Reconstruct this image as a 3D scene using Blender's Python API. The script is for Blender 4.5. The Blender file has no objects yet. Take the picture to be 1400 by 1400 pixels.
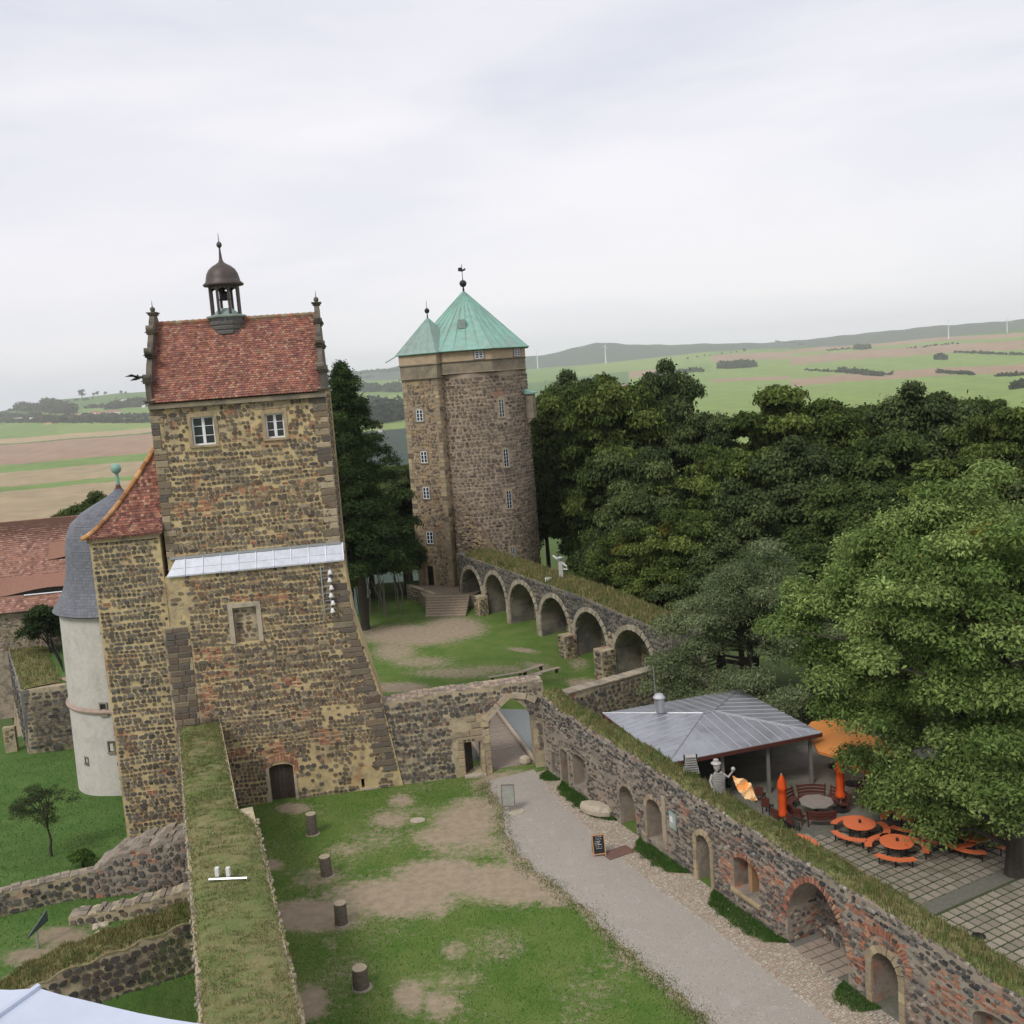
import bpy, math, random
import numpy as np
from mathutils import Vector
random.seed(7); RNG = np.random.default_rng(7)
S = bpy.context.scene
COL = S.collection
rad = math.radians
# ------------------------------------------------------------------ camera, world, sun, exposure
F, PITCH, ROLL, H = 1400.0, rad(7.7), rad(4.2), 24.0
cd = bpy.data.cameras.new('camera'); cam = bpy.data.objects.new('camera', cd); COL.objects.link(cam)
cd.sensor_fit = 'HORIZONTAL'; cd.sensor_width = 36; cd.lens = 36 * F / 1400; cd.clip_start = 0.05; cd.clip_end = 40000
_f = np.array([0, math.cos(PITCH), -math.sin(PITCH)]); _u0 = np.array([0, math.sin(PITCH), math.cos(PITCH)]); _r0 = np.array([1., 0, 0])
_r = math.cos(ROLL) * _r0 - math.sin(ROLL) * _u0; _u = math.sin(ROLL) * _r0 + math.cos(ROLL) * _u0
from mathutils import Matrix
cam.matrix_world = Matrix(((_r[0], _u[0], -_f[0], 0), (_r[1], _u[1], -_f[1], 0), (_r[2], _u[2], -_f[2], H), (0, 0, 0, 1)))
S.camera = cam
S.cycles.volume_bounces = 3
S.view_settings.view_transform = 'Standard'; S.view_settings.look = 'None'
S.view_settings.exposure = 0.42; S.view_settings.gamma = 1
SUN_EL, SUN_AZ = rad(48), rad(215)          # azimuth from +Y clockwise: behind and to the left of the camera
W = bpy.data.worlds.new('World'); S.world = W; W.use_nodes = True
nt = W.node_tree; nt.nodes.clear()
def N(nt, t, **k):
    n = nt.nodes.new(t)
    for a, b in k.items(): setattr(n, a, b)
    return n
sky = N(nt, 'ShaderNodeTexSky', sky_type='NISHITA', sun_disc=False, sun_elevation=SUN_EL, sun_rotation=SUN_AZ)
bg1 = N(nt, 'ShaderNodeBackground'); bg1.inputs[1].default_value = 0.10
nt.links.new(sky.outputs[0], bg1.inputs[0])
tc = N(nt, 'ShaderNodeTexCoord'); mp = N(nt, 'ShaderNodeMapping'); mp.inputs['Scale'].default_value = (1, 1, 4.5)
mp.inputs['Rotation'].default_value = (0.08, 0, 0.3)
nz = N(nt, 'ShaderNodeTexNoise'); nz.inputs['Scale'].default_value = 1.7; nz.inputs['Detail'].default_value = 5; nz.inputs['Roughness'].default_value = .5
nz.inputs['Distortion'].default_value = .3
nt.links.new(tc.outputs['Generated'], mp.inputs[0]); nt.links.new(mp.outputs[0], nz.inputs[0])
cr = N(nt, 'ShaderNodeValToRGB'); e = cr.color_ramp.elements
e[0].position = .34; e[0].color = (.54, .56, .64, 1); e[1].position = .66; e[1].color = (.755, .735, .765, 1)
m_ = e.new(.5); m_.color = (.675, .67, .715, 1)
nt.links.new(nz.outputs[0], cr.inputs[0])
bg2 = N(nt, 'ShaderNodeBackground'); bg2.inputs[1].default_value = 1.0; nt.links.new(cr.outputs[0], bg2.inputs[0])
mx = N(nt, 'ShaderNodeMixShader'); mx.inputs[0].default_value = .93
nt.links.new(bg1.outputs[0], mx.inputs[1]); nt.links.new(bg2.outputs[0], mx.inputs[2])
wo = N(nt, 'ShaderNodeOutputWorld'); nt.links.new(mx.outputs[0], wo.inputs[0])
sl = bpy.data.lights.new('sun', 'SUN'); sl.energy = 1.5; sl.angle = rad(16); sl.color = (1, .96, .9)
so = bpy.data.objects.new('sun', sl); COL.objects.link(so)
_sd = Vector((math.sin(SUN_AZ) * math.cos(SUN_EL), math.cos(SUN_AZ) * math.cos(SUN_EL), math.sin(SUN_EL)))
so.rotation_euler = _sd.to_track_quat('Z', 'Y').to_euler(); so.location = (0, 0, 60)

# ------------------------------------------------------------------ pixel -> world helpers (placing things)
def ray(px, py): return _f + _r * (px - 700) / F - _u * (py - 700) / F
def g(px, py, z=0.0):
    r = ray(px, py); t = (z - H) / r[2]; return (float(r[0] * t), float(r[1] * t))
def zat(px, py, Y):
    r = ray(px, py) * 1.0; t = Y / r[1]; return (float(r[0] * t), Y, float(H + r[2] * t))

# ------------------------------------------------------------------ materials
MATS = {}
def mat(name, col=(.5, .5, .5), rough=.85, metal=0., attr=False, nscale=3., namp=.25, bump=.0, bscale=20., isl=.0,
        trans=0., patch=None, spec=.3, wave=None):
    """principled; attr: base colour from attribute Col; patch=(col2, scale, lo, hi): second colour through noise"""
    if name in MATS: return MATS[name]
    m = bpy.data.materials.new(name); m.use_nodes = True; t = m.node_tree; b = t.nodes['Principled BSDF']
    b.inputs['Roughness'].default_value = rough; b.inputs['Metallic'].default_value = metal
    b.inputs['Specular IOR Level'].default_value = spec
    co = N(t, 'ShaderNodeTexCoord'); L = t.links.new
    if attr: a = N(t, 'ShaderNodeAttribute', attribute_name='Col'); src = a.outputs['Color']
    else: a = N(t, 'ShaderNodeRGB'); a.outputs[0].default_value = (*col, 1); src = a.outputs[0]
    if patch:
        for (c2, sc, lo, hi) in (patch if isinstance(patch, list) else [patch]):
            n = N(t, 'ShaderNodeTexNoise'); n.inputs['Scale'].default_value = sc; n.inputs['Detail'].default_value = 6; n.inputs['Roughness'].default_value = .65
            L(co.outputs['Object'], n.inputs[0]); mr = N(t, 'ShaderNodeMapRange'); mr.inputs[1].default_value = lo; mr.inputs[2].default_value = hi
            L(n.outputs[0], mr.inputs[0]); mi = N(t, 'ShaderNodeMix', data_type='RGBA'); L(mr.outputs[0], mi.inputs[0]); L(src, mi.inputs[6])
            mi.inputs[7].default_value = (*c2, 1); src = mi.outputs[2]
    n = N(t, 'ShaderNodeTexNoise'); n.inputs['Scale'].default_value = nscale; n.inputs['Detail'].default_value = 8; n.inputs['Roughness'].default_value = .7
    L(co.outputs['Object'], n.inputs[0])
    mr = N(t, 'ShaderNodeMapRange'); mr.inputs[1].default_value = .25; mr.inputs[2].default_value = .75; mr.inputs[3].default_value = 1 - namp; mr.inputs[4].default_value = 1 + namp
    L(n.outputs[0], mr.inputs[0]); val = mr.outputs[0]
    if isl:
        ge = N(t, 'ShaderNodeNewGeometry'); m2 = N(t, 'ShaderNodeMapRange'); m2.inputs[3].default_value = 1 - isl; m2.inputs[4].default_value = 1 + isl
        L(ge.outputs['Random Per Island'], m2.inputs[0]); mm = N(t, 'ShaderNodeMath', operation='MULTIPLY'); L(val, mm.inputs[0]); L(m2.outputs[0], mm.inputs[1]); val = mm.outputs[0]
    vm = N(t, 'ShaderNodeVectorMath', operation='SCALE'); L(src, vm.inputs[0]); L(val, vm.inputs['Scale']); L(vm.outputs[0], b.inputs['Base Color'])
    if bump:
        n2 = N(t, 'ShaderNodeTexNoise'); n2.inputs['Scale'].default_value = bscale; n2.inputs['Detail'].default_value = 6; L(co.outputs['Object'], n2.inputs[0])
        bp = N(t, 'ShaderNodeBump'); bp.inputs['Strength'].default_value = bump; bp.inputs['Distance'].default_value = .05; L(n2.outputs[0], bp.inputs['Height']); L(bp.outputs[0], b.inputs['Normal'])
    if trans:
        tr = N(t, 'ShaderNodeBsdfTranslucent'); L(vm.outputs[0], tr.inputs[0]); ms = N(t, 'ShaderNodeMixShader'); ms.inputs[0].default_value = trans
        L(b.outputs[0], ms.inputs[1]); L(tr.outputs[0], ms.inputs[2]); L(ms.outputs[0], t.nodes['Material Output'].inputs[0])
    MATS[name] = m; return m
stone = mat('stone', attr=True, namp=.32, nscale=5, bump=.6, bscale=14, isl=.32)
stone_s = mat('stone_smooth', attr=True, namp=.18, nscale=3, bump=.3, bscale=14, isl=.12, patch=((.13, .12, .09), 1.3, .52, .8))
mort_y = mat('mortar_yellow', (.49, .385, .205), nscale=1.2, namp=.3, bump=.5, bscale=9, patch=[((.37, .19, .10), .55, .56, .66), ((.25, .21, .15), .8, .5, .7)])
mort_o = mat('mortar_brick_tinted', (.36, .23, .13), nscale=1.5, namp=.3, bump=.5, bscale=9)
mort_g = mat('mortar_grey', (.40, .335, .22), nscale=1.1, namp=.35, bump=.5, bscale=9, patch=[((.33, .17, .115), .6, .56, .68), ((.12, .11, .10), .9, .5, .68)])
mort_c = mat('mortar_cafe', (.29, .245, .195), nscale=1.3, namp=.35, bump=.6, bscale=8, patch=[((.32, .15, .10), .5, .57, .66), ((.19, .17, .15), .8, .5, .68)])
sandst = mat('sandstone', (.36, .28, .17), nscale=2, namp=.25, bump=.35, bscale=10, patch=((.16, .14, .11), 1.6, .5, .75))
palest = mat('pale_sandstone', (.43, .37, .28), nscale=2, namp=.2, bump=.35, bscale=10, patch=((.2, .18, .15), 1.6, .5, .8))
plast = mat('tan_plaster', (.42, .32, .21), nscale=.8, namp=.15, patch=((.27, .21, .15), .9, .5, .8))
ashlar = mat('weathered_ashlar', (.26, .215, .15), nscale=.9, namp=.3, patch=((.12, .11, .09), .8, .45, .7), isl=.15)
whitep = mat('white_render', (.52, .485, .44), nscale=2.5, namp=.14, bump=.5, bscale=5, patch=((.40, .37, .33), .7, .5, .75))
tile_m = mat('clay_tile', attr=True, nscale=1.2, namp=.22, isl=.28, patch=((.13, .065, .05), .5, .5, .75))
tile_under = mat('roof_batten_dark', (.10, .05, .035))
slate = mat('grey_slate', (.145, .15, .17), rough=.55, nscale=2, namp=.15, isl=.16)
copper = mat('green_copper', (.23, .41, .34), rough=.6, nscale=1.4, namp=.2, patch=((.25, .34, .29), .6, .45, .7))
copper_g = mat('grey_green_copper', (.25, .34, .305), rough=.6, nscale=1.4, namp=.2, patch=((.24, .27, .24), .8, .45, .7))
brownc = mat('brown_copper', (.085, .068, .058), rough=.5, metal=.2, nscale=2, namp=.3)
lead = mat('lead_sheet', (.50, .52, .57), rough=.4, metal=.25, nscale=2.5, namp=.18, isl=.1)
zinc = mat('zinc_sheet', (.36, .37, .40), rough=.38, metal=.5, nscale=1.2, namp=.25, isl=.12, patch=((.17, .17, .18), .6, .5, .75))
whitew = mat('white_paint', (.75, .76, .78), rough=.5, namp=.05)
glass = mat('dark_glass', (.02, .025, .035), rough=.08, spec=.9, namp=.1)
dark = mat('painted_dark_interior', (.012, .011, .010), namp=.1)  # near-black colour put in for the shade inside openings
woodd = mat('dark_wood', (.055, .042, .033), nscale=6, namp=.4, isl=.2)
woodr = mat('red_brown_wood', (.09, .028, .02), nscale=6, namp=.3, isl=.2)
woodp = mat('pale_weathered_wood', (.36, .30, .23), nscale=6, namp=.25, isl=.18)
woodm = mat('grey_brown_log', (.13, .11, .085), nscale=8, namp=.4, isl=.1, bump=.5, bscale=12)
cutw = mat('cut_log_face', (.36, .30, .21), nscale=10, namp=.2)
steel = mat('galvanised_steel', (.5, .51, .53), rough=.35, metal=.7, namp=.1)
iron = mat('dark_iron', (.03, .03, .032), rough=.5, metal=.4)
orange = mat('orange_paint', (.68, .17, .065), rough=.5, namp=.08)
ocloth = mat('orange_cloth', (.85, .12, .02), rough=.8, namp=.12, trans=.25)
ocloth2 = mat('pale_orange_cloth', (.85, .34, .09), rough=.8, namp=.1, trans=.3)
bark = mat('bark', (.05, .042, .034), nscale=5, namp=.4, bump=.7, bscale=8)
leafm = mat('leaves', attr=True, namp=.22, nscale=.35, isl=.35, rough=.7, trans=.28, spec=.06)
grassb = mat('grass_blades', attr=True, namp=.2, nscale=1, isl=.3, trans=.3, rough=.85, spec=.05)
gravel = mat('gravel', (.35, .318, .275), nscale=28, namp=.34, bump=.4, bscale=60, patch=[((.33, .295, .255), .25, .42, .62), ((.41, .385, .35), 1.5, .55, .8)])
bluegr = mat('moat_gravel', (.20, .215, .21), nscale=12, namp=.35)
soil = mat('bare_soil', (.27, .215, .15), nscale=6, namp=.3, bump=.4)
asph = mat('terrace_surface', (.17, .16, .14), nscale=5, namp=.25, patch=((.10, .11, .07), .3, .45, .65))
ledgem = mat('foreground_metal', (.55, .60, .70), rough=.35, metal=.15, nscale=4, namp=.12)
whitem = mat('white_plastic', (.7, .7, .68), rough=.4, namp=.05)
brickm = mat('brick', attr=True, namp=.2, nscale=8, isl=.25, bump=.3)
housew = mat('house_wall', (.6, .58, .54)); houser = mat('house_roof', (.3, .12, .08))

def ground_mat(name, grass, grass2, bare, bare2, ns=9):
    m = bpy.data.materials.new(name); m.use_nodes = True; t = m.node_tree; b = t.nodes['Principled BSDF']; L = t.links.new
    b.inputs['Roughness'].default_value = .95; b.inputs['Specular IOR Level'].default_value = .1
    co = N(t, 'ShaderNodeTexCoord')
    def noise(s, d=8, r=.65):
        n = N(t, 'ShaderNodeTexNoise'); n.inputs['Scale'].default_value = s; n.inputs['Detail'].default_value = d; n.inputs['Roughness'].default_value = r; L(co.outputs['Object'], n.inputs[0]); return n.outputs[0]
    def rng(v, lo, hi, a=0, c=1):
        n = N(t, 'ShaderNodeMapRange'); n.inputs[1].default_value = lo; n.inputs[2].default_value = hi; n.inputs[3].default_value = a; n.inputs[4].default_value = c; L(v, n.inputs[0]); return n.outputs[0]
    def mix(f, a, c):
        n = N(t, 'ShaderNodeMix', data_type='RGBA'); L(f, n.inputs[0])
        for v, i in ((a, 6), (c, 7)):
            if isinstance(v, tuple): n.inputs[i].default_value = (*v, 1)
            else: L(v, n.inputs[i])
        return n.outputs[2]
    gr = mix(rng(noise(.45), .38, .62), grass, grass2); br = mix(rng(noise(2.2), .4, .6), bare, bare2)
    at = N(t, 'ShaderNodeAttribute', attribute_name='Bare')
    ad = N(t, 'ShaderNodeMath', operation='ADD'); L(at.outputs['Fac'], ad.inputs[0]); L(rng(noise(2.6, 12, .8), .25, .75, -.75, .75), ad.inputs[1])
    base = mix(rng(ad.outputs[0], .26, .80), gr, br)
    f = rng(noise(ns * 3), .25, .75, .72, 1.28); vm = N(t, 'ShaderNodeVectorMath', operation='SCALE'); L(base, vm.inputs[0]); L(f, vm.inputs['Scale']); L(vm.outputs[0], b.inputs['Base Color'])
    bp = N(t, 'ShaderNodeBump'); bp.inputs['Strength'].default_value = .7; bp.inputs['Distance'].default_value = .06; L(noise(ns * 2), bp.inputs['Height']); L(bp.outputs[0], b.inputs['Normal'])
    MATS[name] = m; return m
gm_court = ground_mat('courtyard_ground', (.085, .155, .030), (.135, .185, .050), (.36, .29, .205), (.29, .235, .165))
gm_yard = ground_mat('yard_lawn', (.07, .14, .032), (.10, .165, .045), (.29, .235, .165), (.24, .19, .13))
gm_top = ground_mat('wall_top_turf', (.13, .165, .055), (.21, .20, .09), (.30, .235, .14), (.22, .16, .085))

# ------------------------------------------------------------------ mesh helpers
def link(o): COL.objects.link(o); return o
def root_of(o):
    while o.parent: o = o.parent
    return o
def thing(name, label, cat, loc=(0, 0, 0), group=None):
    o = link(bpy.data.objects.new(name, None)); o.location = loc; o.empty_display_size = .3
    o['label'] = label; o['category'] = cat
    if group: o['group'] = group
    return o
def tag(o, label=None, cat=None, group=None, kind=None):
    if label: o['label'] = label
    if cat: o['category'] = cat
    if group: o['group'] = group
    if kind: o['kind'] = kind
    return o
class MB:
    def __init__(s, col=(1, 1, 1)): s.v = []; s.f = []; s.c = []; s.m = []; s.col = col; s.mi = 0; s.useC = False
    def pt(s, p): s.v.append(tuple(p)); s.c.append(s.col); return len(s.v) - 1
    def face(s, ids): s.f.append(tuple(ids)); s.m.append(s.mi)
    def poly(s, pts): s.face([s.pt(p) for p in pts])
    def hexa(s, P):   # P: 8 points: bottom 4 ccw, top 4
        i = len(s.v)
        for p in P: s.pt(p)
        for q in ((3, 2, 1, 0), (4, 5, 6, 7), (0, 1, 5, 4), (1, 2, 6, 5), (2, 3, 7, 6), (3, 0, 4, 7)): s.face([i + k for k in q])
    def box(s, x0, x1, y0, y1, z0, z1, T=None):
        P = [(x0, y0, z0), (x1, y0, z0), (x1, y1, z0), (x0, y1, z0), (x0, y0, z1), (x1, y0, z1), (x1, y1, z1), (x0, y1, z1)]
        if T: P = [T(*p) for p in P]
        s.hexa(P)
    def prism(s, poly, ext):   # poly: list of 3D pts, ext: vector
        n = len(poly); i = len(s.v)
        for p in poly: s.pt(p)
        for p in poly: s.pt((p[0] + ext[0], p[1] + ext[1], p[2] + ext[2]))
        s.face(list(range(i + n - 1, i - 1, -1))); s.face(list(range(i + n, i + 2 * n)))
        for k in range(n): s.face([i + k, i + (k + 1) % n, i + n + (k + 1) % n, i + n + k])
    def lathe(s, cx, cy, prof, n=16, a0=0., sx=1., sy=1.):
        i = len(s.v)
        for (r, z) in prof:
            for k in range(n):
                a = a0 + 2 * math.pi * k / n; s.pt((cx + sx * r * math.cos(a), cy + sy * r * math.sin(a), z))
        for j in range(len(prof) - 1):
            for k in range(n):
                a = i + j * n + k; b = i + j * n + (k + 1) % n; s.face([a, b, b + n, a + n])
        s.face([i + k for k in range(n - 1, -1, -1)]); s.face([i + (len(prof) - 1) * n + k for k in range(n)])
    def tube(s, pts, rs, n=6):
        pts = [Vector(p) for p in pts]; i = len(s.v); 
        if not isinstance(rs, (list, tuple)): rs = [rs] * len(pts)
        for j, p in enumerate(pts):
            d = (pts[min(j + 1, len(pts) - 1)] - pts[max(j - 1, 0)]).normalized()
            a = d.cross(Vector((0, 0, 1)) if abs(d.z) < .9 else Vector((1, 0, 0))).normalized(); b = d.cross(a)
            for k in range(n):
                t = 2 * math.pi * k / n; s.pt(p + (a * math.cos(t) + b * math.sin(t)) * rs[j])
        for j in range(len(pts) - 1):
            for k in range(n):
                a = i + j * n + k; b = i + j * n + (k + 1) % n; s.face([a, b, b + n, a + n])
        s.face([i + k for k in range(n)][::-1]); s.face([i + (len(pts) - 1) * n + k for k in range(n)])
    def build(s, name, mats, parent=None, smooth=False, off=None):
        me = bpy.data.meshes.new(name)
        if off is None: off = root_of(parent).location if parent else (0, 0, 0)
        ox, oy, oz = off
        me.from_pydata([(a - ox, b - oy, c - oz) for a, b, c in s.v], [], s.f)
        for m in (mats if isinstance(mats, (list, tuple)) else [mats]): me.materials.append(m)
        if any(s.m): me.polygons.foreach_set('material_index', s.m)
        at = me.color_attributes.new('Col', 'FLOAT_COLOR', 'POINT')
        arr = np.ones((len(s.v), 4), dtype=np.float32); 
        if s.v: arr[:, :3] = np.array(s.c, dtype=np.float32)
        at.data.foreach_set('color', arr.ravel())
        if smooth: me.polygons.foreach_set('use_smooth', [True] * len(me.polygons))
        me.validate(); o = link(bpy.data.objects.new(name, me))
        if parent: o.parent = parent
        return o
def copy_tree(o, parent=None):
    c = o.copy(); COL.objects.link(c); c.parent = parent
    for ch in list(o.children): copy_tree(ch, c)
    return c
class Frame:
    """vertical plane: u along d, w outward (towards the viewer), z up"""
    def __init__(s, O, ang): s.O = O; s.d = (math.cos(ang), math.sin(ang)); s.o = (s.d[1], -s.d[0])
    def P(s, u, w, z): return (s.O[0] + u * s.d[0] + w * s.o[0], s.O[1] + u * s.d[1] + w * s.o[1], z)
    def __call__(s, u, w, z): return s.P(u, w, z)
    def at(s, px, py, w=0):
        r = ray(px, py); n = s.o; ox = s.O[0] + w * n[0]; oy = s.O[1] + w * n[1]
        t = (ox * n[0] + oy * n[1]) / (r[0] * n[0] + r[1] * n[1]); x, y, z = r[0] * t, r[1] * t, H + r[2] * t
        return ((x - ox) * s.d[0] + (y - oy) * s.d[1], z)

class Op:
    def __init__(s, u0, u1, z0, z1, arch=0., power=2.): s.u0, s.u1, s.z0, s.z1, s.arch, s.pw = u0, u1, z0, z1, arch, power
    def top(s, u):
        if not s.arch: return s.z1
        t = min(1, abs((u - (s.u0 + s.u1) / 2) / ((s.u1 - s.u0) / 2)))
        return s.z1 - s.arch + s.arch * (max(0, 1 - t ** s.pw)) ** (1 / s.pw)
def fn(v): return v if callable(v) else (lambda u: v)
def wall_body(mb, T, u0, u1, zb, zt, th, ops=(), step=.8, w0=0.):
    """solid wall with openings, cut in vertical slices. T(u,w,z)->world; front at w0, back at w0-th"""
    zb = fn(zb); zt = fn(zt)
    us = {u0, u1}
    n = max(1, int((u1 - u0) / step)); us |= {u0 + (u1 - u0) * k / n for k in range(n + 1)}
    for o in ops:
        k = 12 if o.arch else 1
        if o.arch: us |= {(o.u0 + o.u1) / 2 - (o.u1 - o.u0) / 2 * math.cos(math.pi * i / k) for i in range(k + 1)}
        us |= {o.u0, o.u1}
    us = sorted(u for u in us if u0 - 1e-6 <= u <= u1 + 1e-6)
    us = [us[0]] + [b for a, b in zip(us, us[1:]) if b - a > 1e-5]
    def spans(ua, ub):
        m = (ua + ub) / 2; L = []; act = sorted([o for o in ops if o.u0 < m < o.u1], key=lambda o: o.z0)
        lo = (zb(ua), zb(ub))
        for o in act:
            if o.z0 > min(lo) + 1e-4: L.append((lo, (o.z0, o.z0)))
            lo = (o.top(max(ua, o.u0)), o.top(min(ub, o.u1)))
        L.append((lo, (zt(ua), zt(ub)))); return L
    prev = None
    for a, b in zip(us, us[1:]):
        for (l, h) in spans(a, b):
            f = [T(a, w0, l[0]), T(b, w0, l[1]), T(b, w0, h[1]), T(a, w0, h[0])]
            k = [T(a, w0 - th, l[0]), T(b, w0 - th, l[1]), T(b, w0 - th, h[1]), T(a, w0 - th, h[0])]
            mb.poly(f); mb.poly(k[::-1]); mb.poly([f[3], f[2], k[2], k[3]]); mb.poly([f[1], f[0], k[0], k[1]])
    for o in ops:   # jambs
        for u in (o.u0, o.u1):
            if u0 - 1e-6 <= u <= u1 + 1e-6:
                zt_ = o.z1 - o.arch if o.arch else o.z1
                mb.poly([T(u, w0, o.z0), T(u, w0 - th, o.z0), T(u, w0 - th, zt_), T(u, w0, zt_)])
    for u in (u0, u1): mb.poly([T(u, w0, zb(u)), T(u, w0 - th, zb(u)), T(u, w0 - th, zt(u)), T(u, w0, zt(u))])

def clear(u, z, ops, m):
    for o in ops:
        if o.u0 - m < u < o.u1 + m and o.z0 - m < z < o.top(min(max(u, o.u0 + .001), o.u1 - .001)) + m: return False
    return True
def one_stone(mb, T, u, z, hw, hh, w, dep, col, R, n=None, tilt=.015):
    n = n or R.choice((6, 7, 8)); a0 = R.uniform(0, 1.5); pts = []
    for k in range(n):
        a = a0 + 2 * math.pi * (k + R.uniform(-.2, .2)) / n; c, s_ = math.cos(a), math.sin(a)
        q = (abs(c) ** 3.2 + abs(s_) ** 3.2) ** (-1 / 3.2) * R.uniform(.88, 1.04); pts.append((c * q * hw, s_ * q * hh))
    mb.col = col; i = len(mb.v); tu, tz = R.uniform(-tilt, tilt), R.uniform(-tilt, tilt)
    for (a, b) in pts: mb.pt(T(u + a, w - .01, z + b))
    for (a, b) in pts: mb.pt(T(u + a * .88, w + dep + a / hw * tu + b / hh * tz, z + b * .87))
    mb.face([i + n + k for k in range(n)])
    for k in range(n): mb.face([i + k, i + (k + 1) % n, i + n + (k + 1) % n, i + n + k])
def skin(mb, T, u0, u1, z0, z1, ops=(), cw=.34, ch=.27, w=0., dep=.05, gap=.16, pal=None, skip=None, R=None, margin=.14, jit=.25, long=.12, brick=None, wrap=False):
    """coursed rubble on a face; z0,z1 may be functions; skip(u,z)->prob of plain mortar; brick(u,z)->True for red brick"""
    R = R or random; z0 = fn(z0); z1 = fn(z1); zmin = min(z0(u0), z0(u1), z0((u0 + u1) / 2)); zmax = max(z1(u0 + (u1 - u0) * k / 8) for k in range(9))
    z = zmin + ch * .5
    while z < zmax:
        hh = ch * R.uniform(.75, 1.25); u = u0 + R.uniform(0, cw * .4)
        ph = R.uniform(0, 6)
        while u < u1 - cw * .3:
            ww = cw * R.uniform(.65, 1.3) * (1.9 if R.random() < long else 1); uc = u + ww / 2; zc = z + R.uniform(-jit, jit) * ch * .5 + .05 * math.sin(uc * 1.3 + ph)
            u += ww
            if uc + ww / 2 > u1 + .02: break
            if zc - hh / 2 < z0(uc) - .05 or zc + hh / 2 > z1(uc) + .03: continue
            if not clear(uc, zc, ops, max(margin, ww * .42)): continue
            if brick and brick(uc, zc):
                nb = max(1, int(ww / .24)); rows = max(1, int(hh / .085))
                for r_ in range(rows):
                    for b_ in range(nb):
                        if R.random() < .2: continue
                        bu = uc - ww / 2 + (b_ + .5) * ww / nb; bz = zc - hh / 2 + (r_ + .5) * hh / rows; mb.col = R.choice(BRICK)
                        P = lambda a, b, c: T(bu + a, w + b, bz + c)
                        mb.box(-ww / nb * .42, ww / nb * .42, -.01, .02, -hh / rows * .38, hh / rows * .38, P)
                continue
            if skip and R.random() < skip(uc, zc): continue
            s_ = R.uniform(.88, 1.04)
            one_stone(mb, T, uc, zc, ww / 2 * (1 - gap) * s_, hh / 2 * (1 - gap) * s_, w, dep * R.uniform(.5, 1.3), R.choice(pal(uc, zc) if callable(pal) else pal), R)
        z += ch
BRICK = [(.36, .13, .065), (.40, .17, .08), (.30, .105, .06), (.42, .21, .11)]
P_TOWER = [(.115, .088, .062), (.095, .078, .062), (.135, .108, .075), (.085, .07, .06), (.155, .115, .075), (.11, .095, .078), (.13, .082, .055), (.17, .14, .10)]
P_GREY = [(.105, .095, .08), (.085, .078, .07), (.13, .115, .095), (.07, .065, .06), (.15, .13, .105), (.12, .085, .065)]
P_ROUND = [(.135, .104, .072), (.165, .128, .086), (.115, .09, .066), (.19, .148, .098), (.095, .076, .058), (.15, .115, .08)]
P_STAIR = [(.17, .125, .085), (.21, .165, .115), (.13, .10, .075), (.25, .195, .13), (.10, .08, .065), (.23, .16, .09)]
P_CAFE = [(.095, .082, .072), (.14, .115, .092), (.075, .068, .064), (.19, .155, .12), (.13, .09, .07), (.22, .19, .15), (.10, .092, .082)]
P_QUOIN = [(.085, .062, .048), (.065, .05, .042), (.105, .08, .06), (.075, .05, .038)]
P_SAND = [(.36, .285, .175), (.42, .34, .21), (.30, .24, .16), (.38, .31, .21)]

def _sc(P, k, grey=0.):
    return [tuple((c * (1 - grey) + sum(p) / 3 * grey) * k for c in p) for p in P]
P_TOWER = _sc(P_TOWER, 1.3, .05); P_GREY = _sc(P_GREY, 1.2); P_ROUND = _sc(P_ROUND, 1.38, .15); P_STAIR = _sc(P_STAIR, 1.35); P_CAFE = _sc(P_CAFE, 1.2, .12); P_QUOIN = _sc(P_QUOIN, 1.55); BRICK = _sc(BRICK, 1.0, .22)
def grid_sheet(name, x0, x1, y0, y1, st, zf, m, barefn=None, kind='structure', T=None, parent=None):
    nx = max(2, int((x1 - x0) / st) + 1); ny = max(2, int((y1 - y0) / st) + 1)
    xs = np.linspace(x0, x1, nx); ys = np.linspace(y0, y1, ny); X, Y = np.meshgrid(xs, ys)
    Z = zf(X, Y) if callable(zf) else np.full_like(X, zf)
    if T: A, B = T(X, Y)
    else: A, B = X, Y
    V = np.stack([A, B, Z], -1).reshape(-1, 3)
    i = np.arange(nx * ny).reshape(ny, nx); Q = np.stack([i[:-1, :-1], i[:-1, 1:], i[1:, 1:], i[1:, :-1]], -1).reshape(-1, 4)
    o = np_mesh(name, V, Q, m, parent=parent)
    if barefn is not None:
        at = o.data.attributes.new('Bare', 'FLOAT', 'POINT'); at.data.foreach_set('value', barefn(A, B).astype(np.float32).ravel())
    if kind: o['kind'] = kind
    return o
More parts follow.
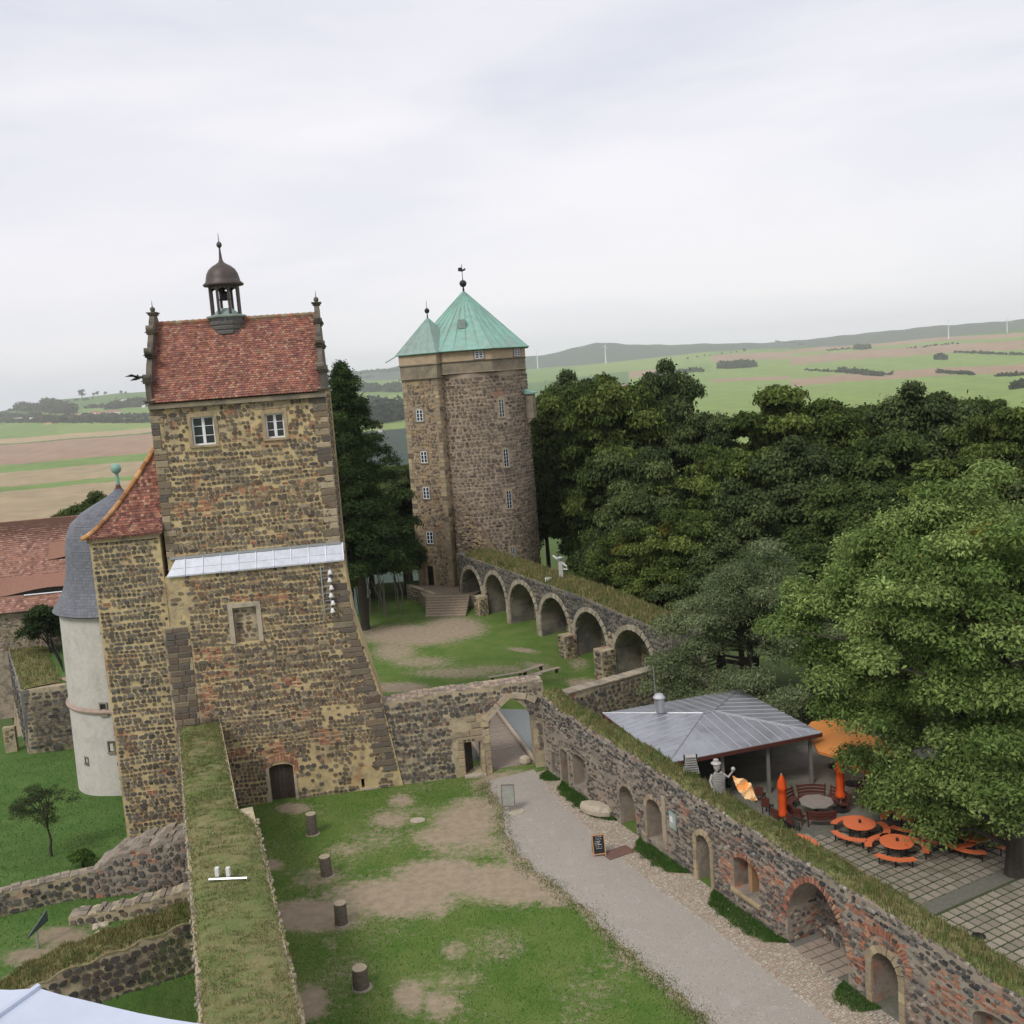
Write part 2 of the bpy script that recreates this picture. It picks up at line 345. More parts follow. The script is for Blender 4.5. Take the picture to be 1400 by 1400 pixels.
def np_mesh(name, V, Q, m, parent=None, C=None, smooth=False):
    me = bpy.data.meshes.new(name); V = np.asarray(V, dtype=np.float32); Q = np.asarray(Q, dtype=np.int32)
    if parent is not None: V = V - np.array(root_of(parent).location, dtype=np.float32)
    k = Q.shape[1]; me.vertices.add(len(V)); me.vertices.foreach_set('co', V.ravel()); me.loops.add(Q.size); me.loops.foreach_set('vertex_index', Q.ravel())
    me.polygons.add(len(Q)); me.polygons.foreach_set('loop_start', np.arange(0, Q.size, k, dtype=np.int32)); me.polygons.foreach_set('loop_total', np.full(len(Q), k, dtype=np.int32))
    if smooth: me.polygons.foreach_set('use_smooth', np.ones(len(Q), dtype=bool))
    me.materials.append(m); me.update(calc_edges=True)
    if C is not None:
        at = me.color_attributes.new('Col', 'FLOAT_COLOR', 'POINT'); a = np.ones((len(V), 4), dtype=np.float32); a[:, :3] = C; at.data.foreach_set('color', a.ravel())
    o = link(bpy.data.objects.new(name, me))
    if parent is not None: o.parent = parent
    return o
def pix_blobs(blobs, z=0.):
    """[(px,py,rx_px,ry_px,strength)] soft ellipses of bare ground, turned into ground coordinates"""
    L = []
    for (px, py, rx, ry, s) in blobs:
        c = g(px, py, z); a = g(px + rx, py, z); b = g(px, py - ry, z); L.append((c, (a[0] - c[0], a[1] - c[1]), (b[0] - c[0], b[1] - c[1]), s))
    def f(X, Y):
        o = np.zeros_like(X)
        for (c, a, b, s) in L:
            det = a[0] * b[1] - a[1] * b[0]; dx = X - c[0]; dy = Y - c[1]
            p = (dx * b[1] - dy * b[0]) / det; q = (a[0] * dy - a[1] * dx) / det
            o = np.maximum(o, s * np.clip(1.6 - 1.1 * np.sqrt(p * p + q * q), 0, 1)) if s > 0 else o + s * np.clip(1.6 - 1.1 * np.sqrt(p * p + q * q), 0, 1)
        return o
    return f
def blades(name, xy, z, h, cols, parent=None, wid=.02, lean=.35, label=None):
    """grass blades as single triangles; xy (n,2), z (n,), h (n,)"""
    n = len(xy); a = RNG.uniform(0, 2 * np.pi, n); dx, dy = np.cos(a), np.sin(a); w = wid * RNG.uniform(.7, 1.5, n)
    la = RNG.uniform(0, 2 * np.pi, n); l = RNG.uniform(0, lean, n) * h
    V = np.zeros((n, 3, 3)); V[:, 0, :2] = xy - np.stack([dx * w, dy * w], -1); V[:, 1, :2] = xy + np.stack([dx * w, dy * w], -1)
    V[:, 2, :2] = xy + np.stack([np.cos(la) * l, np.sin(la) * l], -1); V[:, :, 2] = z[:, None]; V[:, 0:2, 2] -= .02; V[:, 2, 2] += h
    pn_ = .5 + .28 * np.sin(xy[:, 0] * 2.3 + 2 * np.sin(xy[:, 1] * 1.1)) + .28 * np.sin(xy[:, 1] * 3.1 + 1.5 * np.sin(xy[:, 0] * 2.7)) + RNG.normal(0, .22, n); cols = np.asarray(cols)[np.clip((pn_ * len(cols)).astype(int), 0, len(cols) - 1)] ; C = np.repeat(cols, 3, axis=0)
    o = np_mesh(name, V.reshape(-1, 3), np.arange(n * 3).reshape(n, 3), grassb, parent, C); o['kind'] = 'stuff'
    return o
G_DRY = [(.14, .18, .055), (.24, .22, .09), (.32, .26, .13), (.12, .165, .045), (.38, .29, .16), (.17, .19, .07)]
# ================================================================== GROUND SHEETS
blob_c = pix_blobs([(430, 1252, 60, 20, 1), (540, 1225, 90, 24, 1), (610, 1195, 70, 20, .9), (690, 1205, 90, 26, 1), (640, 1120, 50, 22, .9), (600, 1145, 42, 14, .75), (535, 1120, 28, 12, .55), (400, 1105, 22, 7, .8),
    (548, 1095, 18, 9, .7), (690, 1070, 45, 14, .9), (655, 1150, 30, 10, .6), (620, 1300, 16, 14, .55), (560, 1360, 22, 24, .8), (600, 1370, 26, 20, .6), (425, 1370, 22, 24, .8), (370, 1183, 18, 7, .9), (650, 1100, 40, 10, .7),
    (430, 1200, 40, 14, .5), (470, 1160, 28, 10, .45), (760, 1225, 26, 14, .8), (720, 1160, 40, 24, .9), (860, 1300, 26, 22, .45), (450, 1290, 14, 14, .4), (640, 1340, 22, 14, .35), (980, 1370, 60, 30, .3), (600, 1240, 14, 16, .8), (640, 1160, 70, 16, .5), (520, 1150, 60, 16, .35), (570, 1110, 60, 10, .35), (470, 1320, 40, 20, .25), (690, 1290, 30, 20, .25), (600, 1340, 50, 20, .35), (800, 1370, 50, 26, .2)])
_pp = sorted((g(*p) for p in [(668, 1068), (676, 1085), (690, 1105), (688, 1130), (704, 1160), (735, 1190), (765, 1212), (800, 1240), (835, 1275), (870, 1305), (905, 1338), (945, 1372), (975, 1400), (1060, 1500)]), key=lambda q: q[1]); _px = [q[0] for q in _pp]; _py = [q[1] for q in _pp]
grid_sheet('courtyard_ground', -17, 34, 20, 62, .22, 0.0, gm_court, lambda X, Y: np.maximum(blob_c(X, Y), .75 * np.clip(1 - np.abs(X - np.interp(Y, _py, _px)) / .9, 0, 1)) + .12 + .16 * np.sin(X * .9 + Y * .4) * np.sin(Y * .8 - X * .3), T=lambda X, Y: (np.maximum(X, -19.95 + (56.6 - Y) * .3365 + 1.5), Y))
blob_s = pix_blobs([(560, 868, 70, 13, 1), (620, 858, 40, 14, 1), (575, 905, 45, 8, .6), (620, 920, 60, 7, .6), (545, 940, 40, 7, .9), (735, 905, 22, 5, .6), (715, 887, 22, 3, .7), (800, 916, 24, 6, .9), (540, 890, 30, 14, .7), (680, 915, 60, 6, .5), (790, 895, 15, 6, .5)])
def z_second(X, Y):
    m = np.clip((Y - 61.6) / .5, 0, 1) * np.clip((74.5 - .29 * (X + 3) - Y) / .5, 0, 1) * np.clip((3.0 - X) / .3, 0, 1) * np.clip((X + 8) / .5, 0, 1); return -.62 * m - 1.35 * np.clip((92 - Y) / 13, 0, 1) * np.clip((X + .5 - (80 - Y) * .1) / 5, 0, 1)
grid_sheet('upper_courtyard_ground', -17, 14, 62, 122, .35, z_second, gm_court, lambda X, Y: blob_s(X, Y) + .08)
mb = MB()
P = [(-7.4, 62.2), (2.8, 62.2), (2.8, 72.2), (-7.4, 75.0)]
mb.poly([(x, y, -.6) for x, y in P]); o = mb.build('moat_gravel_bed', bluegr); o['kind'] = 'structure'
def below(X, Y): return np.clip((39.6 + (X + 23.6) * .543 - .25 - Y) / .25, 0, 1) * np.clip((X + 24.5) / .8, 0, 1)
def z_yard(X, Y): return -4.2 * below(X, Y) - 2 - 1.9 * np.clip((Y - 55) / 20, 0, 1) - 1.3 * np.clip((Y - 75) / 12, 0, 1) - .05 * np.clip(-30 - X, 0, 40) + .12 * np.sin(X * .6) * np.sin(Y * .5) + .9 * np.clip(1 - np.hypot((X + 20) / 2.2, (Y - 54.5) / 2.2), 0, 1)
blob_y = pix_blobs([(85, 1282, 40, 14, 1), (40, 1310, 40, 14, .9), (130, 1255, 22, 16, .8), (215, 1140, 32, 16, 1), (110, 1300, 50, 12, .9), (30, 1340, 40, 12, .6), (150, 1235, 30, 8, .3), (240, 1120, 18, 14, .7)], -2)
grid_sheet('lower_lawn', -85, -10.5, 18, 92, .3, z_yard, gm_yard, lambda X, Y: blob_y(X, Y) - .05)
grid_sheet('upper_lawn', -95, -28, 87.5, 150, 1.2, lambda X, Y: 0 * X - .02, gm_yard, lambda X, Y: 0 * X - .1, T=lambda X, Y: (np.maximum(X, -43 - 19 * (Y - 86.2) / 34.8), Y))
# gravel path with uneven border
Lp = [(668, 1068), (676, 1085), (690, 1105), (688, 1130), (704, 1160), (735, 1190), (765, 1212), (800, 1240), (835, 1275), (870, 1305), (905, 1338), (945, 1372), (975, 1400), (1015, 1440), (1060, 1500)]
Rp = [(730, 1052), (748, 1075), (768, 1098), (800, 1128), (838, 1160), (870, 1190), (905, 1218), (945, 1245), (990, 1280), (1030, 1312), (1075, 1348), (1115, 1378), (1145, 1402), (1195, 1445), (1250, 1500)]
def dens(L, k=8):
    o = []
    for a, b in zip(L, L[1:]):
        for i in range(k): t = i / k; o.append((a[0] + (b[0] - a[0]) * t, a[1] + (b[1] - a[1]) * t))
    return o + [L[-1]]
mb = MB(); Ld = [g(*p) for p in dens(Lp)]; Rd = [g(*p) for p in dens(Rp)]
Ld = [(x + random.uniform(-.07, .07) + .08 * math.sin(i * .9), y + random.uniform(-.03, .03)) for i, (x, y) in enumerate(Ld)]
for i in range(len(Ld) - 1): mb.poly([(*Ld[i], .008), (*Rd[i], .008), (*Rd[i + 1], .008), (*Ld[i + 1], .008)])
mb.build('gravel_path', gravel)['kind'] = 'structure'
# pebble strip between path and wall, one uneven cobble next to the other
CF = Frame((0.9, 59.6), math.atan2(-.9119, .4104))
def path_right_w(u):   # distance of the path's right border from the cafe wall
    best = 9
    for (x, y) in Rd:
        dx, dy = x - CF.O[0], y - CF.O[1]; uu = dx * CF.d[0] + dy * CF.d[1]; w = dx * CF.o[0] + dy * CF.o[1]
        if abs(uu - u) < best: best = abs(uu - u); r = w
    return r
GREEN = [(.3, 1.9, .05, .8), (2.2, 8.5, .05, .95), (10.9, 15.3, .05, 1.0), (17.2, 22.3, .05, 1.05), (25.5, 27.4, .05, 1.0), (29.2, 33, .05, 1.2)]
mb = MB(); mb.useC = True; u = .2
cobc = [(.36, .31, .25), (.40, .35, .28), (.33, .27, .21), (.44, .39, .32), (.36, .28, .22), (.31, .28, .23)]
while u < 38:
    wr = path_right_w(u); lo = .02
    for (a, b, _, w1) in GREEN:
        if a < u < b: lo = w1 * (1 - max(0, abs((u - (a + b) / 2) / ((b - a) / 2)) ** 6))
    w = lo
    while w < wr + random.uniform(-.1, .14):
        s = random.uniform(.09, .15); mb.col = random.choice(cobc); i = len(mb.v); n = 6; a0 = random.random(); x, y, _ = CF(u + random.uniform(-.03, .03), w + s / 2, 0); hh = random.uniform(.018, .035)
        for k in range(n): t = a0 + k * math.pi / 3; mb.pt((x + math.cos(t) * s * .5, y + math.sin(t) * s * .5, .004))
        for k in range(n): t = a0 + k * math.pi / 3; mb.pt((x + math.cos(t) * s * .36, y + math.sin(t) * s * .36, hh))
        mb.face([i + n + k for k in range(n)]); [mb.face([i + k, i + (k + 1) % n, i + n + (k + 1) % n, i + n + k]) for k in range(n)]
        w += s * .98
    u += .125
o = mb.build('cobble_strip', mat('cobble', attr=True, isl=.12, namp=.15)); o['kind'] = 'stuff'; tag(o, 'strip of small pale pinkish cobbles between the gravel path and the long wall', 'cobbles')
mb = MB()
for i in range(60):
    u = i * .65; w1 = path_right_w(u) + .1; w2 = path_right_w(u + .65) + .1; mb.poly([CF(u, 0, .0035), CF(u, w1, .0035), CF(u + .65, w2, .0035), CF(u + .65, 0, .0035)])
mb.build('sand_bed', soil)['kind'] = 'structure'
# green strips at the foot of the wall
xs = []
for (a, b, w0, w1) in GREEN:
    n = int((b - a) * 1100); u = RNG.uniform(a, b, n); t = np.abs((u - (a + b) / 2) / ((b - a) / 2)); w = RNG.uniform(0, 1, n) * w1 * (1 - t ** 4) * (1 + .12 * np.sin(u * 7) + .1 * RNG.normal(size=n)) ; xs.append(np.stack([CF.O[0] + u * CF.d[0] + w * CF.o[0], CF.O[1] + u * CF.d[1] + w * CF.o[1]], -1))
xs = np.concatenate(xs); o = blades('wall_foot_grass', xs, np.zeros(len(xs)), RNG.uniform(.07, .17, len(xs)), [(.07, .15, .032), (.09, .18, .04), (.055, .125, .026), (.11, .19, .05)], wid=.022)
tag(o, 'lush dark green grass beds along the foot of the long wall', 'grass')

# ================================================================== BELL TOWER (left, near)
TF = Frame((-17.3, 57.5), rad(8))
bt = thing('bell_tower', 'tall square rubble stone tower with red tiled roof, scrolled gables and open bell turret', 'tower', TF(2.4, -3.5, 0))
def ring_box(mb, T, u0, u1, z0, z1, wd, w0, w1, sill=True):
    mb.box(u0 - wd, u0, w0, w1, z0, z1 + wd, T); mb.box(u1, u1 + wd, w0, w1, z0, z1 + wd, T); mb.box(u0, u1, w0, w1, z1, z1 + wd, T)
    if sill: mb.box(u0 - wd, u1 + wd, w0, w1, z0 - wd, z0, T)
def window(parent, T, u0, u1, z0, z1, w, nx, nz, fw=.07, sur=.16, surm=None, fm=None, bar=.035, sillproud=.08, mid=None, name='window'):
    mid = mid or fw
    m = MB(); ring_box(m, T, u0 + fw, u1 - fw, z0 + fw, z1 - fw, fw, w - .06, w)
    for k in range(1, nx): c = u0 + (u1 - u0) * k / nx; b = mid / 2 if nx == 2 else bar; m.box(c - b, c + b, w - .055, w + .01, z0 + fw, z1 - fw, T)
    for k in range(1, nz): c = z0 + (z1 - z0) * k / nz; m.box(u0 + fw, u1 - fw, w - .05, w - .004, c - bar / 2, c + bar / 2, T)
    f = m.build(name, fm or whitew, parent)
    p = MB(); p.poly([T(u0 + .01, w - .045, z0 + .01), T(u1 - .01, w - .045, z0 + .01), T(u1 - .01, w - .045, z1 - .01), T(u0 + .01, w - .045, z1 - .01)]); p.build('pane', glass, f)
    if sur:
        s = MB(); ring_box(s, T, u0, u1, z0, z1, sur, -.12 if w < -.1 else w - .1, .045, False); s.build('window_surround', surm or sandst, f)
        s = MB(); s.box(u0 - sur, u1 + sur, (w - .02) if w < -.1 else w - .1, sillproud + .03, z0 - .12, z0 - .002, T); s.build('sill', surm or sandst, f)
    return f
def shiftT(T, w0): return lambda u, w, z: T(u, w + w0, z)
UW = -.55; TU = shiftT(TF, UW)
uA, zA = TF.at(278, 589, UW); uB, zB = TF.at(376, 582, UW)
opsU = [Op(uA - .62, uA + .62, zA - .80, zA + .80), Op(uB - .52, uB + .52, zB - .70, zB + .70)]
uD0, zD = TF.at(372, 1095); uD1, _ = TF.at(405, 1092)
uV0, zV0 = TF.at(495, 1080); uV1, zV1 = TF.at(514, 1070)
bl0, blz0 = TF.at(326, 886); bl1, blz1 = TF.at(352, 828)
opsL = [Op(uD0, uD1, 0, 2.25, .25, 2.), Op(uV0, uV1, .15, .72), Op(bl0 - .1, bl1 - .1, 9.75, 11.85)]
mb = MB(); wall_body(mb, TF, -2.6, 7.4, 0, 14.0, 1.0, opsL, w0=0)
wall_body(mb, TU, -2.45, 7.3, 14.0, 23.85, .8, opsU)
rf = Frame(TF(7.4, -1.0, 0)[:2], rad(98)); wall_body(mb, rf, 0, 7, 0, 14.0, 1.0)
rfu = Frame(TF(7.3, UW - .8, 0)[:2], rad(98)); wall_body(mb, rfu, 0, 6.65, 14.0, 23.85, .8)
lf = Frame(TF(-2.6, -8, 0)[:2], rad(-82)); wall_body(mb, lf, 0, 7.0, -4, 14.0, 1.0)
lfu = Frame(TF(-2.45, -8, 0)[:2], rad(-82)); wall_body(mb, lfu, 0, 6.65, 14.0, 23.85, .8)
bf = Frame(TF(7.4, -8.004, 0)[:2], rad(188)); wall_body(mb, bf, 0, 10, 0, 23.85, .8)
mb.poly([TU(-2.4, -.1, 23.7), TU(7.2, -.1, 23.7), TU(7.2, -7, 23.7), TU(-2.4, -7, 23.7)])
poly = [(7.4, -.2), (9.7, -.2), (8.85, 5.6), (8.1, 8.8), (7.75, 10.3), (7.5, 13.2), (7.4, 14.0)]
mb.prism([TF(a, -.004, b) for a, b in poly], [-c * 3.2 for c in TF.o] + [0])
body = mb.build('wall', mort_y, bt)
def flare(z): return float(np.interp(z, [0, 5.6, 8.8, 10.3, 13.2, 14.], [9.6, 8.8, 8.05, 7.7, 7.45, 7.35]))
def blob(u, z, L): return any(((u - a) / c) ** 2 + ((z - b) / d) ** 2 < 1 for a, b, c, d in L)
BL = [(-.6, 9.2, 1.0, .5), (.0, 8.2, 1.3, .4), (3.6, 7.0, .9, .35), (2.6, 3.0, 1.1, .7), (3.3, 1.6, .5, .9), (0.2, 3.2, .9, .3), (5.6, 3.6, .6, .6), (4.1, 5.2, .6, .5), (-.9, 7.0, .5, .8), (1.6, 12.5, .9, .3), (3.9, 12.2, .5, .4), (-1.6, 6.0, .5, .5)]
YL = [(5.0, 1.8, 1.3, 1.5), (7.6, 1.5, 1.0, 1.5), (6.3, 5.0, 1.0, .5), (3.8, .9, .8, .6), (-1.5, 2.5, 1, 2), (4.2, 6.8, 1, .3), (-2.0, 12.6, .7, 1.2)]
R = random.Random(3)
mb = MB()
def zt_low(u): return 13.95 if u < 7.3 else float(np.interp(u, [7.4, 7.7, 8.05, 8.8, 9.6], [13.5, 10.3, 8.8, 5.6, 0]))
ns = lambda u, z: .5 + .5 * math.sin(u * 1.7 + math.sin(z * .9) * 2) * math.sin(z * 1.1 + u * .6)
skin(mb, TF, -2.55, -1.62, 11.2, 13.9, (), cw=.34, ch=.27, pal=P_TOWER + P_SAND, R=R, gap=.08, skip=lambda u, z: .35)
skin(mb, TF, -1.6, 9.2, 0, zt_low, opsL, cw=.27, ch=.225, pal=P_TOWER, R=R, gap=.0, brick=lambda u, z: blob(u, z, BL) and R.random() < .72, skip=lambda u, z: .62 if blob(u, z, YL) else .03, long=.06)
skin(mb, TU, -2.4, 7.25, 14.9, 23.6, opsU, cw=.27, ch=.235, pal=P_TOWER, R=R, gap=.02, jit=.12, long=.16, brick=lambda u, z: (abs(z - 18.2 - .1 * u) < .22 and R.random() < .45) or (blob(u, z, [(-.6, 17.6, 1.3, .4), (.2, 23.1, .8, .14), (4.4, 23.1, .7, .12)]) and R.random() < .6) or R.random() < .012,
     skip=lambda u, z: .25 if (z > 21 or blob(u, z, [(5.6, 21, 1.2, 1)])) else .05, margin=.2)
skin(mb, rf, 0, 7, 0, 14, (), cw=.5, ch=.3, pal=P_TOWER, R=R); skin(mb, rfu, 0, 6.5, 14, 23.7, (), cw=.5, ch=.3, pal=P_TOWER, R=R)
skin(mb, lfu, 0, 6.6, 14, 23.7, (), cw=.5, ch=.3, pal=P_TOWER, R=R); skin(mb, lf, 0, 7, -2, 14, (), cw=.6, ch=.35, pal=P_TOWER, R=R)
tag(mb.build('facing_stones', stone, bt), kind='stuff')
# corner blocks, larger dressed stones, each a part
mb = None
def block_part(parent, T, u0, u1, z0, z1, w0, w1, m, col, name='stone_block', ch=.025):
    b = MB(); b.col = col; P_ = lambda a, c, d: T(a, c, d); i = len(b.v)
    for (a, c) in ((u0, z0), (u1, z0), (u1, z1), (u0, z1)): b.pt(T(a, w0, c))
    for (a, c) in ((u0, z0), (u1, z0), (u1, z1), (u0, z1)): b.pt(T(a, w1 - ch, c))
    for (a, c) in ((u0 + ch, z0 + ch), (u1 - ch, z0 + ch), (u1 - ch, z1 - ch), (u0 + ch, z1 - ch)): b.pt(T(a, w1, c))
    b.face([i + 8, i + 9, i + 10, i + 11])
    for s in (0, 4):
        for k in range(4): b.face([i + s + k, i + s + (k + 1) % 4, i + s + 4 + (k + 1) % 4, i + s + 4 + k])
    return b.build(name, m, parent)
z = -.6
# dark quoin pier at the left front corner: body and its stones
mb = MB(); mb.box(-3.05, -1.62, -1.2, .03, -4, 11.1, TF); qb = mb.build('corner_pier', mort_g, bt)
k = 0
while z < 11.0:
    h = R.uniform(.3, .42); u = -3.03 + (R.uniform(0, .15))
    while u < -1.75:
        l = R.uniform(.35, .95); l = min(l, -1.6 - u)
        if l > .2: block_part(bt, TF, u + .02, u + l - .02, z + .02, z + h - .03, 0, .075 + R.uniform(0, .04), stone_s, R.choice(P_QUOIN + P_TOWER[:5])); k += 1
        u += l
    z += h
z = 1.0
while z < 12.6:   # right corner blocks
    h = R.uniform(.3, .45); l = R.choice((.5, .8, 1.15)); e = flare(z + h) - .02
    block_part(bt, TF, e - l, e, z + .02, z + h - .02, 0, .07, stone_s, R.choice(P_QUOIN + P_TOWER + ([(.24, .19, .12)] * 4 if z > 9.5 else []))); z += h
z = 15.0
while z < 23.4:   # upper corners: sandy quoins
    h = R.uniform(.3, .45)
    for (a, b) in ((-2.46, -2.46 + R.choice((.45, .7))), (7.31 - R.choice((.45, .8)), 7.31)):
        block_part(bt, TU, a, b, z + .02, z + h - .02, 0, .06, stone_s, R.choice(P_SAND[2:] + P_TOWER[2:5]))
    z += h
for (a, b, c, d) in ((uA - .95, uA + .75, zA + 1.15, zA + 1.75), (uB - 1.1, uB + 1.1, zB + .98, zB + 1.9)):
    block_part(bt, TU, a, b, c, d, 0, .03, sandst, (1, 1, 1), 'plaster_patch')
window(bt, TU, uA - .62, uA + .62, zA - .8, zA + .8, -.22, 2, 3, fw=.09, sur=.2, mid=.16)
window(bt, TU, uB - .52, uB + .52, zB - .7, zB + .7, -.22, 2, 3, fw=.09, sur=.2, mid=.16)
# blind window: frame of sandstone round rubble infill
mb = MB(); ring_box(mb, TF, bl0 - .1, bl1 - .1, 9.75, 11.85, .26, -.3, .07, False); s = mb.build('blind_window_frame', palest, bt); s['label'] = 'pale stone frame of a walled-up window'
mb = MB(); mb.poly([TF(bl0 - .1, -.28, 9.7), TF(bl1 - .1, -.28, 9.7), TF(bl1 - .1, -.28, 11.85), TF(bl0 - .1, -.28, 11.85)]); mb.build('infill_wall', mort_g, bt)
mb = MB(); skin(mb, shiftT(TF, -.28), bl0 - .1, bl1 - .1, 9.75, 11.8, (), cw=.42, ch=.25, pal=P_TOWER, R=R); tag(mb.build('infill_stones', stone, bt), kind='stuff')
# door and vent
mb = MB(); mb.box(uD0 + .01, uD1 - .01, -.42, -.34, 0, 2.24, TF); d_ = mb.build('door', woodd, bt)
mb = MB()
for k in range(6): a = uD0 + .02 + (uD1 - uD0 - .04) * k / 6; mb.box(a + .012, a + (uD1 - uD0) / 6 - .012, -.34, -.31, .02, 2.2, TF)
mb.build('door_boards', woodd, d_)
mb = MB(); mb.box(uD0 - .16, uD0, -.1, .05, 0, 2.1, TF); mb.build('door_jamb', palest, d_); mb = MB(); mb.box(uD1, uD1 + .16, -.1, .05, 0, 1.5, TF); mb.build('door_jamb', palest, d_)
mb = MB()
for k in range(13):
    t = -1.15 + 2.3 * k / 12; uc = (uD0 + uD1) / 2 + math.sin(t) * 1.0; zc = 1.85 + math.cos(t) * .75
    mb.col = R.choice(BRICK); mb.box(uc - .07, uc + .07, -.01, .045, zc - .16, zc + .16, TF)
mb.build('brick_arch', brickm, d_)
mb = MB(); mb.box(uV0, uV1, -.7, -.6, .1, .75, TF); mb.build('vent_shade_panel', dark, bt)  # near-black box paints the shade inside the vent
mb = MB(); mb.box(uV0 - .1, uV1 + .1, -.1, .08, .02, .14, TF); mb.build('vent_sill', palest, bt)
# lead-covered offset between lower and upper wall
for k in range(10):
    a = -2.45 + 9.9 * k / 10; b = a + .99; cut = .5 if k == 0 else 0
    mb = MB(); mb.hexa([TF(a, .16, 13.98), TF(b, .16, 13.98), TF(b, -.5, 14.86), TF(a + cut, -.5, 14.86), TF(a, .16, 14.06), TF(b, .16, 14.06), TF(b, -.5, 14.94), TF(a + cut, -.5, 14.94)])
    mb.build('lead_sheet', lead, bt)
    mb = MB(); mb.tube([TF(b, .17, 14.06), TF(b, -.5, 14.97)], .035, 5); mb.tube([TF(a + .05, -.1, 14.42), TF(b - .05, -.1, 14.42)], .012, 4); mb.build('seam', lead, bt)
mb = MB(); mb.box(-2.3, 7.35, -.5, -.42, 14.9, 15.04, TF); mb.build('flashing', steel, bt)
# tiles
TILEC = [(.27, .12, .08), (.27, .105, .072), (.31, .13, .085), (.21, .09, .075), (.31, .15, .10), (.20, .09, .072), (.28, .12, .088), (.32, .19, .13)]
def tile_field(mb, T2, a0, a1, nb, tw=.18, lo=lambda b: -1e9, hi=lambda b: 1e9, cols=TILEC, th=.022, R=random.Random(5), lip=.03):
    for j in range(nb):
        b0 = j / nb; b1 = min(1, (j + 1.12) / nb); a = a0 + (tw / 2 if j % 2 else 0) - tw
        while a < a1:
            if a > max(a0 - .02, lo(b0)) - tw * .5 and a + tw < min(a1, hi(b0)) + tw * .5:
                mb.col = R.choice(cols); x0 = a + .006; x1 = a + tw - .006; h = lip + R.uniform(0, .018); dz = R.uniform(-.004, .004); i = len(mb.v)
                for p in (T2(x0, b0, h - th + dz), T2((x0 + x1) / 2, b0 - .12 / nb, h - th), T2(x1, b0, h - th - dz), T2(x1, b1, .003), T2(x0, b1, .003), T2(x0, b0, h + dz), T2((x0 + x1) / 2, b0 - .12 / nb, h), T2(x1, b0, h - dz)): mb.pt(p)
                mb.face([i + 5, i + 6, i + 7, i + 3, i + 4]); mb.face([i, i + 1, i + 6, i + 5]); mb.face([i + 1, i + 2, i + 7, i + 6]); mb.face([i + 2, i + 3, i + 7]); mb.face([i, i + 5, i + 4])
            a += tw
def slope_T(T, w0, z0, w1, z1):
    L = math.hypot(w1 - w0, z1 - z0); nw, nz_ = -(z0 - z1) / L, (w0 - w1) / L   # outward normal (towards +w, +z)
    return lambda a, b, h: T(a, w0 + (w1 - w0) * b + nw * h, z0 + (z1 - z0) * b + nz_ * h)
RU0, RU1, RW, RZ = -2.2, 7.0, -4.45, 28.35
mb = MB()
mb.poly([TF(RU0, -.2, 23.78), TF(RU1, -.2, 23.78), TF(RU1, RW, RZ), TF(RU0, RW, RZ)]); mb.poly([TF(RU0, -8.7, 23.78), TF(RU0, RW, RZ), TF(RU1, RW, RZ), TF(RU1, -8.7, 23.78)])
mb.poly([TF(RU0, -.2, 23.74), TF(RU1, -.2, 23.74), TF(RU1, -8.7, 23.74), TF(RU0, -8.7, 23.74)])
roof = mb.build('roof', tile_under, bt)
mb = MB(); tile_field(mb, slope_T(TF, -.2, 23.8, RW, RZ), RU0, RU1, 36); tile_field(mb, slope_T(TF, -8.7, 23.8, RW, RZ), RU0, RU1, 18, tw=.4)
tag(mb.build('roof_tiles', tile_m, roof), kind='stuff')
mb = MB(); u = RU0
while u < RU1: mb.col = R.choice([(.30, .22, .13), (.33, .15, .09), (.25, .2, .13)]); mb.tube([TF(u, RW, RZ + .02), TF(u + .37, RW, RZ + .04)], [.13, .15], 8); u += .36
mb.build('ridge_tiles', tile_m, roof)
mb = MB(); mb.box(-2.45, 7.3, -.55, -.28, 23.45, 23.72, TF); mb.build('eaves_cornice', ashlar, bt)
gabm = mat('dark_gable_stone', (.15, .125, .095), nscale=1.5, namp=.3, patch=((.07, .065, .055), 1.2, .45, .65))
# scrolled gables
gp = [(.0, 23.9), (-.05, 24.9), (-.55, 25.15), (-.7, 25.5), (-1.0, 25.9), (-1.5, 26.35), (-1.75, 26.4), (-2.0, 27.1), (-2.6, 27.7), (-2.95, 27.8), (-3.25, 28.5), (-3.75, 28.9), (-3.9, 29.0)]
full = [(-.35 + a, z) for a, z in gp] ; ctr = RW
full = full + [(2 * ctr - a, z) for a, z in full[::-1]]
for (ua, ub, gl) in ((-2.5, -2.2, 'left'), (7.02, 7.3, 'right')):
    mb = MB(); mb.prism([TF(ua, a, z) for a, z in full], [TF.d[0] * (ub - ua), TF.d[1] * (ub - ua), 0]); gb = mb.build('scroll_gable', gabm, bt)
    for (z, a, wd) in ((23.85, -.35, .4), (24.95, -.45, .3), (26.42, -1.9, .35), (27.78, -3.1, .3), (28.95, -4.15, .22)):
        mb = MB()
        mb.box(ua - .08, ub + .08, 2 * ctr - a - .18, a + .18, z - .06, z + .05, TF); mb.box(ua - .15, ub + .15, 2 * ctr - a - .26, a + .26, z + .0525, z + .11, TF); mb.build('cornice', gabm, gb)
    for (z, a, r) in ((25.1, -.35, .22), (26.6, -1.65, .22), (27.95, -2.95, .2)):
        for s_ in (a, 2 * ctr - a): mb = MB(); mb.tube([TF(ua - .06, s_, z + .1), TF(ub + .06, s_, z + .1)], r, 10); mb.build('volute', gabm, gb)
    x, y, _ = TF((ua + ub) / 2, RW, 0); mb = MB(); mb.lathe(x, y, [(.12, 28.95), (.08, 29.02), (.05, 29.06), (.13, 29.14), (.16, 29.24), (.12, 29.35), (.03, 29.4), (.012, 29.75)], 10); mb.build('ball_finial', gabm, gb, smooth=True)
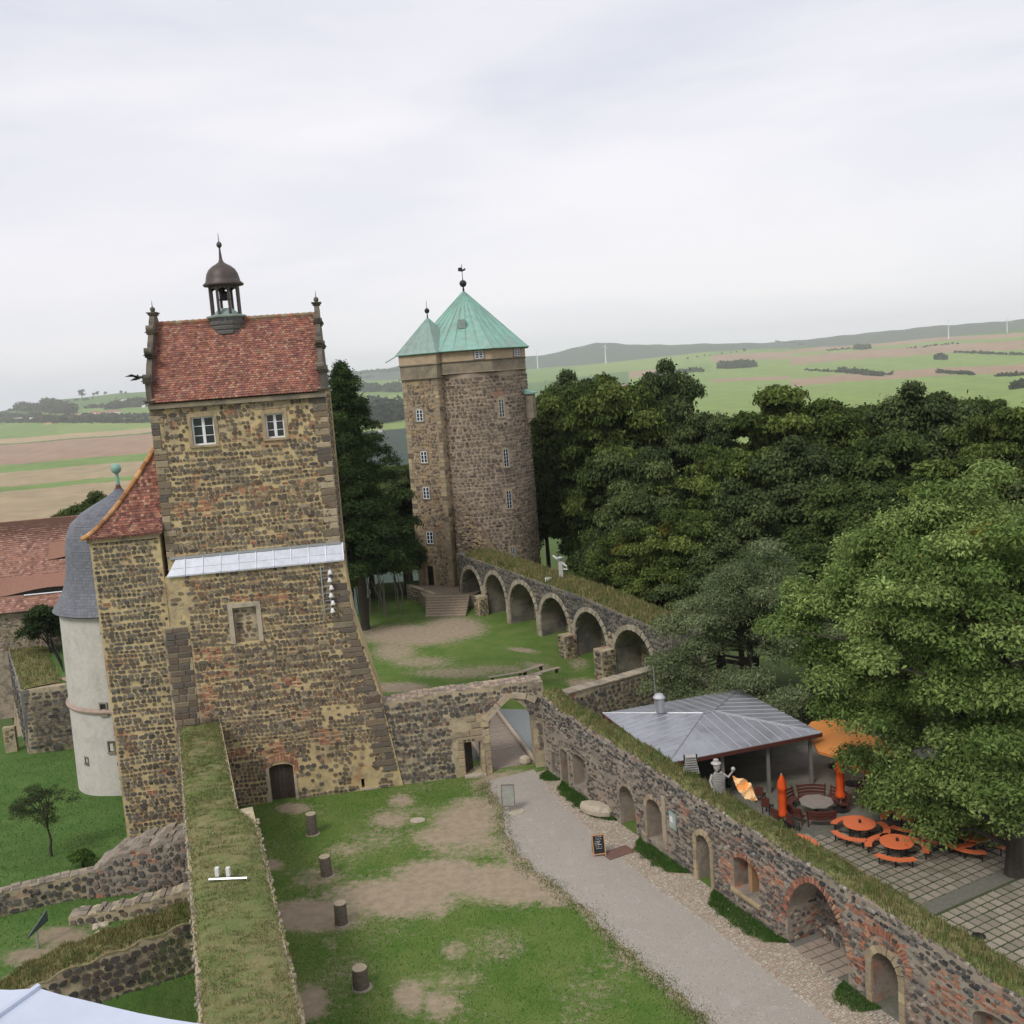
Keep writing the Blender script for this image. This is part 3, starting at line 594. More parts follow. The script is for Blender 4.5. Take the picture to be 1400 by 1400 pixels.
# bell turret
bx, by, _ = TF(1.85, RW, 0); tr = MB()
tr.lathe(bx, by, [(.25, 26.4), (.9, 27.5), (.98, 28.5)], 8, rad(8 + 22.5)); tu = tr.build('bell_turret', slate, bt)
mb = MB()
for zz in range(6):
    z0 = 26.7 + zz * .28
    r = float(np.interp(z0, [26.4, 27.5, 28.5], [.25, .9, .98])) + .05
    mb.lathe(bx, by, [(r, z0), (r + .04, z0 - .02), (r + .05, z0 + .14), (r, z0 + .2)], 8, rad(30.5))
mb.build('turret_skirt_slates', mat('turret_slates', (.12, .11, .10), rough=.6, nscale=2, namp=.4), tu)
mb = MB(); mb.tube([TF(1.85, RW + .97, 28.45), TF(1.85, RW + .4, 26.55)], .04, 4); mb.build('turret_hip', steel, tu)
mb = MB(); mb.lathe(bx, by, [(.95, 28.42), (1.2, 28.5), (1.22, 28.58), (.8, 28.68), (.45, 29.0), (.3, 29.05)], 8, rad(30.5)); mb.build('turret_platform', copper_g, tu)
for k in range(8):
    a = rad(30.5) + k * math.pi / 4; c, s_ = math.cos(a), math.sin(a); mb = MB(); mb.tube([(bx + c * .84, by + s_ * .84, 28.6), (bx + c * .84, by + s_ * .84, 30.35)], .085, 6); mb.build('post', brownc, tu)
mb = MB()
for k in range(8):
    a0 = rad(30.5) + k * math.pi / 4; a1 = a0 + math.pi / 4
    p0 = (bx + math.cos(a0) * .84, by + math.sin(a0) * .84); p1 = (bx + math.cos(a1) * .84, by + math.sin(a1) * .84)
    for j in range(6):
        t0, t1 = j / 6, (j + 1) / 6; z0 = 30.2 - .22 * abs(2 * t0 - 1) ** 2; z1 = 30.2 - .22 * abs(2 * t1 - 1) ** 2
        q = lambda t: (p0[0] + (p1[0] - p0[0]) * t, p0[1] + (p1[1] - p0[1]) * t); a_, b_ = q(t0), q(t1); mb.poly([(*a_, z0), (*b_, z1), (*b_, 30.4), (*a_, 30.4)])
mb.build('arch_band', brownc, tu)
mb = MB(); mb.lathe(bx, by, [(.8, 30.32), (1.16, 30.36), (1.2, 30.44), (1.02, 30.6), (.98, 30.8), (.92, 31.05), (.78, 31.3), (.55, 31.5), (.3, 31.64), (.16, 31.74), (.1, 31.9), (.06, 32.35), (.05, 32.6)], 16); mb.build('dome', brownc, tu, smooth=True)
mb = MB(); mb.lathe(bx, by, [(.03, 32.55), (.13, 32.62), (.17, 32.74), (.12, 32.87), (.03, 32.93), (.015, 33.4)], 10); mb.build('ball_finial', brownc, tu, smooth=True)
mb = MB(); mb.lathe(bx, by, [(.02, 29.5), (.36, 29.52), (.3, 29.66), (.24, 29.86), (.2, 30.0), (.05, 30.08), (.03, 30.3)], 12); mb.build('bell', iron, tu, smooth=True)
# annex with concave tiled roof
AZ0, AZ1 = 16.55, 21.35; AW = -.35
mb = MB(); TA = shiftT(TF, AW); wall_body(mb, TA, -6.5, -2.7, -4, AZ0, 3.8); mb.build('annex_wall', mort_y, bt)
mb = MB(); skin(mb, TA, -6.45, -2.75, -2, AZ0 - .1, (), cw=.27, ch=.235, jit=.1, pal=P_GREY[:5] + P_TOWER[:3], R=R, gap=.05, long=.2, brick=lambda u, z: blob(u, z, [(-6.1, 12.6, .5, .3), (-5, 1.5, .8, .2)]) and R.random() < .5, skip=lambda u, z: .05)
fl_ = Frame(TA(-6.5, -3.8, 0)[:2], rad(-82)); skin(mb, fl_, 0, 3.8, -2, AZ0, (), cw=.4, ch=.3, pal=P_GREY, R=R); tag(mb.build('annex_stones', stone, bt), kind='stuff')
mb = MB(); z = -.8
uL = lambda b: -6.8 + 4.15 * b
prof = lambda b: AZ0 + (AZ1 - AZ0) * b ** 1.35
def TR(a, b, h): b_ = max(0, b); return TF(a, AW + .3 - 2.2 * b_ + h * .8, prof(b_) + h * .55 - (.1 if b < 0 else 0))
mb = MB()
for j in range(14):
    b0, b1 = j / 14, (j + 1) / 14
    mb.poly([TR(uL(b0), b0, 0), TR(-2.45, b0, 0), TR(-2.45, b1, 0), TR(uL(b1), b1, 0)])
    p0 = TR(uL(b0), b0, 0); p1 = TR(uL(b1), b1, 0); q0 = TF(uL(b0), AW - 4.1, prof(b0)); q1 = TF(uL(b1), AW - 4.1 + 2 * b1, prof(b1)); mb.poly([p0, p1, q1, q0])
ar = mb.build('annex_roof', tile_under, bt)
mb = MB(); tile_field(mb, TR, -6.8, -2.5, 30, tw=.18, lo=uL, cols=TILEC + [(.15, .065, .05), (.13, .06, .05), (.19, .07, .05)]); tag(mb.build('roof_tiles', tile_m, ar), kind='stuff')
mb = MB()
for j in range(14): b0, b1 = j / 14, (j + 1.1) / 14; b1 = min(b1, 1); mb.col = R.choice([(.50, .25, .10), (.55, .30, .13), (.45, .21, .09)]); mb.tube([TR(uL(b0), b0, .05), TR(uL(b1), b1, .05)], [.14, .12], 7)
mb.build('hip_tiles', tile_m, ar)
mb = MB(); mb.box(-6.6, -2.7, AW - .02, AW + .16, AZ0 - .28, AZ0 - .03, TF); mb.build('annex_cornice', sandst, bt)
# bell rack on the wall
ur, zr = TF.at(441, 780); _, zr0 = TF.at(447, 838)
br = thing('chime_rack', 'rack of small white chime bells on a vertical rail on the stone tower wall', 'chimes', TF(ur, .1, zr0))
mb = MB(); mb.box(ur - .14, ur - .07, .12, .19, zr0, zr + .25, TF); mb.box(ur + .28, ur + .33, .12, .17, zr0 + .3, zr, TF); mb.build('rail', steel, br)
for k in range(6):
    z = zr0 + .1 + k * (zr - zr0) / 5.6; mb = MB(); mb.box(ur - .12, ur + .42, .1, .15, z + .18, z + .22, TF); mb.build('bracket', steel, br)
    mb = MB(); x, y, _ = TF(ur + .36 + .06 * (k % 2), .3, 0); mb.lathe(x, y, [(.02, z + .22), (.07, z + .2), (.1, z + .1), (.16, z - .02), (.15, z - .03)], 10); mb.build('chime_bell', whitem, br, smooth=True)

# ================================================================== GATE WALL
gt = thing('gate_wall', 'dark stone wall with pointed gateway and small stone door, between tower and long wall', 'wall', TF(13.5, 0, 0))
gu0, _ = TF.at(673, 1040); gu1, _ = TF.at(733, 1040)
du0, dz0 = TF.at(638, 1062); du1, dz1 = TF.at(657, 1019)
GZ = lambda u: float(np.interp(u, [8.6, 12, 16.5, 18.4, 19], [5.15, 5.35, 5.45, 5.4, 5.3]))
gops = [Op(gu0, gu1, 0, 4.55, 1.7, 1.55), Op(du0, du1, 0.05, 2.15)]
mb = MB(); TG = shiftT(TF, -.1); wall_body(mb, TG, 8.5, 18.6, 0, GZ, 1.3, gops, step=.4); mb.build('wall', mort_g, gt)
R = random.Random(11); mb = MB()
sand_zone = lambda u, z: (du0 - .75 < u < gu0 + .05 and z < 3.9) or (gu1 - .1 < u and z < 1)
skin(mb, TG, 8.9, 18.5, 0, lambda u: GZ(u) - .12, gops, cw=.30, ch=.255, pal=P_GREY, R=R, gap=-.02, jit=.5, long=.0, skip=lambda u, z: 1 if sand_zone(u, z) else .04, margin=.2)
tag(mb.build('facing_stones', stone, gt), kind='stuff')
bm_ = Frame(TG(18.6, -1.304, 0)[:2], rad(188)); mb = MB(); skin(mb, bm_, 0, 10, 0, 5.2, [Op(18.6 - gu1, 18.6 - gu0, -1, 4.5, 1.5), Op(18.6 - du1, 18.6 - du0, 0, 2.2)], cw=.6, ch=.4, pal=P_GREY, R=R); tag(mb.build('rear_stones', stone, gt), kind='stuff')
# coping of flat stones
u = 8.9
while u < 18.3:
    l = R.uniform(.22, .42)
    for r_ in range(3):
        if R.random() < .08: continue
        w_ = -.12 - r_ * .42; b = MB(); b.col = R.choice([(.33, .25, .19), (.27, .21, .165), (.38, .30, .23), (.22, .18, .15)]); z = GZ(u)
        b.box(u + .02, u + l - .02, w_ - .38, w_ + R.uniform(-.02, .04), z - .02, z + R.uniform(.03, .09), TF); b.build('coping_stone', stone_s, gt)
    u += l
# dressed blocks round door and gateway
def blocks(parent, T, rects, w1=.06, m=stone_s, pal=P_SAND, R=random.Random(4)):
    for (a, b, c, d) in rects: block_part(parent, T, a + .012, b - .012, c + .012, d - .012, -.06, w1 + R.uniform(-.01, .02), m, R.choice(pal))
rects = []
for (a, b) in ((du0 - .28, du0), (du1, du1 + .26)):
    z = 0
    while z < 2.1: h = R.uniform(.45, .7); rects.append((a - R.choice((0, .12)), b, z, min(z + h, 2.15))); z += h
rects.append((du0 - .35, du1 + .35, 2.15, 2.48)); 
z = 0
while z < 2.7: h = R.uniform(.38, .55); rects.append((gu0 - R.choice((.3, .5)), gu0, z, z + h)); z += h
rects += [(du0 - .5, du0 + .4, 2.5, 2.9), (du0 + .4, gu0 - .3, 2.5, 2.95), (gu0 - 1.1, gu0 - .4, 3.0, 3.35), (gu0 - .55, gu0, 2.95, 3.3), (gu0 - 1.4, gu0 - .8, 3.4, 3.7)]
blocks(gt, TG, rects)
# arch slabs
def slab(p0, p1, th, w0=-.3, w1=.14, col=(.42, .35, .25)):
    (a, b), (c, d) = p0, p1; l = math.hypot(c - a, d - b); nx_, nz_ = -(d - b) / l * th, (c - a) / l * th
    mb = MB(); mb.col = col; mb.hexa([TG(a, w0, b), TG(c, w0, d), TG(c + nx_, w0, d + nz_), TG(a + nx_, w0, b + nz_), TG(a, w1, b), TG(c, w1, d), TG(c + nx_, w1, d + nz_), TG(a + nx_, w1, b + nz_)]); mb.build('arch_block', stone_s, gt)
gc = (gu0 + gu1) / 2
slab((gu0 - .1, 3.25), (gu0 + .75, 4.12), .38); slab((gu0 + .78, 4.14), (gc + .05, 4.6), .38, col=(.38, .31, .22)); slab((gc + .1, 4.62), (gc + .95, 4.42), .36); slab((gc + .98, 4.40), (gc + 1.5, 4.12), .36, col=(.36, .3, .22))
# little door leaf standing open
mb = MB(); mb.hexa([TG(du0 + .05, -.5, .06), TG(du0 + .1, -.5, .06), TG(du0 + .55, -1.1, .06), TG(du0 + .5, -1.1, .06), TG(du0 + .05, -.5, 2.1), TG(du0 + .1, -.5, 2.1), TG(du0 + .55, -1.1, 2.1), TG(du0 + .5, -1.1, 2.1)]); d_ = mb.build('door', woodd, gt); d_['label'] = 'dark wooden door leaf standing ajar'
mb = MB(); mb.box(du0 - .1, du1 + .2, -.1, .4, .01, .12, TG); mb.build('door_step', palest, gt)
mb = MB()
for k in range(3): mb.box(du0 - .02 + k * .26, du0 + .14 + k * .26, .055, .09, 2.24 + .02 * (k % 2), 2.32, TG)
mb.build('iron_letters', iron, gt)
# turf edge and green on gate top
# bridge
bd = thing('wooden_bridge', 'plank footbridge with low side beam leading out through the gateway', 'bridge', (-1.2, 61.5, 0))
A0 = np.array([.35, 60.9]); A1 = np.array([-2.6, 73.2]); dv = (A1 - A0) / np.linalg.norm(A1 - A0); nv = np.array([dv[1], -dv[0]]) * -1
Lb = float(np.linalg.norm(A1 - A0)); n = int(Lb / .26)
mb0 = None
for k in range(n):
    m = MB(); P = []
    for (t, s_) in ((k * .26 + .01, 0), (k * .26 + .25, 0), (k * .26 + .25, 3.1), (k * .26 + .01, 3.1)): q = A0 + dv * t + nv * s_; P.append((q[0], q[1]))
    z0 = .0 + random.uniform(0, .015); m.hexa([(*p, z0 - .06) for p in P] + [(*p, z0 + .02) for p in P]); m.build('plank', mat('bridge_plank', (.24, .195, .155), nscale=4, namp=.25, isl=.2), bd)
for s_ in (0.05, 3.05):
    m = MB(); a = A0 + nv * s_; b = A1 + nv * s_; m.tube([(a[0], a[1], .16), (b[0], b[1], .16)], .13, 6); m.build('side_beam', woodp, bd)
for s_ in (.4, 2.7):
    m = MB(); a = A0 + nv * s_; b = A1 + nv * s_; m.hexa([(a[0] - .1, a[1], -.4), (a[0] + .1, a[1], -.4), (b[0] + .1, b[1], -.4), (b[0] - .1, b[1], -.4), (a[0] - .1, a[1], -.07), (a[0] + .1, a[1], -.07), (b[0] + .1, b[1], -.07), (b[0] - .1, b[1], -.07)]); m.build('bearer', woodd, bd)

# ================================================================== LEFT WALL WITH TURF TOP
LF = Frame((-19.95, 56.6), math.atan2(-.948, .319)); LZ = 5.3
lw = thing('turf_topped_wall', 'thick stone wall with broad grass top running from near left towards the bell tower', 'wall', LF(25, -1.3, 0))
mb = MB(); wall_body(mb, LF, 0.3, 54, -4.5, lambda u: LZ + .0, 2.34); 
mb.build('wall', mort_g, lw)
mb = MB(); mb.hexa([LF(15.3, -2.3, 0), LF(13.5, -2.3, 0), LF(15.3, -3.1, 0), LF(54, -2.75, 0), LF(15.3, -2.3, LZ - .03), LF(13.5, -2.3, LZ - .03), LF(15.3, -3.1, LZ - .03), LF(54, -2.75, LZ - .03)])
mb = MB(); wall_body(mb, shiftT(LF, -2.342), 13.6, 54, 0, LZ - .004, .62); mb.build('buttress_wall', mort_g, lw)
def turf(parent, T, u0, u1, wa, wb, zt, m=gm_top, bulge=.12, st=.2, nb=3000, hmin=.08, hmax=.3, cols=G_DRY, rnd=.05, wid=.02, name='turf'):
    """turf between w=wa (front) and w=wb (back) (functions of u), blades on top"""
    wa = fn(wa); wb = fn(wb); zt = fn(zt); nu = max(4, int((u1 - u0) / st)); nw = 9
    V = []; 
    for i in range(nu + 1):
        u = u0 + (u1 - u0) * i / nu; a, b = wa(u), wb(u); ja = random.uniform(-.05, .05); jb = random.uniform(-.05, .05)
        for j in range(nw):
            t = j / (nw - 1); w = a + ja + (b + jb - a - ja) * t; edge = min(1, min(t, 1 - t) * 6)
            V.append(T(u, w, zt(u) - (.06 if j in (0, nw - 1) else 0) + edge * (bulge + random.uniform(-rnd, rnd) + .02 * math.sin(u * 1.3 + t * 4))))
    i = np.arange((nu + 1) * nw).reshape(nu + 1, nw); Q = np.stack([i[:-1, :-1], i[1:, :-1], i[1:, 1:], i[:-1, 1:]], -1).reshape(-1, 4)
    o = np_mesh(name, V, Q, m, parent, smooth=True); at = o.data.attributes.new('Bare', 'FLOAT', 'POINT')
    tt = np.tile(np.linspace(0, 1, nw), nu + 1); at.data.foreach_set('value', (.22 + .3 * (np.abs(tt - .5) > .42) + .15 * np.sin(np.arange(len(tt)) * .011)).astype(np.float32))
    if nb:
        u = RNG.uniform(u0, u1, nb); t = np.clip(RNG.uniform(.02, .98, nb), 0, 1); A = np.array([wa(x) for x in u]); B = np.array([wb(x) for x in u]); w = A + (B - A) * t
        P = np.array([T(a_, b_, 0) for a_, b_ in zip(u, w)]); Z = np.array([zt(x) for x in u]) + np.minimum(1, np.minimum(t, 1 - t) * 6) * bulge
        cl = np.clip(.5 + .35 * np.sin(u * 5.3 + np.sin(t * 9 + u * 2) * 2) + .3 * np.sin(t * 11 + u * 8.1), 0, 1); h = (hmin + (hmax - hmin) * RNG.uniform(0, 1, nb) ** 2 * (.4 + .9 * cl))
        blades('grass', P[:, :2], Z, h, cols, parent, wid=wid)
    return o
turf(lw, LF, .4, 54, 0.02, lambda u: float(np.interp(u, [0, 13.4, 15.2, 16, 54], [-2.34, -2.34, -2.95, -3.05, -2.95])), LZ, nb=60000, bulge=.14, hmin=.03, hmax=.13, wid=.012,
     cols=[(.12, .17, .05), (.14, .18, .055), (.20, .20, .08), (.11, .155, .045), (.28, .23, .12), (.16, .18, .06)])
mb = MB(); R = random.Random(8)
for k in range(230):
    u = R.uniform(12, 54); s_ = R.choice((0, 1)); w = .02 if s_ else float(np.interp(u, [13.6, 15.2, 54], [-2.4, -3.02, -2.93])); 
    if not s_ and u < 14: continue
    one_stone(mb, lambda a, b, c: LF(a, w + c, LZ + .0 + b), u, R.uniform(-.05, .05), R.uniform(.03, .09), R.uniform(.03, .07), 0, .05, R.choice([(.27, .23, .17), (.2, .17, .13), (.32, .28, .22)]), R)
tag(mb.build('edge_stones', stone_s, lw), kind='stuff')
mb = MB(); skin(mb, LF, 0.5, 40, -4, 5.2, (), cw=.5, ch=.36, pal=P_GREY, R=R); rr = Frame(LF(40, -2.965, 0)[:2], LF and math.atan2(.948, -.319)); skin(mb, rr, 0, 26, 0, 5.2, (), cw=.5, ch=.36, pal=P_GREY, R=R)
tag(mb.build('facing_stones', stone, lw), kind='stuff')
# floodlights on the turf
fx, fy = g(312, 1201, 5.45)
fl = thing('floodlight_bar', 'metal bar with two small white floodlights on the turf-topped wall', 'floodlight', (fx, fy, 5.45))
e1 = g(286, 1204, 5.5); e2 = g(338, 1202, 5.5)
mb = MB(); mb.tube([(*e1, 5.55), (*e2, 5.55)], .045, 4); mb.tube([(e1[0], e1[1], 5.3), (e1[0], e1[1], 5.56)], .03, 4); mb.tube([(e2[0], e2[1], 5.3), (e2[0], e2[1], 5.56)], .03, 4); mb.build('mounting_bar', steel, fl)
for px in (297, 312):
    a = g(px, 1196, 5.6); mb = MB(); mb.box(a[0] - .07, a[0] + .07, a[1] - .05, a[1] + .12, 5.55, 5.88); h_ = mb.build('lamp_head', whitem, fl); mb = MB(); mb.box(a[0] - .05, a[0] + .05, a[1] + .122, a[1] + .13, 5.6, 5.84); mb.build('lens', glass, h_)

# ================================================================== LONG WALL BESIDE THE TERRACE
cw = thing('long_ruined_wall', 'long grey ruined wall with turf top and brick and stone openings along the gravel path', 'wall', CF(16, -.7, 0))
CZ = lambda u: float(np.interp(u, [0, 2, 11, 17, 26, 33, 50], [4.75, 4.4, 4.2, 4.0, 3.95, 3.7, 3.5])) + .05 * math.sin(u * 1.9)
R = random.Random(21)
C_OP = dict(slit=Op(.95, 1.35, .1, 1.5), door=Op(2.3, 3.15, .0, 2.15, .12), rag=Op(3.7, 5.25, .35, 2.35, .35), niche=Op(8.9, 10.5, .0, 2.35, .9), tall=Op(11.7, 13.1, .35, 2.6, .6), arch=Op(15.98, 17.05, 0, 2.4, .6), brick=Op(18.75, 20.5, .85, 2.5, .45), big=Op(22.3, 25.75, 0, 3.35, 2.2, 1.7), last=Op(27.05, 28.35, 0, 2.3, .7), end=Op(31.5, 33.5, .2, 2.6, .5))
ops = list(C_OP.values())
mb = MB(); wall_body(mb, CF, .0, 50, 0, CZ, 1.4, ops, step=.6); mb.build('wall', mort_c, cw)
mb = MB()
for (k, dp) in (('rag', .7), ('niche', .9), ('tall', .95), ('brick', .8), ('end', .6)):
    o = C_OP[k]; mb.box(o.u0 - .0, o.u1 + .0, -dp - .3, -dp, 0, o.z1, CF)
mb.box(21.7, 22.3, -3.0, -1.41, 0, 2.3, CF); mb.box(21.7, 26.4, -3.3, -3.01, 0, 1.9, CF)
for (a, b) in ((15.6, 17.5), (26.7, 28.8)): mb.box(a, b, -2.9, -2.7, 0, 2.4, CF); mb.box(a - .2, a, -2.9, -1.41, 0, 2.4, CF); mb.box(b, b + .2, -2.9, -1.41, 0, 2.4, CF); mb.box(a - .2, b + .2, -2.9, -1.41, 2.405, 2.5, CF)  # unseen closed boxes added behind two doorways to keep them dark
mb.build('niche_wall_and_dark_boxes', mort_c, cw)
mb = MB()
bz = lambda u, z: blob(u, z, [(13, 1.0, .6, .8), (18.2, 1.6, .5, .8), (21.4, 2.6, .7, .4), (26.5, 3.0, 1.3, .45), (27.8, 2.9, 1.2, .4), (26.2, 1.0, .5, .6), (30.5, 2.3, .9, .9), (5.0, 1.2, .4, .7), (15, 3, .4, .4), (32.5, 3, 1, .4)])
lime = lambda u, z: .55 if (u < 14 and z < 3.3 and ns(u * .8, z) > .45) else .08
P_LICH = [(.075, .072, .07), (.10, .095, .09), (.055, .053, .052), (.15, .14, .125), (.24, .23, .20)]
cpal = lambda u, z: P_LICH if z > CZ(u) - .55 - .8 * R.random() else P_CAFE
skin(mb, CF, .15, 46, 0, lambda u: CZ(u) - .06, ops, cw=.24, ch=.155, pal=cpal, R=R, gap=.1, jit=.9, dep=.06, long=.15, brick=lambda u, z: bz(u, z) and R.random() < .75, skip=lime, margin=.12)
jf = Frame(CF(22.3, 0, 0)[:2], 0); jf.d = (-CF.o[0], -CF.o[1]); jf.o = CF.d
skin(mb, jf, .03, 2.95, 0, lambda u: 2.9 if u < .4 else (3.1 if u < 1.4 else 2.2), (), cw=.30, ch=.2, pal=P_CAFE + [(.3, .25, .18)], R=R, jit=.8, brick=lambda u, z: R.random() < .12, skip=lambda u, z: .12, w=.0)
for (k, dp) in (('rag', .7), ('niche', .9), ('tall', .95), ('brick', .8), ('end', .6)):
    o = C_OP[k]; skin(mb, shiftT(CF, -dp), o.u0, o.u1, 0, o.z1, (), cw=.3, ch=.2, pal=P_CAFE, R=R, jit=.9, brick=lambda u, z: R.random() < .35, skip=lambda u, z: .15)
tag(mb.build('facing_stones', stone, cw), kind='stuff')
cr_ = Frame(CF(46, -1.402, 0)[:2], math.atan2(.9119, -.4104)); mb = MB(); skin(mb, cr_, 0, 46, 0, 3.5, [Op(46 - o.u1, 46 - o.u0, o.z0, o.z1) for o in (C_OP['door'], C_OP['arch'], C_OP['last'])], cw=.55, ch=.35, pal=P_CAFE, R=R); tag(mb.build('rear_stones', stone, cw), kind='stuff')
def arch_ring(parent, T, o, wd, w0, w1, m, pal, name='arch_stone', jambs=True, n=11, R=random.Random(6), single=True, legh=.4):
    """voussoirs round an arched opening, each a part when single"""
    hw = (o.u1 - o.u0) / 2; uc = (o.u0 + o.u1) / 2; zs = o.z1 - o.arch
    def pt(t, e): c, s_ = math.cos(t), math.sin(t); return (uc - (hw + e) * (abs(c) ** (2 / o.pw)) * (1 if c > 0 else -1), zs + (o.arch + e) * s_ ** (2 / o.pw) if s_ > 0 else zs)
    items = []
    for k in range(n):
        t0 = math.pi * k / n + .01; t1 = math.pi * (k + 1) / n - .01; items.append([pt(t0, 0), pt(t1, 0), pt(t1, wd), pt(t0, wd)])
    if jambs:
        for sgn in (-1, 1):
            z = o.z0
            while z < zs - .05:
                h = min(R.uniform(legh * .8, legh * 1.3), zs - z); a = uc + sgn * hw; b = a + sgn * wd; items.append([(min(a, b), z + .006), (max(a, b), z + .006), (max(a, b), z + h - .006), (min(a, b), z + h - .006)]); z += h
    M = None if single else MB()
    for q in items:
        b = M or MB(); b.col = R.choice(pal); cx = sum(p[0] for p in q) / 4; cz = sum(p[1] for p in q) / 4; e = w1 + R.uniform(-.012, .012)
        b.hexa([T(a, w0, c) for a, c in q] + [T(cx + (a - cx) * .95, e, cz + (c - cz) * .95) for a, c in q])
        if single: b.build(name, m, parent)
    if not single: return tag(M.build(name, m, parent), kind='stuff')
arch_ring(cw, CF, C_OP['arch'], .26, -.6, .09, stone_s, P_SAND, R=R, n=9)
arch_ring(cw, CF, C_OP['last'], .3, -.6, .09, stone_s, P_SAND, R=R, n=9)
arch_ring(cw, CF, C_OP['door'], .22, -.4, .07, stone_s, [(.30, .25, .19), (.26, .22, .17)], R=R, n=4, legh=.7)
arch_ring(cw, CF, C_OP['niche'], .16, -.3, .05, stone_s, [(.30, .25, .19), (.26, .22, .17)], R=R, n=9, jambs=False)
arch_ring(cw, CF, C_OP['tall'], .26, -.3, .08, stone_s, P_SAND[2:] + [(.28, .22, .17)], R=R, n=8, legh=.5)
arch_ring(cw, CF, C_OP['brick'], .26, -.2, .04, brickm, BRICK, jambs=False, R=R, n=22, single=False, name='brick_arch')
arch_ring(cw, CF, C_OP['big'], .30, -.2, .05, brickm, BRICK, jambs=False, R=R, n=44, single=False, name='brick_arch')
o_ = Op(26.7, 28.7, 0, 2.95, 1.0); arch_ring(cw, CF, o_, .3, -.1, .05, brickm, BRICK, jambs=False, R=R, n=26, single=False, name='brick_arch')
block_part(cw, CF, 18.6, 20.6, .66, .84, -.4, .14, sandst, (1, 1, 1), 'sill')
block_part(cw, CF, 13.15, 13.45, .4, 3.1, -.1, .1, stone_s, (.36, .30, .22), 'pilaster'); block_part(cw, CF, 11.2, 11.65, 0, .5, -.1, .14, stone_s, (.30, .25, .19), 'pilaster_foot')
mb = MB(); a, b = C_OP['brick'].u0 + .55, C_OP['brick'].u0 + .8; mb.col = (.33, .2, .11); mb.box(a, b, -.7, -.35, .86, 2.3, CF); mb.build('pier', brickm, cw)
mb = MB(); mb.box(2.32, 3.13, -1.0, -.92, .02, 2.1, CF); mb.build('door', woodd, cw)
turf(cw, CF, .1, 50, lambda u: -.06 + .05 * math.sin(u * 3), -1.3, lambda u: CZ(u) + .0, nb=42000, bulge=.22, hmin=.05, hmax=.34, rnd=.06, wid=.014, cols=G_DRY + [(.12, .165, .05)] * 3)
mb = MB()
for k in range(260): u = R.uniform(.3, 49); one_stone(mb, lambda a, b, c: CF(a, -.02 + c * .6, CZ(a) + b), u, R.uniform(-.08, .06), R.uniform(.05, .14), R.uniform(.04, .1), 0, .08, R.choice(P_CAFE + [(.38, .35, .28)]), R)
tag(mb.build('edge_stones', stone_s, cw), kind='stuff')
sp = CF(14.1, .06, 2.2); sg = thing('notice_board', 'small pale notice board fixed to the long wall right of a tall arched opening', 'sign', sp)
mb = MB(); mb.box(13.8, 14.4, .05, .10, 1.75, 2.6, CF); q = mb.build('frame', copper_g, sg); mb = MB(); mb.box(13.86, 14.34, .101, .112, 1.82, 2.53, CF); mb.build('panel', mat('notice', (.33, .37, .34)), q)
mb = MB(); mb.box(13.9, 14.15, .113, .118, 2.1, 2.4, CF); mb.build('pictogram', whitem, q)
# tree-of-stones: boulder, mat
bx_, by_ = g(816, 1112); bo = MB(); bo.lathe(bx_, by_, [(.75, 0.0), (.95, .12), (.95, .34), (.85, .48), (.6, .55), (.2, .56)], 9, .3, 1.15, .6); o = bo.build('boulder', palest, None, off=(bx_, by_, 0)); o.location = (bx_, by_, 0)
o.rotation_euler = (0, 0, -.7); tag(o, 'low pale stone block lying in the grass strip beside the long wall', 'boulder')
bx_, by_ = g(718, 1044); bo = MB(); bo.lathe(bx_, by_, [(.3, 0), (.38, .15), (.33, .4), (.15, .5)], 8, .3); o = bo.build('boulder', palest, None, off=(bx_, by_, 0)); o.location = (bx_, by_, 0); tag(o, 'small rounded stone at the right foot of the gateway', 'boulder')
mx_, my_ = g(845, 1166); mb = MB(); mb.box(-.75, .75, -.45, .45, .012, .035); o = mb.build('door_mat', mat('doormat', (.16, .09, .07))); o.location = (mx_, my_, 0); o.rotation_euler = (0, 0, .45); tag(o, 'reddish brown mat lying on the cobbles beside the chalkboard', 'mat')

# ================================================================== ROUND TOWER WITH STAIR TOWER
RC = (-3.6, 117.0); RR = 6.35
rt = thing('round_tower', 'tall round stone tower with green copper roof and square stair tower in front', 'tower', (RC[0], RC[1], 0))
def CT(r0, taper=0.0):
    def T(u, w, z): a = u / r0; r = r0 + w + taper * (24 - z) ; return (RC[0] + r * math.sin(a), RC[1] - r * math.cos(a), z)
    return T
T0 = CT(RR, .006)
mb = MB(); mb.lathe(*RC, [(RR + .18, -3), (RR, 24.4)], 64); mb.build('shaft', mat('mortar_round', (.36, .28, .21), nscale=1.1, namp=.3, bump=.5, bscale=9, patch=((.28, .22, .165), .5, .45, .65)), rt)
mb = MB(); mb.lathe(*RC, [(RR + .46, 24.4), (RR + .46, 25.58)], 8, rad(22.5)); mb.build('ashlar_band', ashlar, rt)
mb = MB(); mb.lathe(*RC, [(RR + .4, 24.28), (RR + .62, 24.38), (RR + .46, 24.46)], 8, rad(22.5)); mb.lathe(*RC, [(RR + .56, 25.58), (RR + .62, 25.66), (RR + .4, 25.72)], 8, rad(22.5)); mb.build('string_course', ashlar, rt)
mb = MB(); mb.lathe(*RC, [(RR + .5, 25.7), (RR + .5, 26.8)], 8, rad(22.5)); mb.build('plaster_storey', plast, rt)
R = random.Random(31)
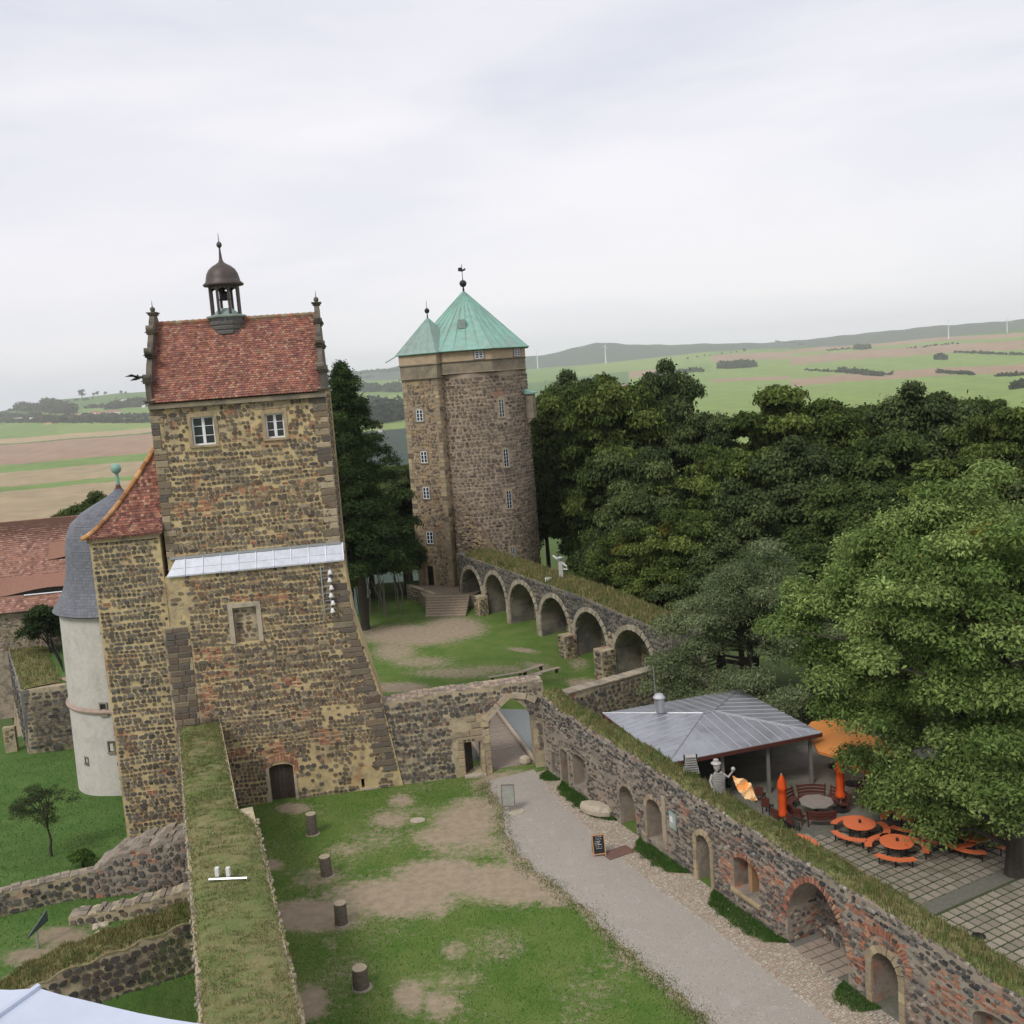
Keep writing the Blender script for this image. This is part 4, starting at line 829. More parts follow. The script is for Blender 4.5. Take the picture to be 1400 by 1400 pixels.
def cyl_at(px, py, r=RR + .1):
    d = ray(px, py); dx, dy = d[0], d[1]; a = dx * dx + dy * dy; b = -2 * (dx * RC[0] + dy * RC[1]); c = RC[0] ** 2 + RC[1] ** 2 - r * r; t = (-b - math.sqrt(b * b - 4 * a * c)) / (2 * a); x, y, z = d[0] * t, d[1] * t, H + d[2] * t
    return math.atan2(x - RC[0], RC[1] - y) * RR, z
wins = []
for (px, py, w, h) in ((686, 558, .62, 1.95), (692, 626, .62, 1.95), (696, 683, .62, 1.95), (701, 756, .5, 1.3)): u, z = cyl_at(px, py); wins.append(Op(u - w / 2, u + w / 2, z - h / 2, z + h / 2))
mb = MB(); skin(mb, T0, -RR * 1.45, RR * 1.6, -2, 24.2, wins, cw=.52, ch=.36, pal=P_ROUND, R=R, gap=.14, jit=.05, long=.1, dep=.08, margin=.3, brick=lambda u, z: (blob(u, z, [(wins[0].u0 + .3, wins[0].z1 + .7, .9, .35)]) or blob(u, z, [(wins[2].u1 + .5, wins[2].z0 + .2, .4, .4)])), skip=lambda u, z: .02)
tag(mb.build('facing_stones', stone, rt), kind='stuff')
for o in wins: window(rt, T0, o.u0, o.u1, o.z0, o.z1, .06, 2, 5, fw=.035, sur=.2, surm=sandst, mid=.05, bar=.03, fm=mat('grey_frame', (.5, .51, .53)))
for px in (656, 711):
    r8 = (RR + .5); u, z = cyl_at(px, 488 if px == 656 else 485, r8)
    a = u / RR; fa = round((a) / rad(45)) * rad(45); 
    # flat facet frame
    ap = r8 * math.cos(rad(22.5)); nx_, ny_ = math.sin(fa), -math.cos(fa); tx, ty = math.cos(fa), math.sin(fa)
    du_ = ap * math.tan(a - fa)
    TT = lambda uu, w, zz, nx_=nx_, ny_=ny_, tx=tx, ty=ty, ap=ap: (RC[0] + nx_ * (ap + w) + tx * uu, RC[1] + ny_ * (ap + w) + ty * uu, zz)
    window(rt, TT, du_ - .45, du_ + .45, 25.82, 26.62, .06, 2, 3, fw=.06, sur=.16, surm=ashlar, bar=.05)
# roof
ER = RR + .86; AP = 33.5
def cone_roof(parent, cx, cy, r, n, a0, z0, z1, m, ns_, name='roof', curve=.0):
    mb = MB(); mb.lathe(cx, cy, [(r, z0 - .1), (r + .04, z0), (r * .66, z0 + (z1 - z0) * .33), (r * .33, z0 + (z1 - z0) * .665), (.05, z1)], n, a0); rf_ = mb.build(name, m, parent)
    for k in range(n):
        A = a0 + 2 * math.pi * k / n; B = a0 + 2 * math.pi * (k + 1) / n
        for j in range(ns_):
            t = j / ns_; x = cx + r * ((1 - t) * math.cos(A) + t * math.cos(B)); y = cy + r * ((1 - t) * math.sin(A) + t * math.sin(B))
            mb = MB(); mb.tube([(x, y, z0 + .03), (cx + (x - cx) * .03, cy + (y - cy) * .03, z1 - .15)], .035, 3); mb.build('seam', m, rf_)
    return rf_
rr_ = cone_roof(rt, *RC, ER, 8, rad(22.5), 26.85, AP, copper, 4)
mb = MB(); 
for k in range(8):
    A = rad(22.5) + k * math.pi / 4; B = A + math.pi / 4; mb.tube([(RC[0] + (ER + .08) * math.cos(A), RC[1] + (ER + .08) * math.sin(A), 26.8), (RC[0] + (ER + .08) * math.cos(B), RC[1] + (ER + .08) * math.sin(B), 26.8)], .09, 5)
mb.build('gutter', copper, rr_)
mb = MB(); mb.box(RC[0] - .75, RC[0] + .05, RC[1] - 4.35, RC[1] - 2.2, 29.2, 30.15); mb.build('roof_hatch', copper_g, rr_)
mb = MB(); mb.lathe(*RC, [(.12, AP - .3), (.1, AP + .3), (.07, AP + .4), (.3, AP + .52), (.42, AP + .82), (.3, AP + 1.1), (.06, AP + 1.2), (.03, AP + 1.5)], 12); ff = mb.build('ball_finial', iron, rr_, smooth=True)
mb = MB(); mb.tube([(*RC, AP + 1.1), (*RC, AP + 2.9)], .035, 4); mb.build('vane_rod', iron, ff)
mb = MB(); x0 = RC[0]; mb.prism([(x0 - .45, RC[1] - .02, AP + 2.2), (x0 - .02, RC[1] - .02, AP + 2.1), (x0 + .4, RC[1] - .02, AP + 2.25), (x0 + .38, RC[1] - .02, AP + 2.5), (x0 + .1, RC[1] - .02, AP + 2.35), (x0 - .1, RC[1] - .02, AP + 2.6), (x0 - .42, RC[1] - .02, AP + 2.55)], (0, .04, 0)); mb.build('weather_vane', iron, ff)
# oriel on the right
ou, oz = cyl_at(722, 570); mb = MB(); Z0 = 19.6; 
TO = lambda u, w, z: T0(RR * 1.28 + u, w, z)
mb.box(-.55, .55, -.2, .95, 18.9, 21.6, TO); oo = mb.build('oriel', ashlar, rt); mb = MB(); mb.hexa([TO(-.5, -.1, 18.2), TO(.5, -.1, 18.2), TO(.5, .1, 18.2), TO(-.5, .1, 18.2), TO(-.5, -.1, 18.89), TO(.5, -.1, 18.89), TO(.5, .85, 18.89), TO(-.5, .85, 18.89)]); mb.build('corbel', ashlar, oo)
mb = MB(); mb.hexa([TO(-.75, -.2, 21.6), TO(.75, -.2, 21.6), TO(.75, 1.2, 21.6), TO(-.75, 1.2, 21.6), TO(-.75, -.2, 22.2), TO(.75, -.2, 22.2), TO(.75, 1.2, 21.72), TO(-.75, 1.2, 21.72)]); mb.build('oriel_roof', copper, oo)
# stair tower
ST = lambda k: None
cF = np.array([-6.9, 110.4]); cL = np.array([-10.95, 112.95]); cR = np.array([-4.35, 114.45]); cB = cL + cR - cF
SLf = Frame(tuple(cL), math.atan2(cF[1] - cL[1], cF[0] - cL[0])); SRf = Frame(tuple(cF), math.atan2(cR[1] - cF[1], cR[0] - cF[0])); sL = float(np.linalg.norm(cF - cL)); sR = float(np.linalg.norm(cR - cF))
st_ = MB(); P = [tuple(cL), tuple(cF), tuple(cR), tuple(cB)]
st_.hexa([(*p, -2) for p in P] + [(*p, 24.2) for p in P]); sb = st_.build('stair_tower', mat('mortar_stair', (.30, .235, .16), nscale=1.1, namp=.3, bump=.5, bscale=9, patch=((.38, .28, .15), .7, .52, .66)), rt)
wl = []
for (px, py, w, h) in ((574, 568, .85, 1.25), (580, 625, .85, 1.25), (583, 674, .85, 1.25), (588, 735, .85, 1.35)):
    u, z = SLf.at(px, py); wl.append(Op(u - w / 2, u + w / 2, z - h / 2, z + h / 2))
du_, dz_ = SLf.at(592, 816); dr = Op(du_ - .42, du_ + .42, 1.3, 3.5)
mb = MB(); skin(mb, SLf, .6, sL - .5, -1, 24, wl + [dr], cw=.42, ch=.33, pal=P_STAIR, R=R, gap=.14, jit=.5, dep=.07, margin=.3, skip=lambda u, z: .06, brick=lambda u, z: z > 5 and R.random() < .02)
skin(mb, SRf, .5, sR, -1, 24, (), cw=.42, ch=.33, pal=P_STAIR + [(.33, .25, .14)], R=R, gap=.14, jit=.5, dep=.07, skip=lambda u, z: .1)
tag(mb.build('facing_stones', stone, sb), kind='stuff')
mb = MB(); z = -1
while z < 24:
    h = R.uniform(.35, .6)
    for (T, a, b) in ((SLf, 0, R.choice((.45, .7))), (SLf, sL - R.choice((.4, .65)), sL), (SRf, 0, R.choice((.35, .6)))): mb.col = R.choice(P_SAND + P_STAIR[1:4]); mb.box(a, b, -.05, .05 + R.uniform(0, .02), z + .02, z + h - .02, T)
    z += h
tag(mb.build('corner_stones', stone_s, sb), kind='stuff')
for o in wl: window(sb, SLf, o.u0, o.u1, o.z0, o.z1, .06, 2, 3, fw=.06, sur=.2, surm=ashlar, mid=.10, bar=.04)
mb = MB(); mb.poly([SLf(dr.u0, .03, 1.3), SLf(dr.u1, .03, 1.3), SLf(dr.u1, .03, 3.5), SLf(dr.u0, .03, 3.5)]); dd = mb.build('door_shade_panel', dark, sb)  # flat near-black panel on the solid wall, doorway shade painted on
mb = MB(); ring_box(mb, SLf, dr.u0, dr.u1, 1.3, 3.5, .3, -.02, .12, False); mb.build('door_surround', sandst, dd)
def sq(mb, e, z0, z1):
    c = (cL + cR) / 2; Q = []
    for p in (cL, cF, cR, cB): v = p - c; v = v / np.linalg.norm(v); q = p + v * e * 1.4142; Q.append(tuple(q))
    mb.hexa([(*q, z0) for q in Q] + [(*q, z1) for q in Q])
mb = MB(); sq(mb, .08, 24.2, 25.55); mb.build('ashlar_band', ashlar, sb)
mb = MB(); sq(mb, .26, 24.08, 24.2); sq(mb, .2, 25.55, 25.68); mb.build('string_course', ashlar, sb)
mb = MB(); sq(mb, .12, 25.68, 26.8); mb.build('plaster_storey', plast, sb)
u, z = SRf.at(614, 491, .12); window(sb, shiftT(SRf, .12), u - .4, u + .4, 25.82, 26.62, .06, 2, 3, fw=.06, sur=.14, surm=ashlar, bar=.05)
c_ = (cL + cR) / 2; Q = []
for p in (cL, cF, cR, cB): v = p - c_; Q.append(p + v / np.linalg.norm(v) * .45)
mb = MB(); i = [mb.pt((*q, 26.78)) for q in Q]; t_ = mb.pt((*c_, 30.7))
for k in range(4): mb.face([i[k], i[(k + 1) % 4], t_])
mb.face(i[::-1]); srf = mb.build('roof', copper_g, sb)
for k in range(4):
    for j in range(5):
        q = Q[k] * (1 - j / 5) + Q[(k + 1) % 4] * (j / 5); mb = MB(); mb.tube([(*q, 26.8), (c_[0] + (q[0] - c_[0]) * .04, c_[1] + (q[1] - c_[1]) * .04, 30.55)], .035, 3); mb.build('seam', copper, srf)
    mb = MB(); mb.tube([(*Q[k], 26.78), (*Q[(k + 1) % 4], 26.78)], .09, 5); mb.build('gutter', copper, srf)
mb = MB(); mb.lathe(*c_, [(.08, 30.6), (.05, 31.1), (.22, 31.2), (.28, 31.42), (.2, 31.6), (.03, 31.7), (.02, 32.5)], 10); mb.build('ball_finial', iron, srf, smooth=True)
mb = MB(); a = Q[0]; mb.tube([(*a, 26.7), (a[0] - 1.1, a[1] - .6, 26.1)], .06, 4); mb.build('water_spout', copper_g, srf)
# rubble buttress leaning on the tower foot, right
mb = MB(); R2 = random.Random(12)
P = [(-6.3, 109.0), (-1.0, 107.4), (.8, 110.6), (-3.5, 113)]; mb.hexa([(*p, 0) for p in P] + [(-5.9, 110.0, 10.6), (-3.9, 110.0, 8.4), (-2.4, 111.4, 6.4), (-4.2, 112.5, 10.6)]); bb = mb.build('rubble_buttress', MATS['mortar_stair'], rt)
mb = MB()
for k in range(500):
    a, b = R2.random(), R2.random(); lo = np.array([-6.3, 109.0]) * (1 - a) + np.array([-1.0, 107.4]) * a; hi = np.array([-5.9, 110.0]) * (1 - a) + np.array([-3.9, 110.0]) * a; zt_ = 10.6 * (1 - a) + 8.4 * a; p = lo * (1 - b) + hi * b
    one_stone(mb, lambda x, w, z, p=p, zz=zt_ * b: (p[0] + x, p[1] - w - .02, zz + z), 0, 0, R2.uniform(.15, .3), R2.uniform(.1, .18), 0, .12, R2.choice(P_STAIR), R2)
tag(mb.build('rubble', stone, bb), kind='stuff')
# terrace and steps in front of the door
sp_ = thing('stone_steps', 'flight of pale stone steps with low side wall leading up to the tower door', 'steps', (-8, 103, 0))
a0 = np.array(g(576, 851)); a1 = np.array(g(625, 848)); dd_ = np.array(SLf.d); back = -np.array(SLf.o)
a0 = np.array([-9.6, 102.2]); wS = 4.2; nS = 8
fS = Frame(tuple(a0), math.atan2(-.20, 1)); 
for k in range(nS):
    mb = MB(); z0 = k * 1.3 / nS; sh = -k * .52
    mb.box(-k * .12, wS - k * .05, sh - .6, sh, z0 - .15, z0 + 1.3 / nS, fS); mb.box(-k * .12, wS - k * .05, sh - .04, sh + .05, z0 + 1.3 / nS - .05, z0 + 1.3 / nS + .004, fS); mb.build('step', woodp if k % 2 == 9 else mat('step_stone', (.36, .29, .21), nscale=3, namp=.25, isl=.12), sp_)
mb = MB(); mb.hexa([fS(-1.2, -4.1, -.2), fS(4.2, -4.1, -.2), fS(5.5, -11, -.2), fS(-4.5, -11, -.2), fS(-1.2, -4.1, 1.29), fS(4.2, -4.1, 1.29), fS(5.5, -11, 1.29), fS(-4.5, -11, 1.29)]); mb.build('landing', soil, sp_)
ws = Frame(fS(-4.6, -9, 0)[:2], math.atan2(-.83, .56)); mb = MB()
wall_body(mb, ws, 0, 9.8, -.3, lambda u: float(np.interp(u, [0, 5, 9.8], [1.6, 1.4, .45])), .55); mb.build('side_wall', mort_g, sp_); mb = MB(); skin(mb, ws, 0, 9.8, 0, lambda u: float(np.interp(u, [0, 5, 9.8], [1.6, 1.4, .45])), (), cw=.42, ch=.3, pal=P_GREY, R=R); tag(mb.build('side_wall_stones', stone, sp_), kind='stuff')

# ================================================================== ARCADE
AF = Frame((-1.0, 97.2), math.atan2(75.77 - 97.2, 10.99))
ac = thing('arcade_wall', 'grey stone arcade of round arches with turf top running from the round tower', 'wall', AF(8, -1.5, 0))
AZt = lambda u: float(np.interp(u, [-11, -7, 1.3, 14.5, 24.4, 27], [5.5, 5.45, 5.25, 4.85, 4.15, 4.1]))
aops = [Op(-10.6, -5.75, -.3, 4.25, 2.6), Op(-4.95, -.35, -.3, 4.45, 2.6), Op(.45, 5.7, -.9, 4.35, 2.7), Op(6.5, 11.5, -1.4, 4.0, 2.6), Op(12.5, 17.5, -1.6, 3.75, 2.6), Op(18.6, 24.1, -1.7, 3.4, 2.8)]
mb = MB(); wall_body(mb, AF, -11.5, 26.5, -2.5, AZt, 2.6, aops, step=.8); mb.build('wall', mat('arcade_mortar', (.22, .19, .15), nscale=1.1, namp=.35, bump=.5, bscale=8, patch=((.10, .098, .09), .6, .42, .62)), ac)
mb = MB(); mb.box(-11.5, 26.5, -3.1, -2.55, -2.5, 4.0, AF); mb.build('rear_wall', mort_g, ac)
mb = MB(); R = random.Random(41)
P_ARC = [(.095, .09, .08), (.075, .073, .068), (.12, .11, .095), (.15, .135, .11), (.06, .058, .055)]
skin(mb, AF, -11.3, 26.4, -1.6, lambda u: AZt(u) - .05, aops, cw=.36, ch=.24, pal=P_ARC, R=R, gap=.08, jit=.9, dep=.06, margin=.42)
for o in aops: skin(mb, shiftT(AF, -2.55), o.u0, o.u1, -1.6, o.z1 - .3, (), cw=.5, ch=.35, pal=P_ARC + P_STAIR[:2], R=R, jit=.8, skip=lambda u, z: .35 if z > 1.5 else .05)
tag(mb.build('facing_stones', stone, ac), kind='stuff')
for o in aops: arch_ring(ac, AF, o, .42, -.25, .12, stone_s, [(.34, .30, .23), (.29, .25, .19), (.38, .34, .26)], R=R, n=14, single=True, legh=.6)
for (u, l, w, h) in ((-5.7, 1.1, 1.0, 2.0), (11.5, 1.15, 1.2, 1.35), (17.4, 1.3, 1.3, 1.35)):
    mb = MB(); F2 = AF; mb.box(u, u + l, 0, w, -2.2, h, F2); bu = mb.build('buttress', mort_g, ac); mb = MB()
    skin(mb, shiftT(AF, w), u, u + l, -1.6, h, (), cw=.36, ch=.26, pal=P_STAIR + P_GREY, R=R, jit=.7, dep=.08)
    sd = Frame(AF(u, 0, 0)[:2], math.atan2(AF.o[1], AF.o[0]) ); sd.o = (-AF.d[0], -AF.d[1]); skin(mb, sd, 0, w, -1.6, h, (), cw=.36, ch=.26, pal=P_STAIR + P_GREY, R=R, jit=.7, dep=.08)
    sd2 = Frame(AF(u + l, 0, 0)[:2], math.atan2(AF.o[1], AF.o[0])); sd2.o = (AF.d[0], AF.d[1]); skin(mb, sd2, 0, w, -1.6, h, (), cw=.36, ch=.26, pal=P_STAIR + P_GREY, R=R, jit=.7, dep=.08)
    for k in range(14): one_stone(mb, lambda a, b, c: AF(a, b, h + c), u + R.uniform(.1, l - .1), R.uniform(.1, w - .1), .2, .2, 0, .08, R.choice([(.36, .3, .2), (.28, .23, .17)]), R)
    tag(mb.build('buttress_stones', stone, bu), kind='stuff')
turf(ac, AF, -9.5, 26.3, 0, -3.0, lambda u: AZt(u) - .02, nb=34000, bulge=.3, hmin=.1, hmax=.5, cols=G_DRY, wid=.035, rnd=.08)
# second, low wall from the gate to the arcade
kf = Frame((2.75, 64.6), math.atan2(5.4, 7.2)); kw = thing('low_wall', 'low weathered stone wall behind the metal roof joining the gateway to the arcade', 'wall', kf(4.5, -.4, 0))
KZ = lambda u: 3.0 - .03 * u
mb = MB(); wall_body(mb, kf, 0, 9.2, -1, KZ, .9); mb.build('wall', mort_g, kw); mb = MB(); skin(mb, kf, 0, 9.2, 0, lambda u: KZ(u) - .05, (), cw=.45, ch=.3, pal=P_GREY + [(.2, .16, .12)], R=R, jit=.6); tag(mb.build('facing_stones', stone, kw), kind='stuff')
for k in range(20): b = MB(); b.col = R.choice([(.30, .26, .2), (.25, .21, .16), (.33, .28, .2)]); b.box(k * .46 + .015, k * .46 + .445, -.94, .05, KZ(k * .46) - .02, KZ(k * .46) + R.uniform(.05, .1), kf); b.build('coping_stone', stone_s, kw)
# orientation post on the arcade
q = AF.at(768, 795, -1.6); x, y, _ = AF(q[0], -1.6, 0); zb = AZt(q[0]) + .1
tp = thing('viewing_post', 'grey stone post with a white metal pointer arm standing on the turf of the arcade', 'post', (x, y, zb))
mb = MB(); mb.lathe(x, y, [(.28, zb - .2), (.24, zb + 1.8), (.2, zb + 1.9)], 4, .6); mb.build('post', mat('pale_concrete', (.42, .40, .37)), tp)
mb = MB(); mb.tube([(x - .65, y - .1, zb + 2.35), (x + .5, y - .1, zb + 1.3)], .09, 5); mb.tube([(x + .5, y - .1, zb + 1.3), (x + .55, y - .1, zb + 1.0), (x + .2, y - .1, zb + 1.05)], .07, 5); mb.build('pointer_arm', whitem, tp)
mb = MB(); mb.lathe(x - .05, y, [(.3, zb + 1.9), (.34, zb + 2.1), (.15, zb + 2.2)], 8); mb.build('post_cap', steel, tp)
x2 = x - 1.1; mb = MB(); mb.box(x2 - .4, x2 + .3, y - .3, y + .2, zb + .05, zb + .35); o = mb.build('stone_plate', whitem, None, off=(x2, y, zb)); o.location = (x2, y, zb); tag(o, 'small white box lying in the turf left of the viewing post', 'box')

# benches on the upper court
def bench(px0, py0, px1, py1, label, cat='bench', z=.4, name='bench', grp='plank benches on the upper court'):
    a = g(px0, py0, z); b = g(px1, py1, z); t = thing(name, label, cat, (a[0], a[1], 0), grp); d = np.array(b) - np.array(a); L = np.linalg.norm(d); F_ = Frame(a, math.atan2(d[1], d[0]))
    for k in range(2): m = MB(); m.box(0, L, -.02 - k * .2, .15 - k * .2, z - .05, z, F_); m.build('seat_plank', woodp, t)
    for u in (.3, L - .3): m = MB(); m.box(u - .08, u + .08, -.16, .1, 0, z - .052, F_); m.build('leg', woodd, t)
bench(714, 918, 743, 908, 'rearmost and shortest plank bench, near the arcade buttress')
bench(717, 925, 765, 912, 'long plank bench in front, ending furthest right')
bench(668, 926, 716, 918, 'low plank bench lying furthest left on the upper court')
bench(690, 931, 740, 921, 'foremost low plank bench just beyond the gate wall')

# ================================================================== TERRACE: PAVING
_fp = Frame(CF(20, -1.8, 0)[:2], math.atan2(CF.d[1], CF.d[0]) + rad(3)); fP0 = lambda u, w: _fp(u, w, .0065)
mb = MB(); _uu = lambda w: (48.3 - _fp.O[1] - w * _fp.o[1]) / _fp.d[1]
mb.poly([fP0(_uu(-.2), -.2), fP0(22, -.2), fP0(22, -16.7), fP0(_uu(-16.7), -16.7)][::-1]); mb.build('joint_turf', mat('joint_turf', (.055, .075, .030), nscale=8, namp=.4, patch=((.12, .10, .07), 1.5, .5, .7)))['kind'] = 'structure'
mb = MB(); mb.poly([(3, 62, .004), (34, 62, .004), (34, 20, .004), (16, 20, .004)][::-1]); mb.build('terrace_ground', asph)['kind'] = 'structure'
PV = CF; TS = .415; pitch = .49
pavb = [(.27, .235, .185), (.30, .26, .20), (.25, .225, .18), (.285, .24, .19)]
def slab_mesh(name):
    m = MB(); h = TS / 2; P = [(-h, -h), (h, -h), (h, h), (-h, h)]; c = .02
    m.hexa([(*p, 0) for p in P] + [(p[0] * (1 - c / h), p[1] * (1 - c / h), .032) for p in P]); return m
pm = mat('paving_slab', (.275, .24, .19), nscale=3, namp=.18, patch=[((.13, .13, .075), .35, .5, .72)], isl=0)
for t_ in [pm.node_tree]:   # a little tone per slab
    oi = N(t_, 'ShaderNodeObjectInfo'); vm = [n for n in t_.nodes if n.type == 'VECT_MATH'][0]; mr = N(t_, 'ShaderNodeMapRange'); mr.inputs[3].default_value = .82; mr.inputs[4].default_value = 1.18
    t_.links.new(oi.outputs['Random'], mr.inputs[0]); v2 = N(t_, 'ShaderNodeVectorMath', operation='SCALE'); t_.links.new(vm.outputs[0], v2.inputs[0]); t_.links.new(mr.outputs[0], v2.inputs['Scale']); t_.links.new(v2.outputs[0], t_.nodes['Principled BSDF'].inputs['Base Color'])
pav = thing('slab_paving', 'square pale concrete slabs laid with grassy joints on the cafe terrace', 'paving', CF(22, -6, 0))
proto = slab_mesh('paving_slab').build('paving_slab', pm, pav, off=(0, 0, 0)); pang = math.atan2(CF.d[1], CF.d[0]) + rad(3)
slabs = []
fP = Frame(CF(20, -1.8, 0)[:2], pang)
_bx, _by = g(1300, 1228); _ub = (_bx - fP.O[0]) * fP.d[0] + (_by - fP.O[1]) * fP.d[1]
for i in range(-17, 44):
    for j in range(0, 35):
        x, y, _ = fP(i * pitch, -j * pitch, 0)
        w = (x - CF.O[0]) * CF.o[0] + (y - CF.O[1]) * CF.o[1]; u = (x - CF.O[0]) * CF.d[0] + (y - CF.O[1]) * CF.d[1]
        if w > -1.75 or (12 < i * 1.0 - 0 and False): continue
        if y > 48.5 or x < 10: continue
        band = abs(i * pitch - _ub) < .5
        if band: continue
        rx, ry = x, y - 0; dist = math.hypot(x, y); d = np.array([x, y, -H]) ; wd = d @ _f; sx = 700 + F * (d @ _r) / wd; sy = 700 - F * (d @ _u) / wd
        slabs.append((dist if (sx < 1420 and sy < 1420) else 999, x, y))
mb = MB(); mb.poly([_fp(_ub - .5, -.2, .012), _fp(_ub + .5, -.2, .012), _fp(_ub + .5, -16.5, .012), _fp(_ub - .5, -16.5, .012)][::-1]); mb.build('paved_band', mat('paved_band', (.15, .145, .115), nscale=5, namp=.25))['kind'] = 'structure'
slabs.sort(); first = True
for k, (dd, x, y) in enumerate(slabs[:299]):
    o = proto if first else proto.copy()
    if not first: COL.objects.link(o); o.parent = pav
    first = False; o.location = (x - pav.location[0] + random.uniform(-.01, .01), y - pav.location[1] + random.uniform(-.01, .01), .006 + random.uniform(0, .012)); o.rotation_euler = (random.uniform(-.01, .01), random.uniform(-.01, .01), pang + random.uniform(-.015, .015))
mb = MB()
for (dd, x, y) in slabs[299:]:
    h = TS / 2; c, s_ = math.cos(pang), math.sin(pang); P = [(x + c * a - s_ * b, y + s_ * a + c * b) for a, b in ((-h, -h), (h, -h), (h, h), (-h, h))]; mb.hexa([(*p, .006) for p in P] + [(*p, .035) for p in P])
tag(mb.build('slab_field', mat('paving_slab_far', (.25, .22, .175), nscale=3, namp=.2, isl=.14, patch=[((.13, .13, .075), .35, .5, .72)]), pav), kind='stuff')
# inside the big arch: some slabs
R = random.Random(77)
for i in range(5):
    for j in range(6): u = 22.75 + i * .5; w = .1 - j * .5; m = MB(); m.box(u, u + .43, w - .43, w, .01, .05, CF); m.build('niche_slab', mat('niche_slab', (.30, .24, .19), nscale=3, namp=.2), cw)
js = []
for (dd, x, y) in slabs:
    if dd < 900:
        for k in range(22):
            a, b = random.choice(((random.uniform(-.5, .5), .5), (.5, random.uniform(-.5, .5)))); c, s_ = math.cos(pang), math.sin(pang); a *= pitch; b *= pitch; js.append((x + c * a - s_ * b + random.gauss(0, .015), y + s_ * a + c * b + random.gauss(0, .015)))
js = np.array(js); o = blades('joint_grass', js, np.zeros(len(js)) + .005, RNG.uniform(.03, .07, len(js)), [(.06, .10, .03), (.08, .12, .04), (.045, .08, .025)], pav, wid=.025)
dn = [(1338, 1281)]
x, y = g(1338, 1281); mb = MB(); mb.lathe(0, 0, [(.28, .0), (.28, .045), (.22, .05)], 12); o = mb.build('drain_cover', iron); o.location = (x, y, .005); tag(o, 'small round dark drain cover set in the pale slab paving', 'drain')
# low coping behind the long wall
mb = MB(); mb.box(20, 46, -2.25, -1.5, 0, .18, CF); o = mb.build('low_kerb', palest); tag(o, 'low pale stone kerb running along the terrace side of the long wall', 'kerb')

# ================================================================== PAVILION
ez = 3.0; d1 = np.array([.957, .29]); d2 = np.array([-.29, .957]); A_ = np.array([7.25, 51.8]); LW_, LD_ = 9.4, 9.0
pc = lambda a, b: A_ + d1 * a + d2 * b
pv = thing('pavilion', 'open terrace pavilion with hipped standing seam metal roof on slender posts', 'pavilion', (*pc(4.7, 4.5), 0))
hz = 3.6; C00, C10, C11, C01 = pc(0, 0), pc(LW_, 0), pc(LW_, LD_), pc(0, LD_); R0, R1 = pc(4.5, 4.5), pc(LW_ - 4.2, 4.5)
mb = MB(); mb.poly([(*C00, ez), (*C10, ez), (*R1, hz), (*R0, hz)]); mb.poly([(*C01, ez), (*C00, ez), (*R0, hz)]); mb.poly([(*C11, ez), (*C01, ez), (*R0, hz), (*R1, hz)]); mb.poly([(*C10, ez), (*C11, ez), (*R1, hz)])
mb.poly([(*C00, ez - .16), (*C01, ez - .16), (*C11, ez - .16), (*C10, ez - .16)]); prf = mb.build('roof', zinc, pv)
def face_panels(P0, P1, Q0, Q1, n, par):  # strips from eave edge P0-P1 upslope; hips given by Q0,Q1 (ridge ends)
    e = (P1 - P0); L = np.linalg.norm(e); e = e / L; up = np.array([-e[1], e[0]])
    if np.dot(up, (Q0 - P0)) < 0: up = -up
    D = np.dot(up, Q0 - P0); s0 = np.dot(e, Q0 - P0); s1 = np.dot(e, Q1 - P0)
    def reach(s):
        if s < s0: return D * s / s0
        if s > s1: return D * (L - s) / (L - s1)
        return D
    for k in range(n):
        a, b = L * k / n, L * (k + 1) / n; ra, rb = reach(a + .01), reach(b - .01); z = lambda r: ez + (hz - ez) * r / D
        pa, pb = P0 + e * (a + .02), P0 + e * (b - .02)
        m = MB(); q = [(*pa, ez + .004), (*pb, ez + .004), (*(pb + up * rb), z(rb) + .004), (*(pa + up * ra), z(ra) + .004)]
        m.hexa(q + [(x, y, zz + .02) for x, y, zz in q]); m.build('roof_panel', zinc, par)
        m = MB(); p = P0 + e * b; m.tube([(*p, ez + .035), (*(p + up * max(.05, rb)), z(max(.05, rb)) + .035)], .028, 4); m.build('seam', steel, par)
face_panels(C00, C10, R0, R1, 15, prf); face_panels(C01, C00, R0 * 1., R0 * 1., 14, prf); face_panels(C11, C01, R1, R0, 15, prf); face_panels(C10, C11, R1, R1, 12, prf)
for (a, b) in ((C00, R0), (C10, R1), (C01, R0), (C11, R1)): m = MB(); m.tube([(*a, ez + .04), (*b, hz + .04)], .05, 5); m.build('hip_cap', steel, prf)
m = MB(); m.tube([(*R0, hz + .04), (*R1, hz + .04)], .06, 5); m.build('ridge_cap', steel, prf)
for (a, b) in ((C00, C10), (C10, C11), (C11, C01), (C01, C00)): m = MB(); n_ = (b - a) / np.linalg.norm(b - a); o_ = np.array([n_[1], -n_[0]]) * .05; m.hexa([(*a, ez - .2), (*(a + o_), ez - .2), (*(b + o_), ez - .2), (*b, ez - .2), (*a, ez - .003), (*(a + o_), ez - .003), (*(b + o_), ez - .003), (*b, ez - .003)]); m.build('fascia', woodr, prf)
for (a, b) in ((.4, .4), (3.4, .4), (6.2, .4), (LW_ - .5, .4), (LW_ - .5, 4.5), (LW_ - .5, LD_ - .4), (.4, 4.5)): q = pc(a, b); m = MB(); m.box(q[0] - .09, q[0] + .09, q[1] - .09, q[1] + .09, 0, ez - .2); m.build('post', mat('grey_post', (.17, .16, .14)), pv)
m = MB(); q0, q1, q2, q3 = pc(.3, 6.2), pc(LW_ - 2.2, 6.2), pc(LW_ - 2.2, LD_ - .3), pc(.3, LD_ - .3)
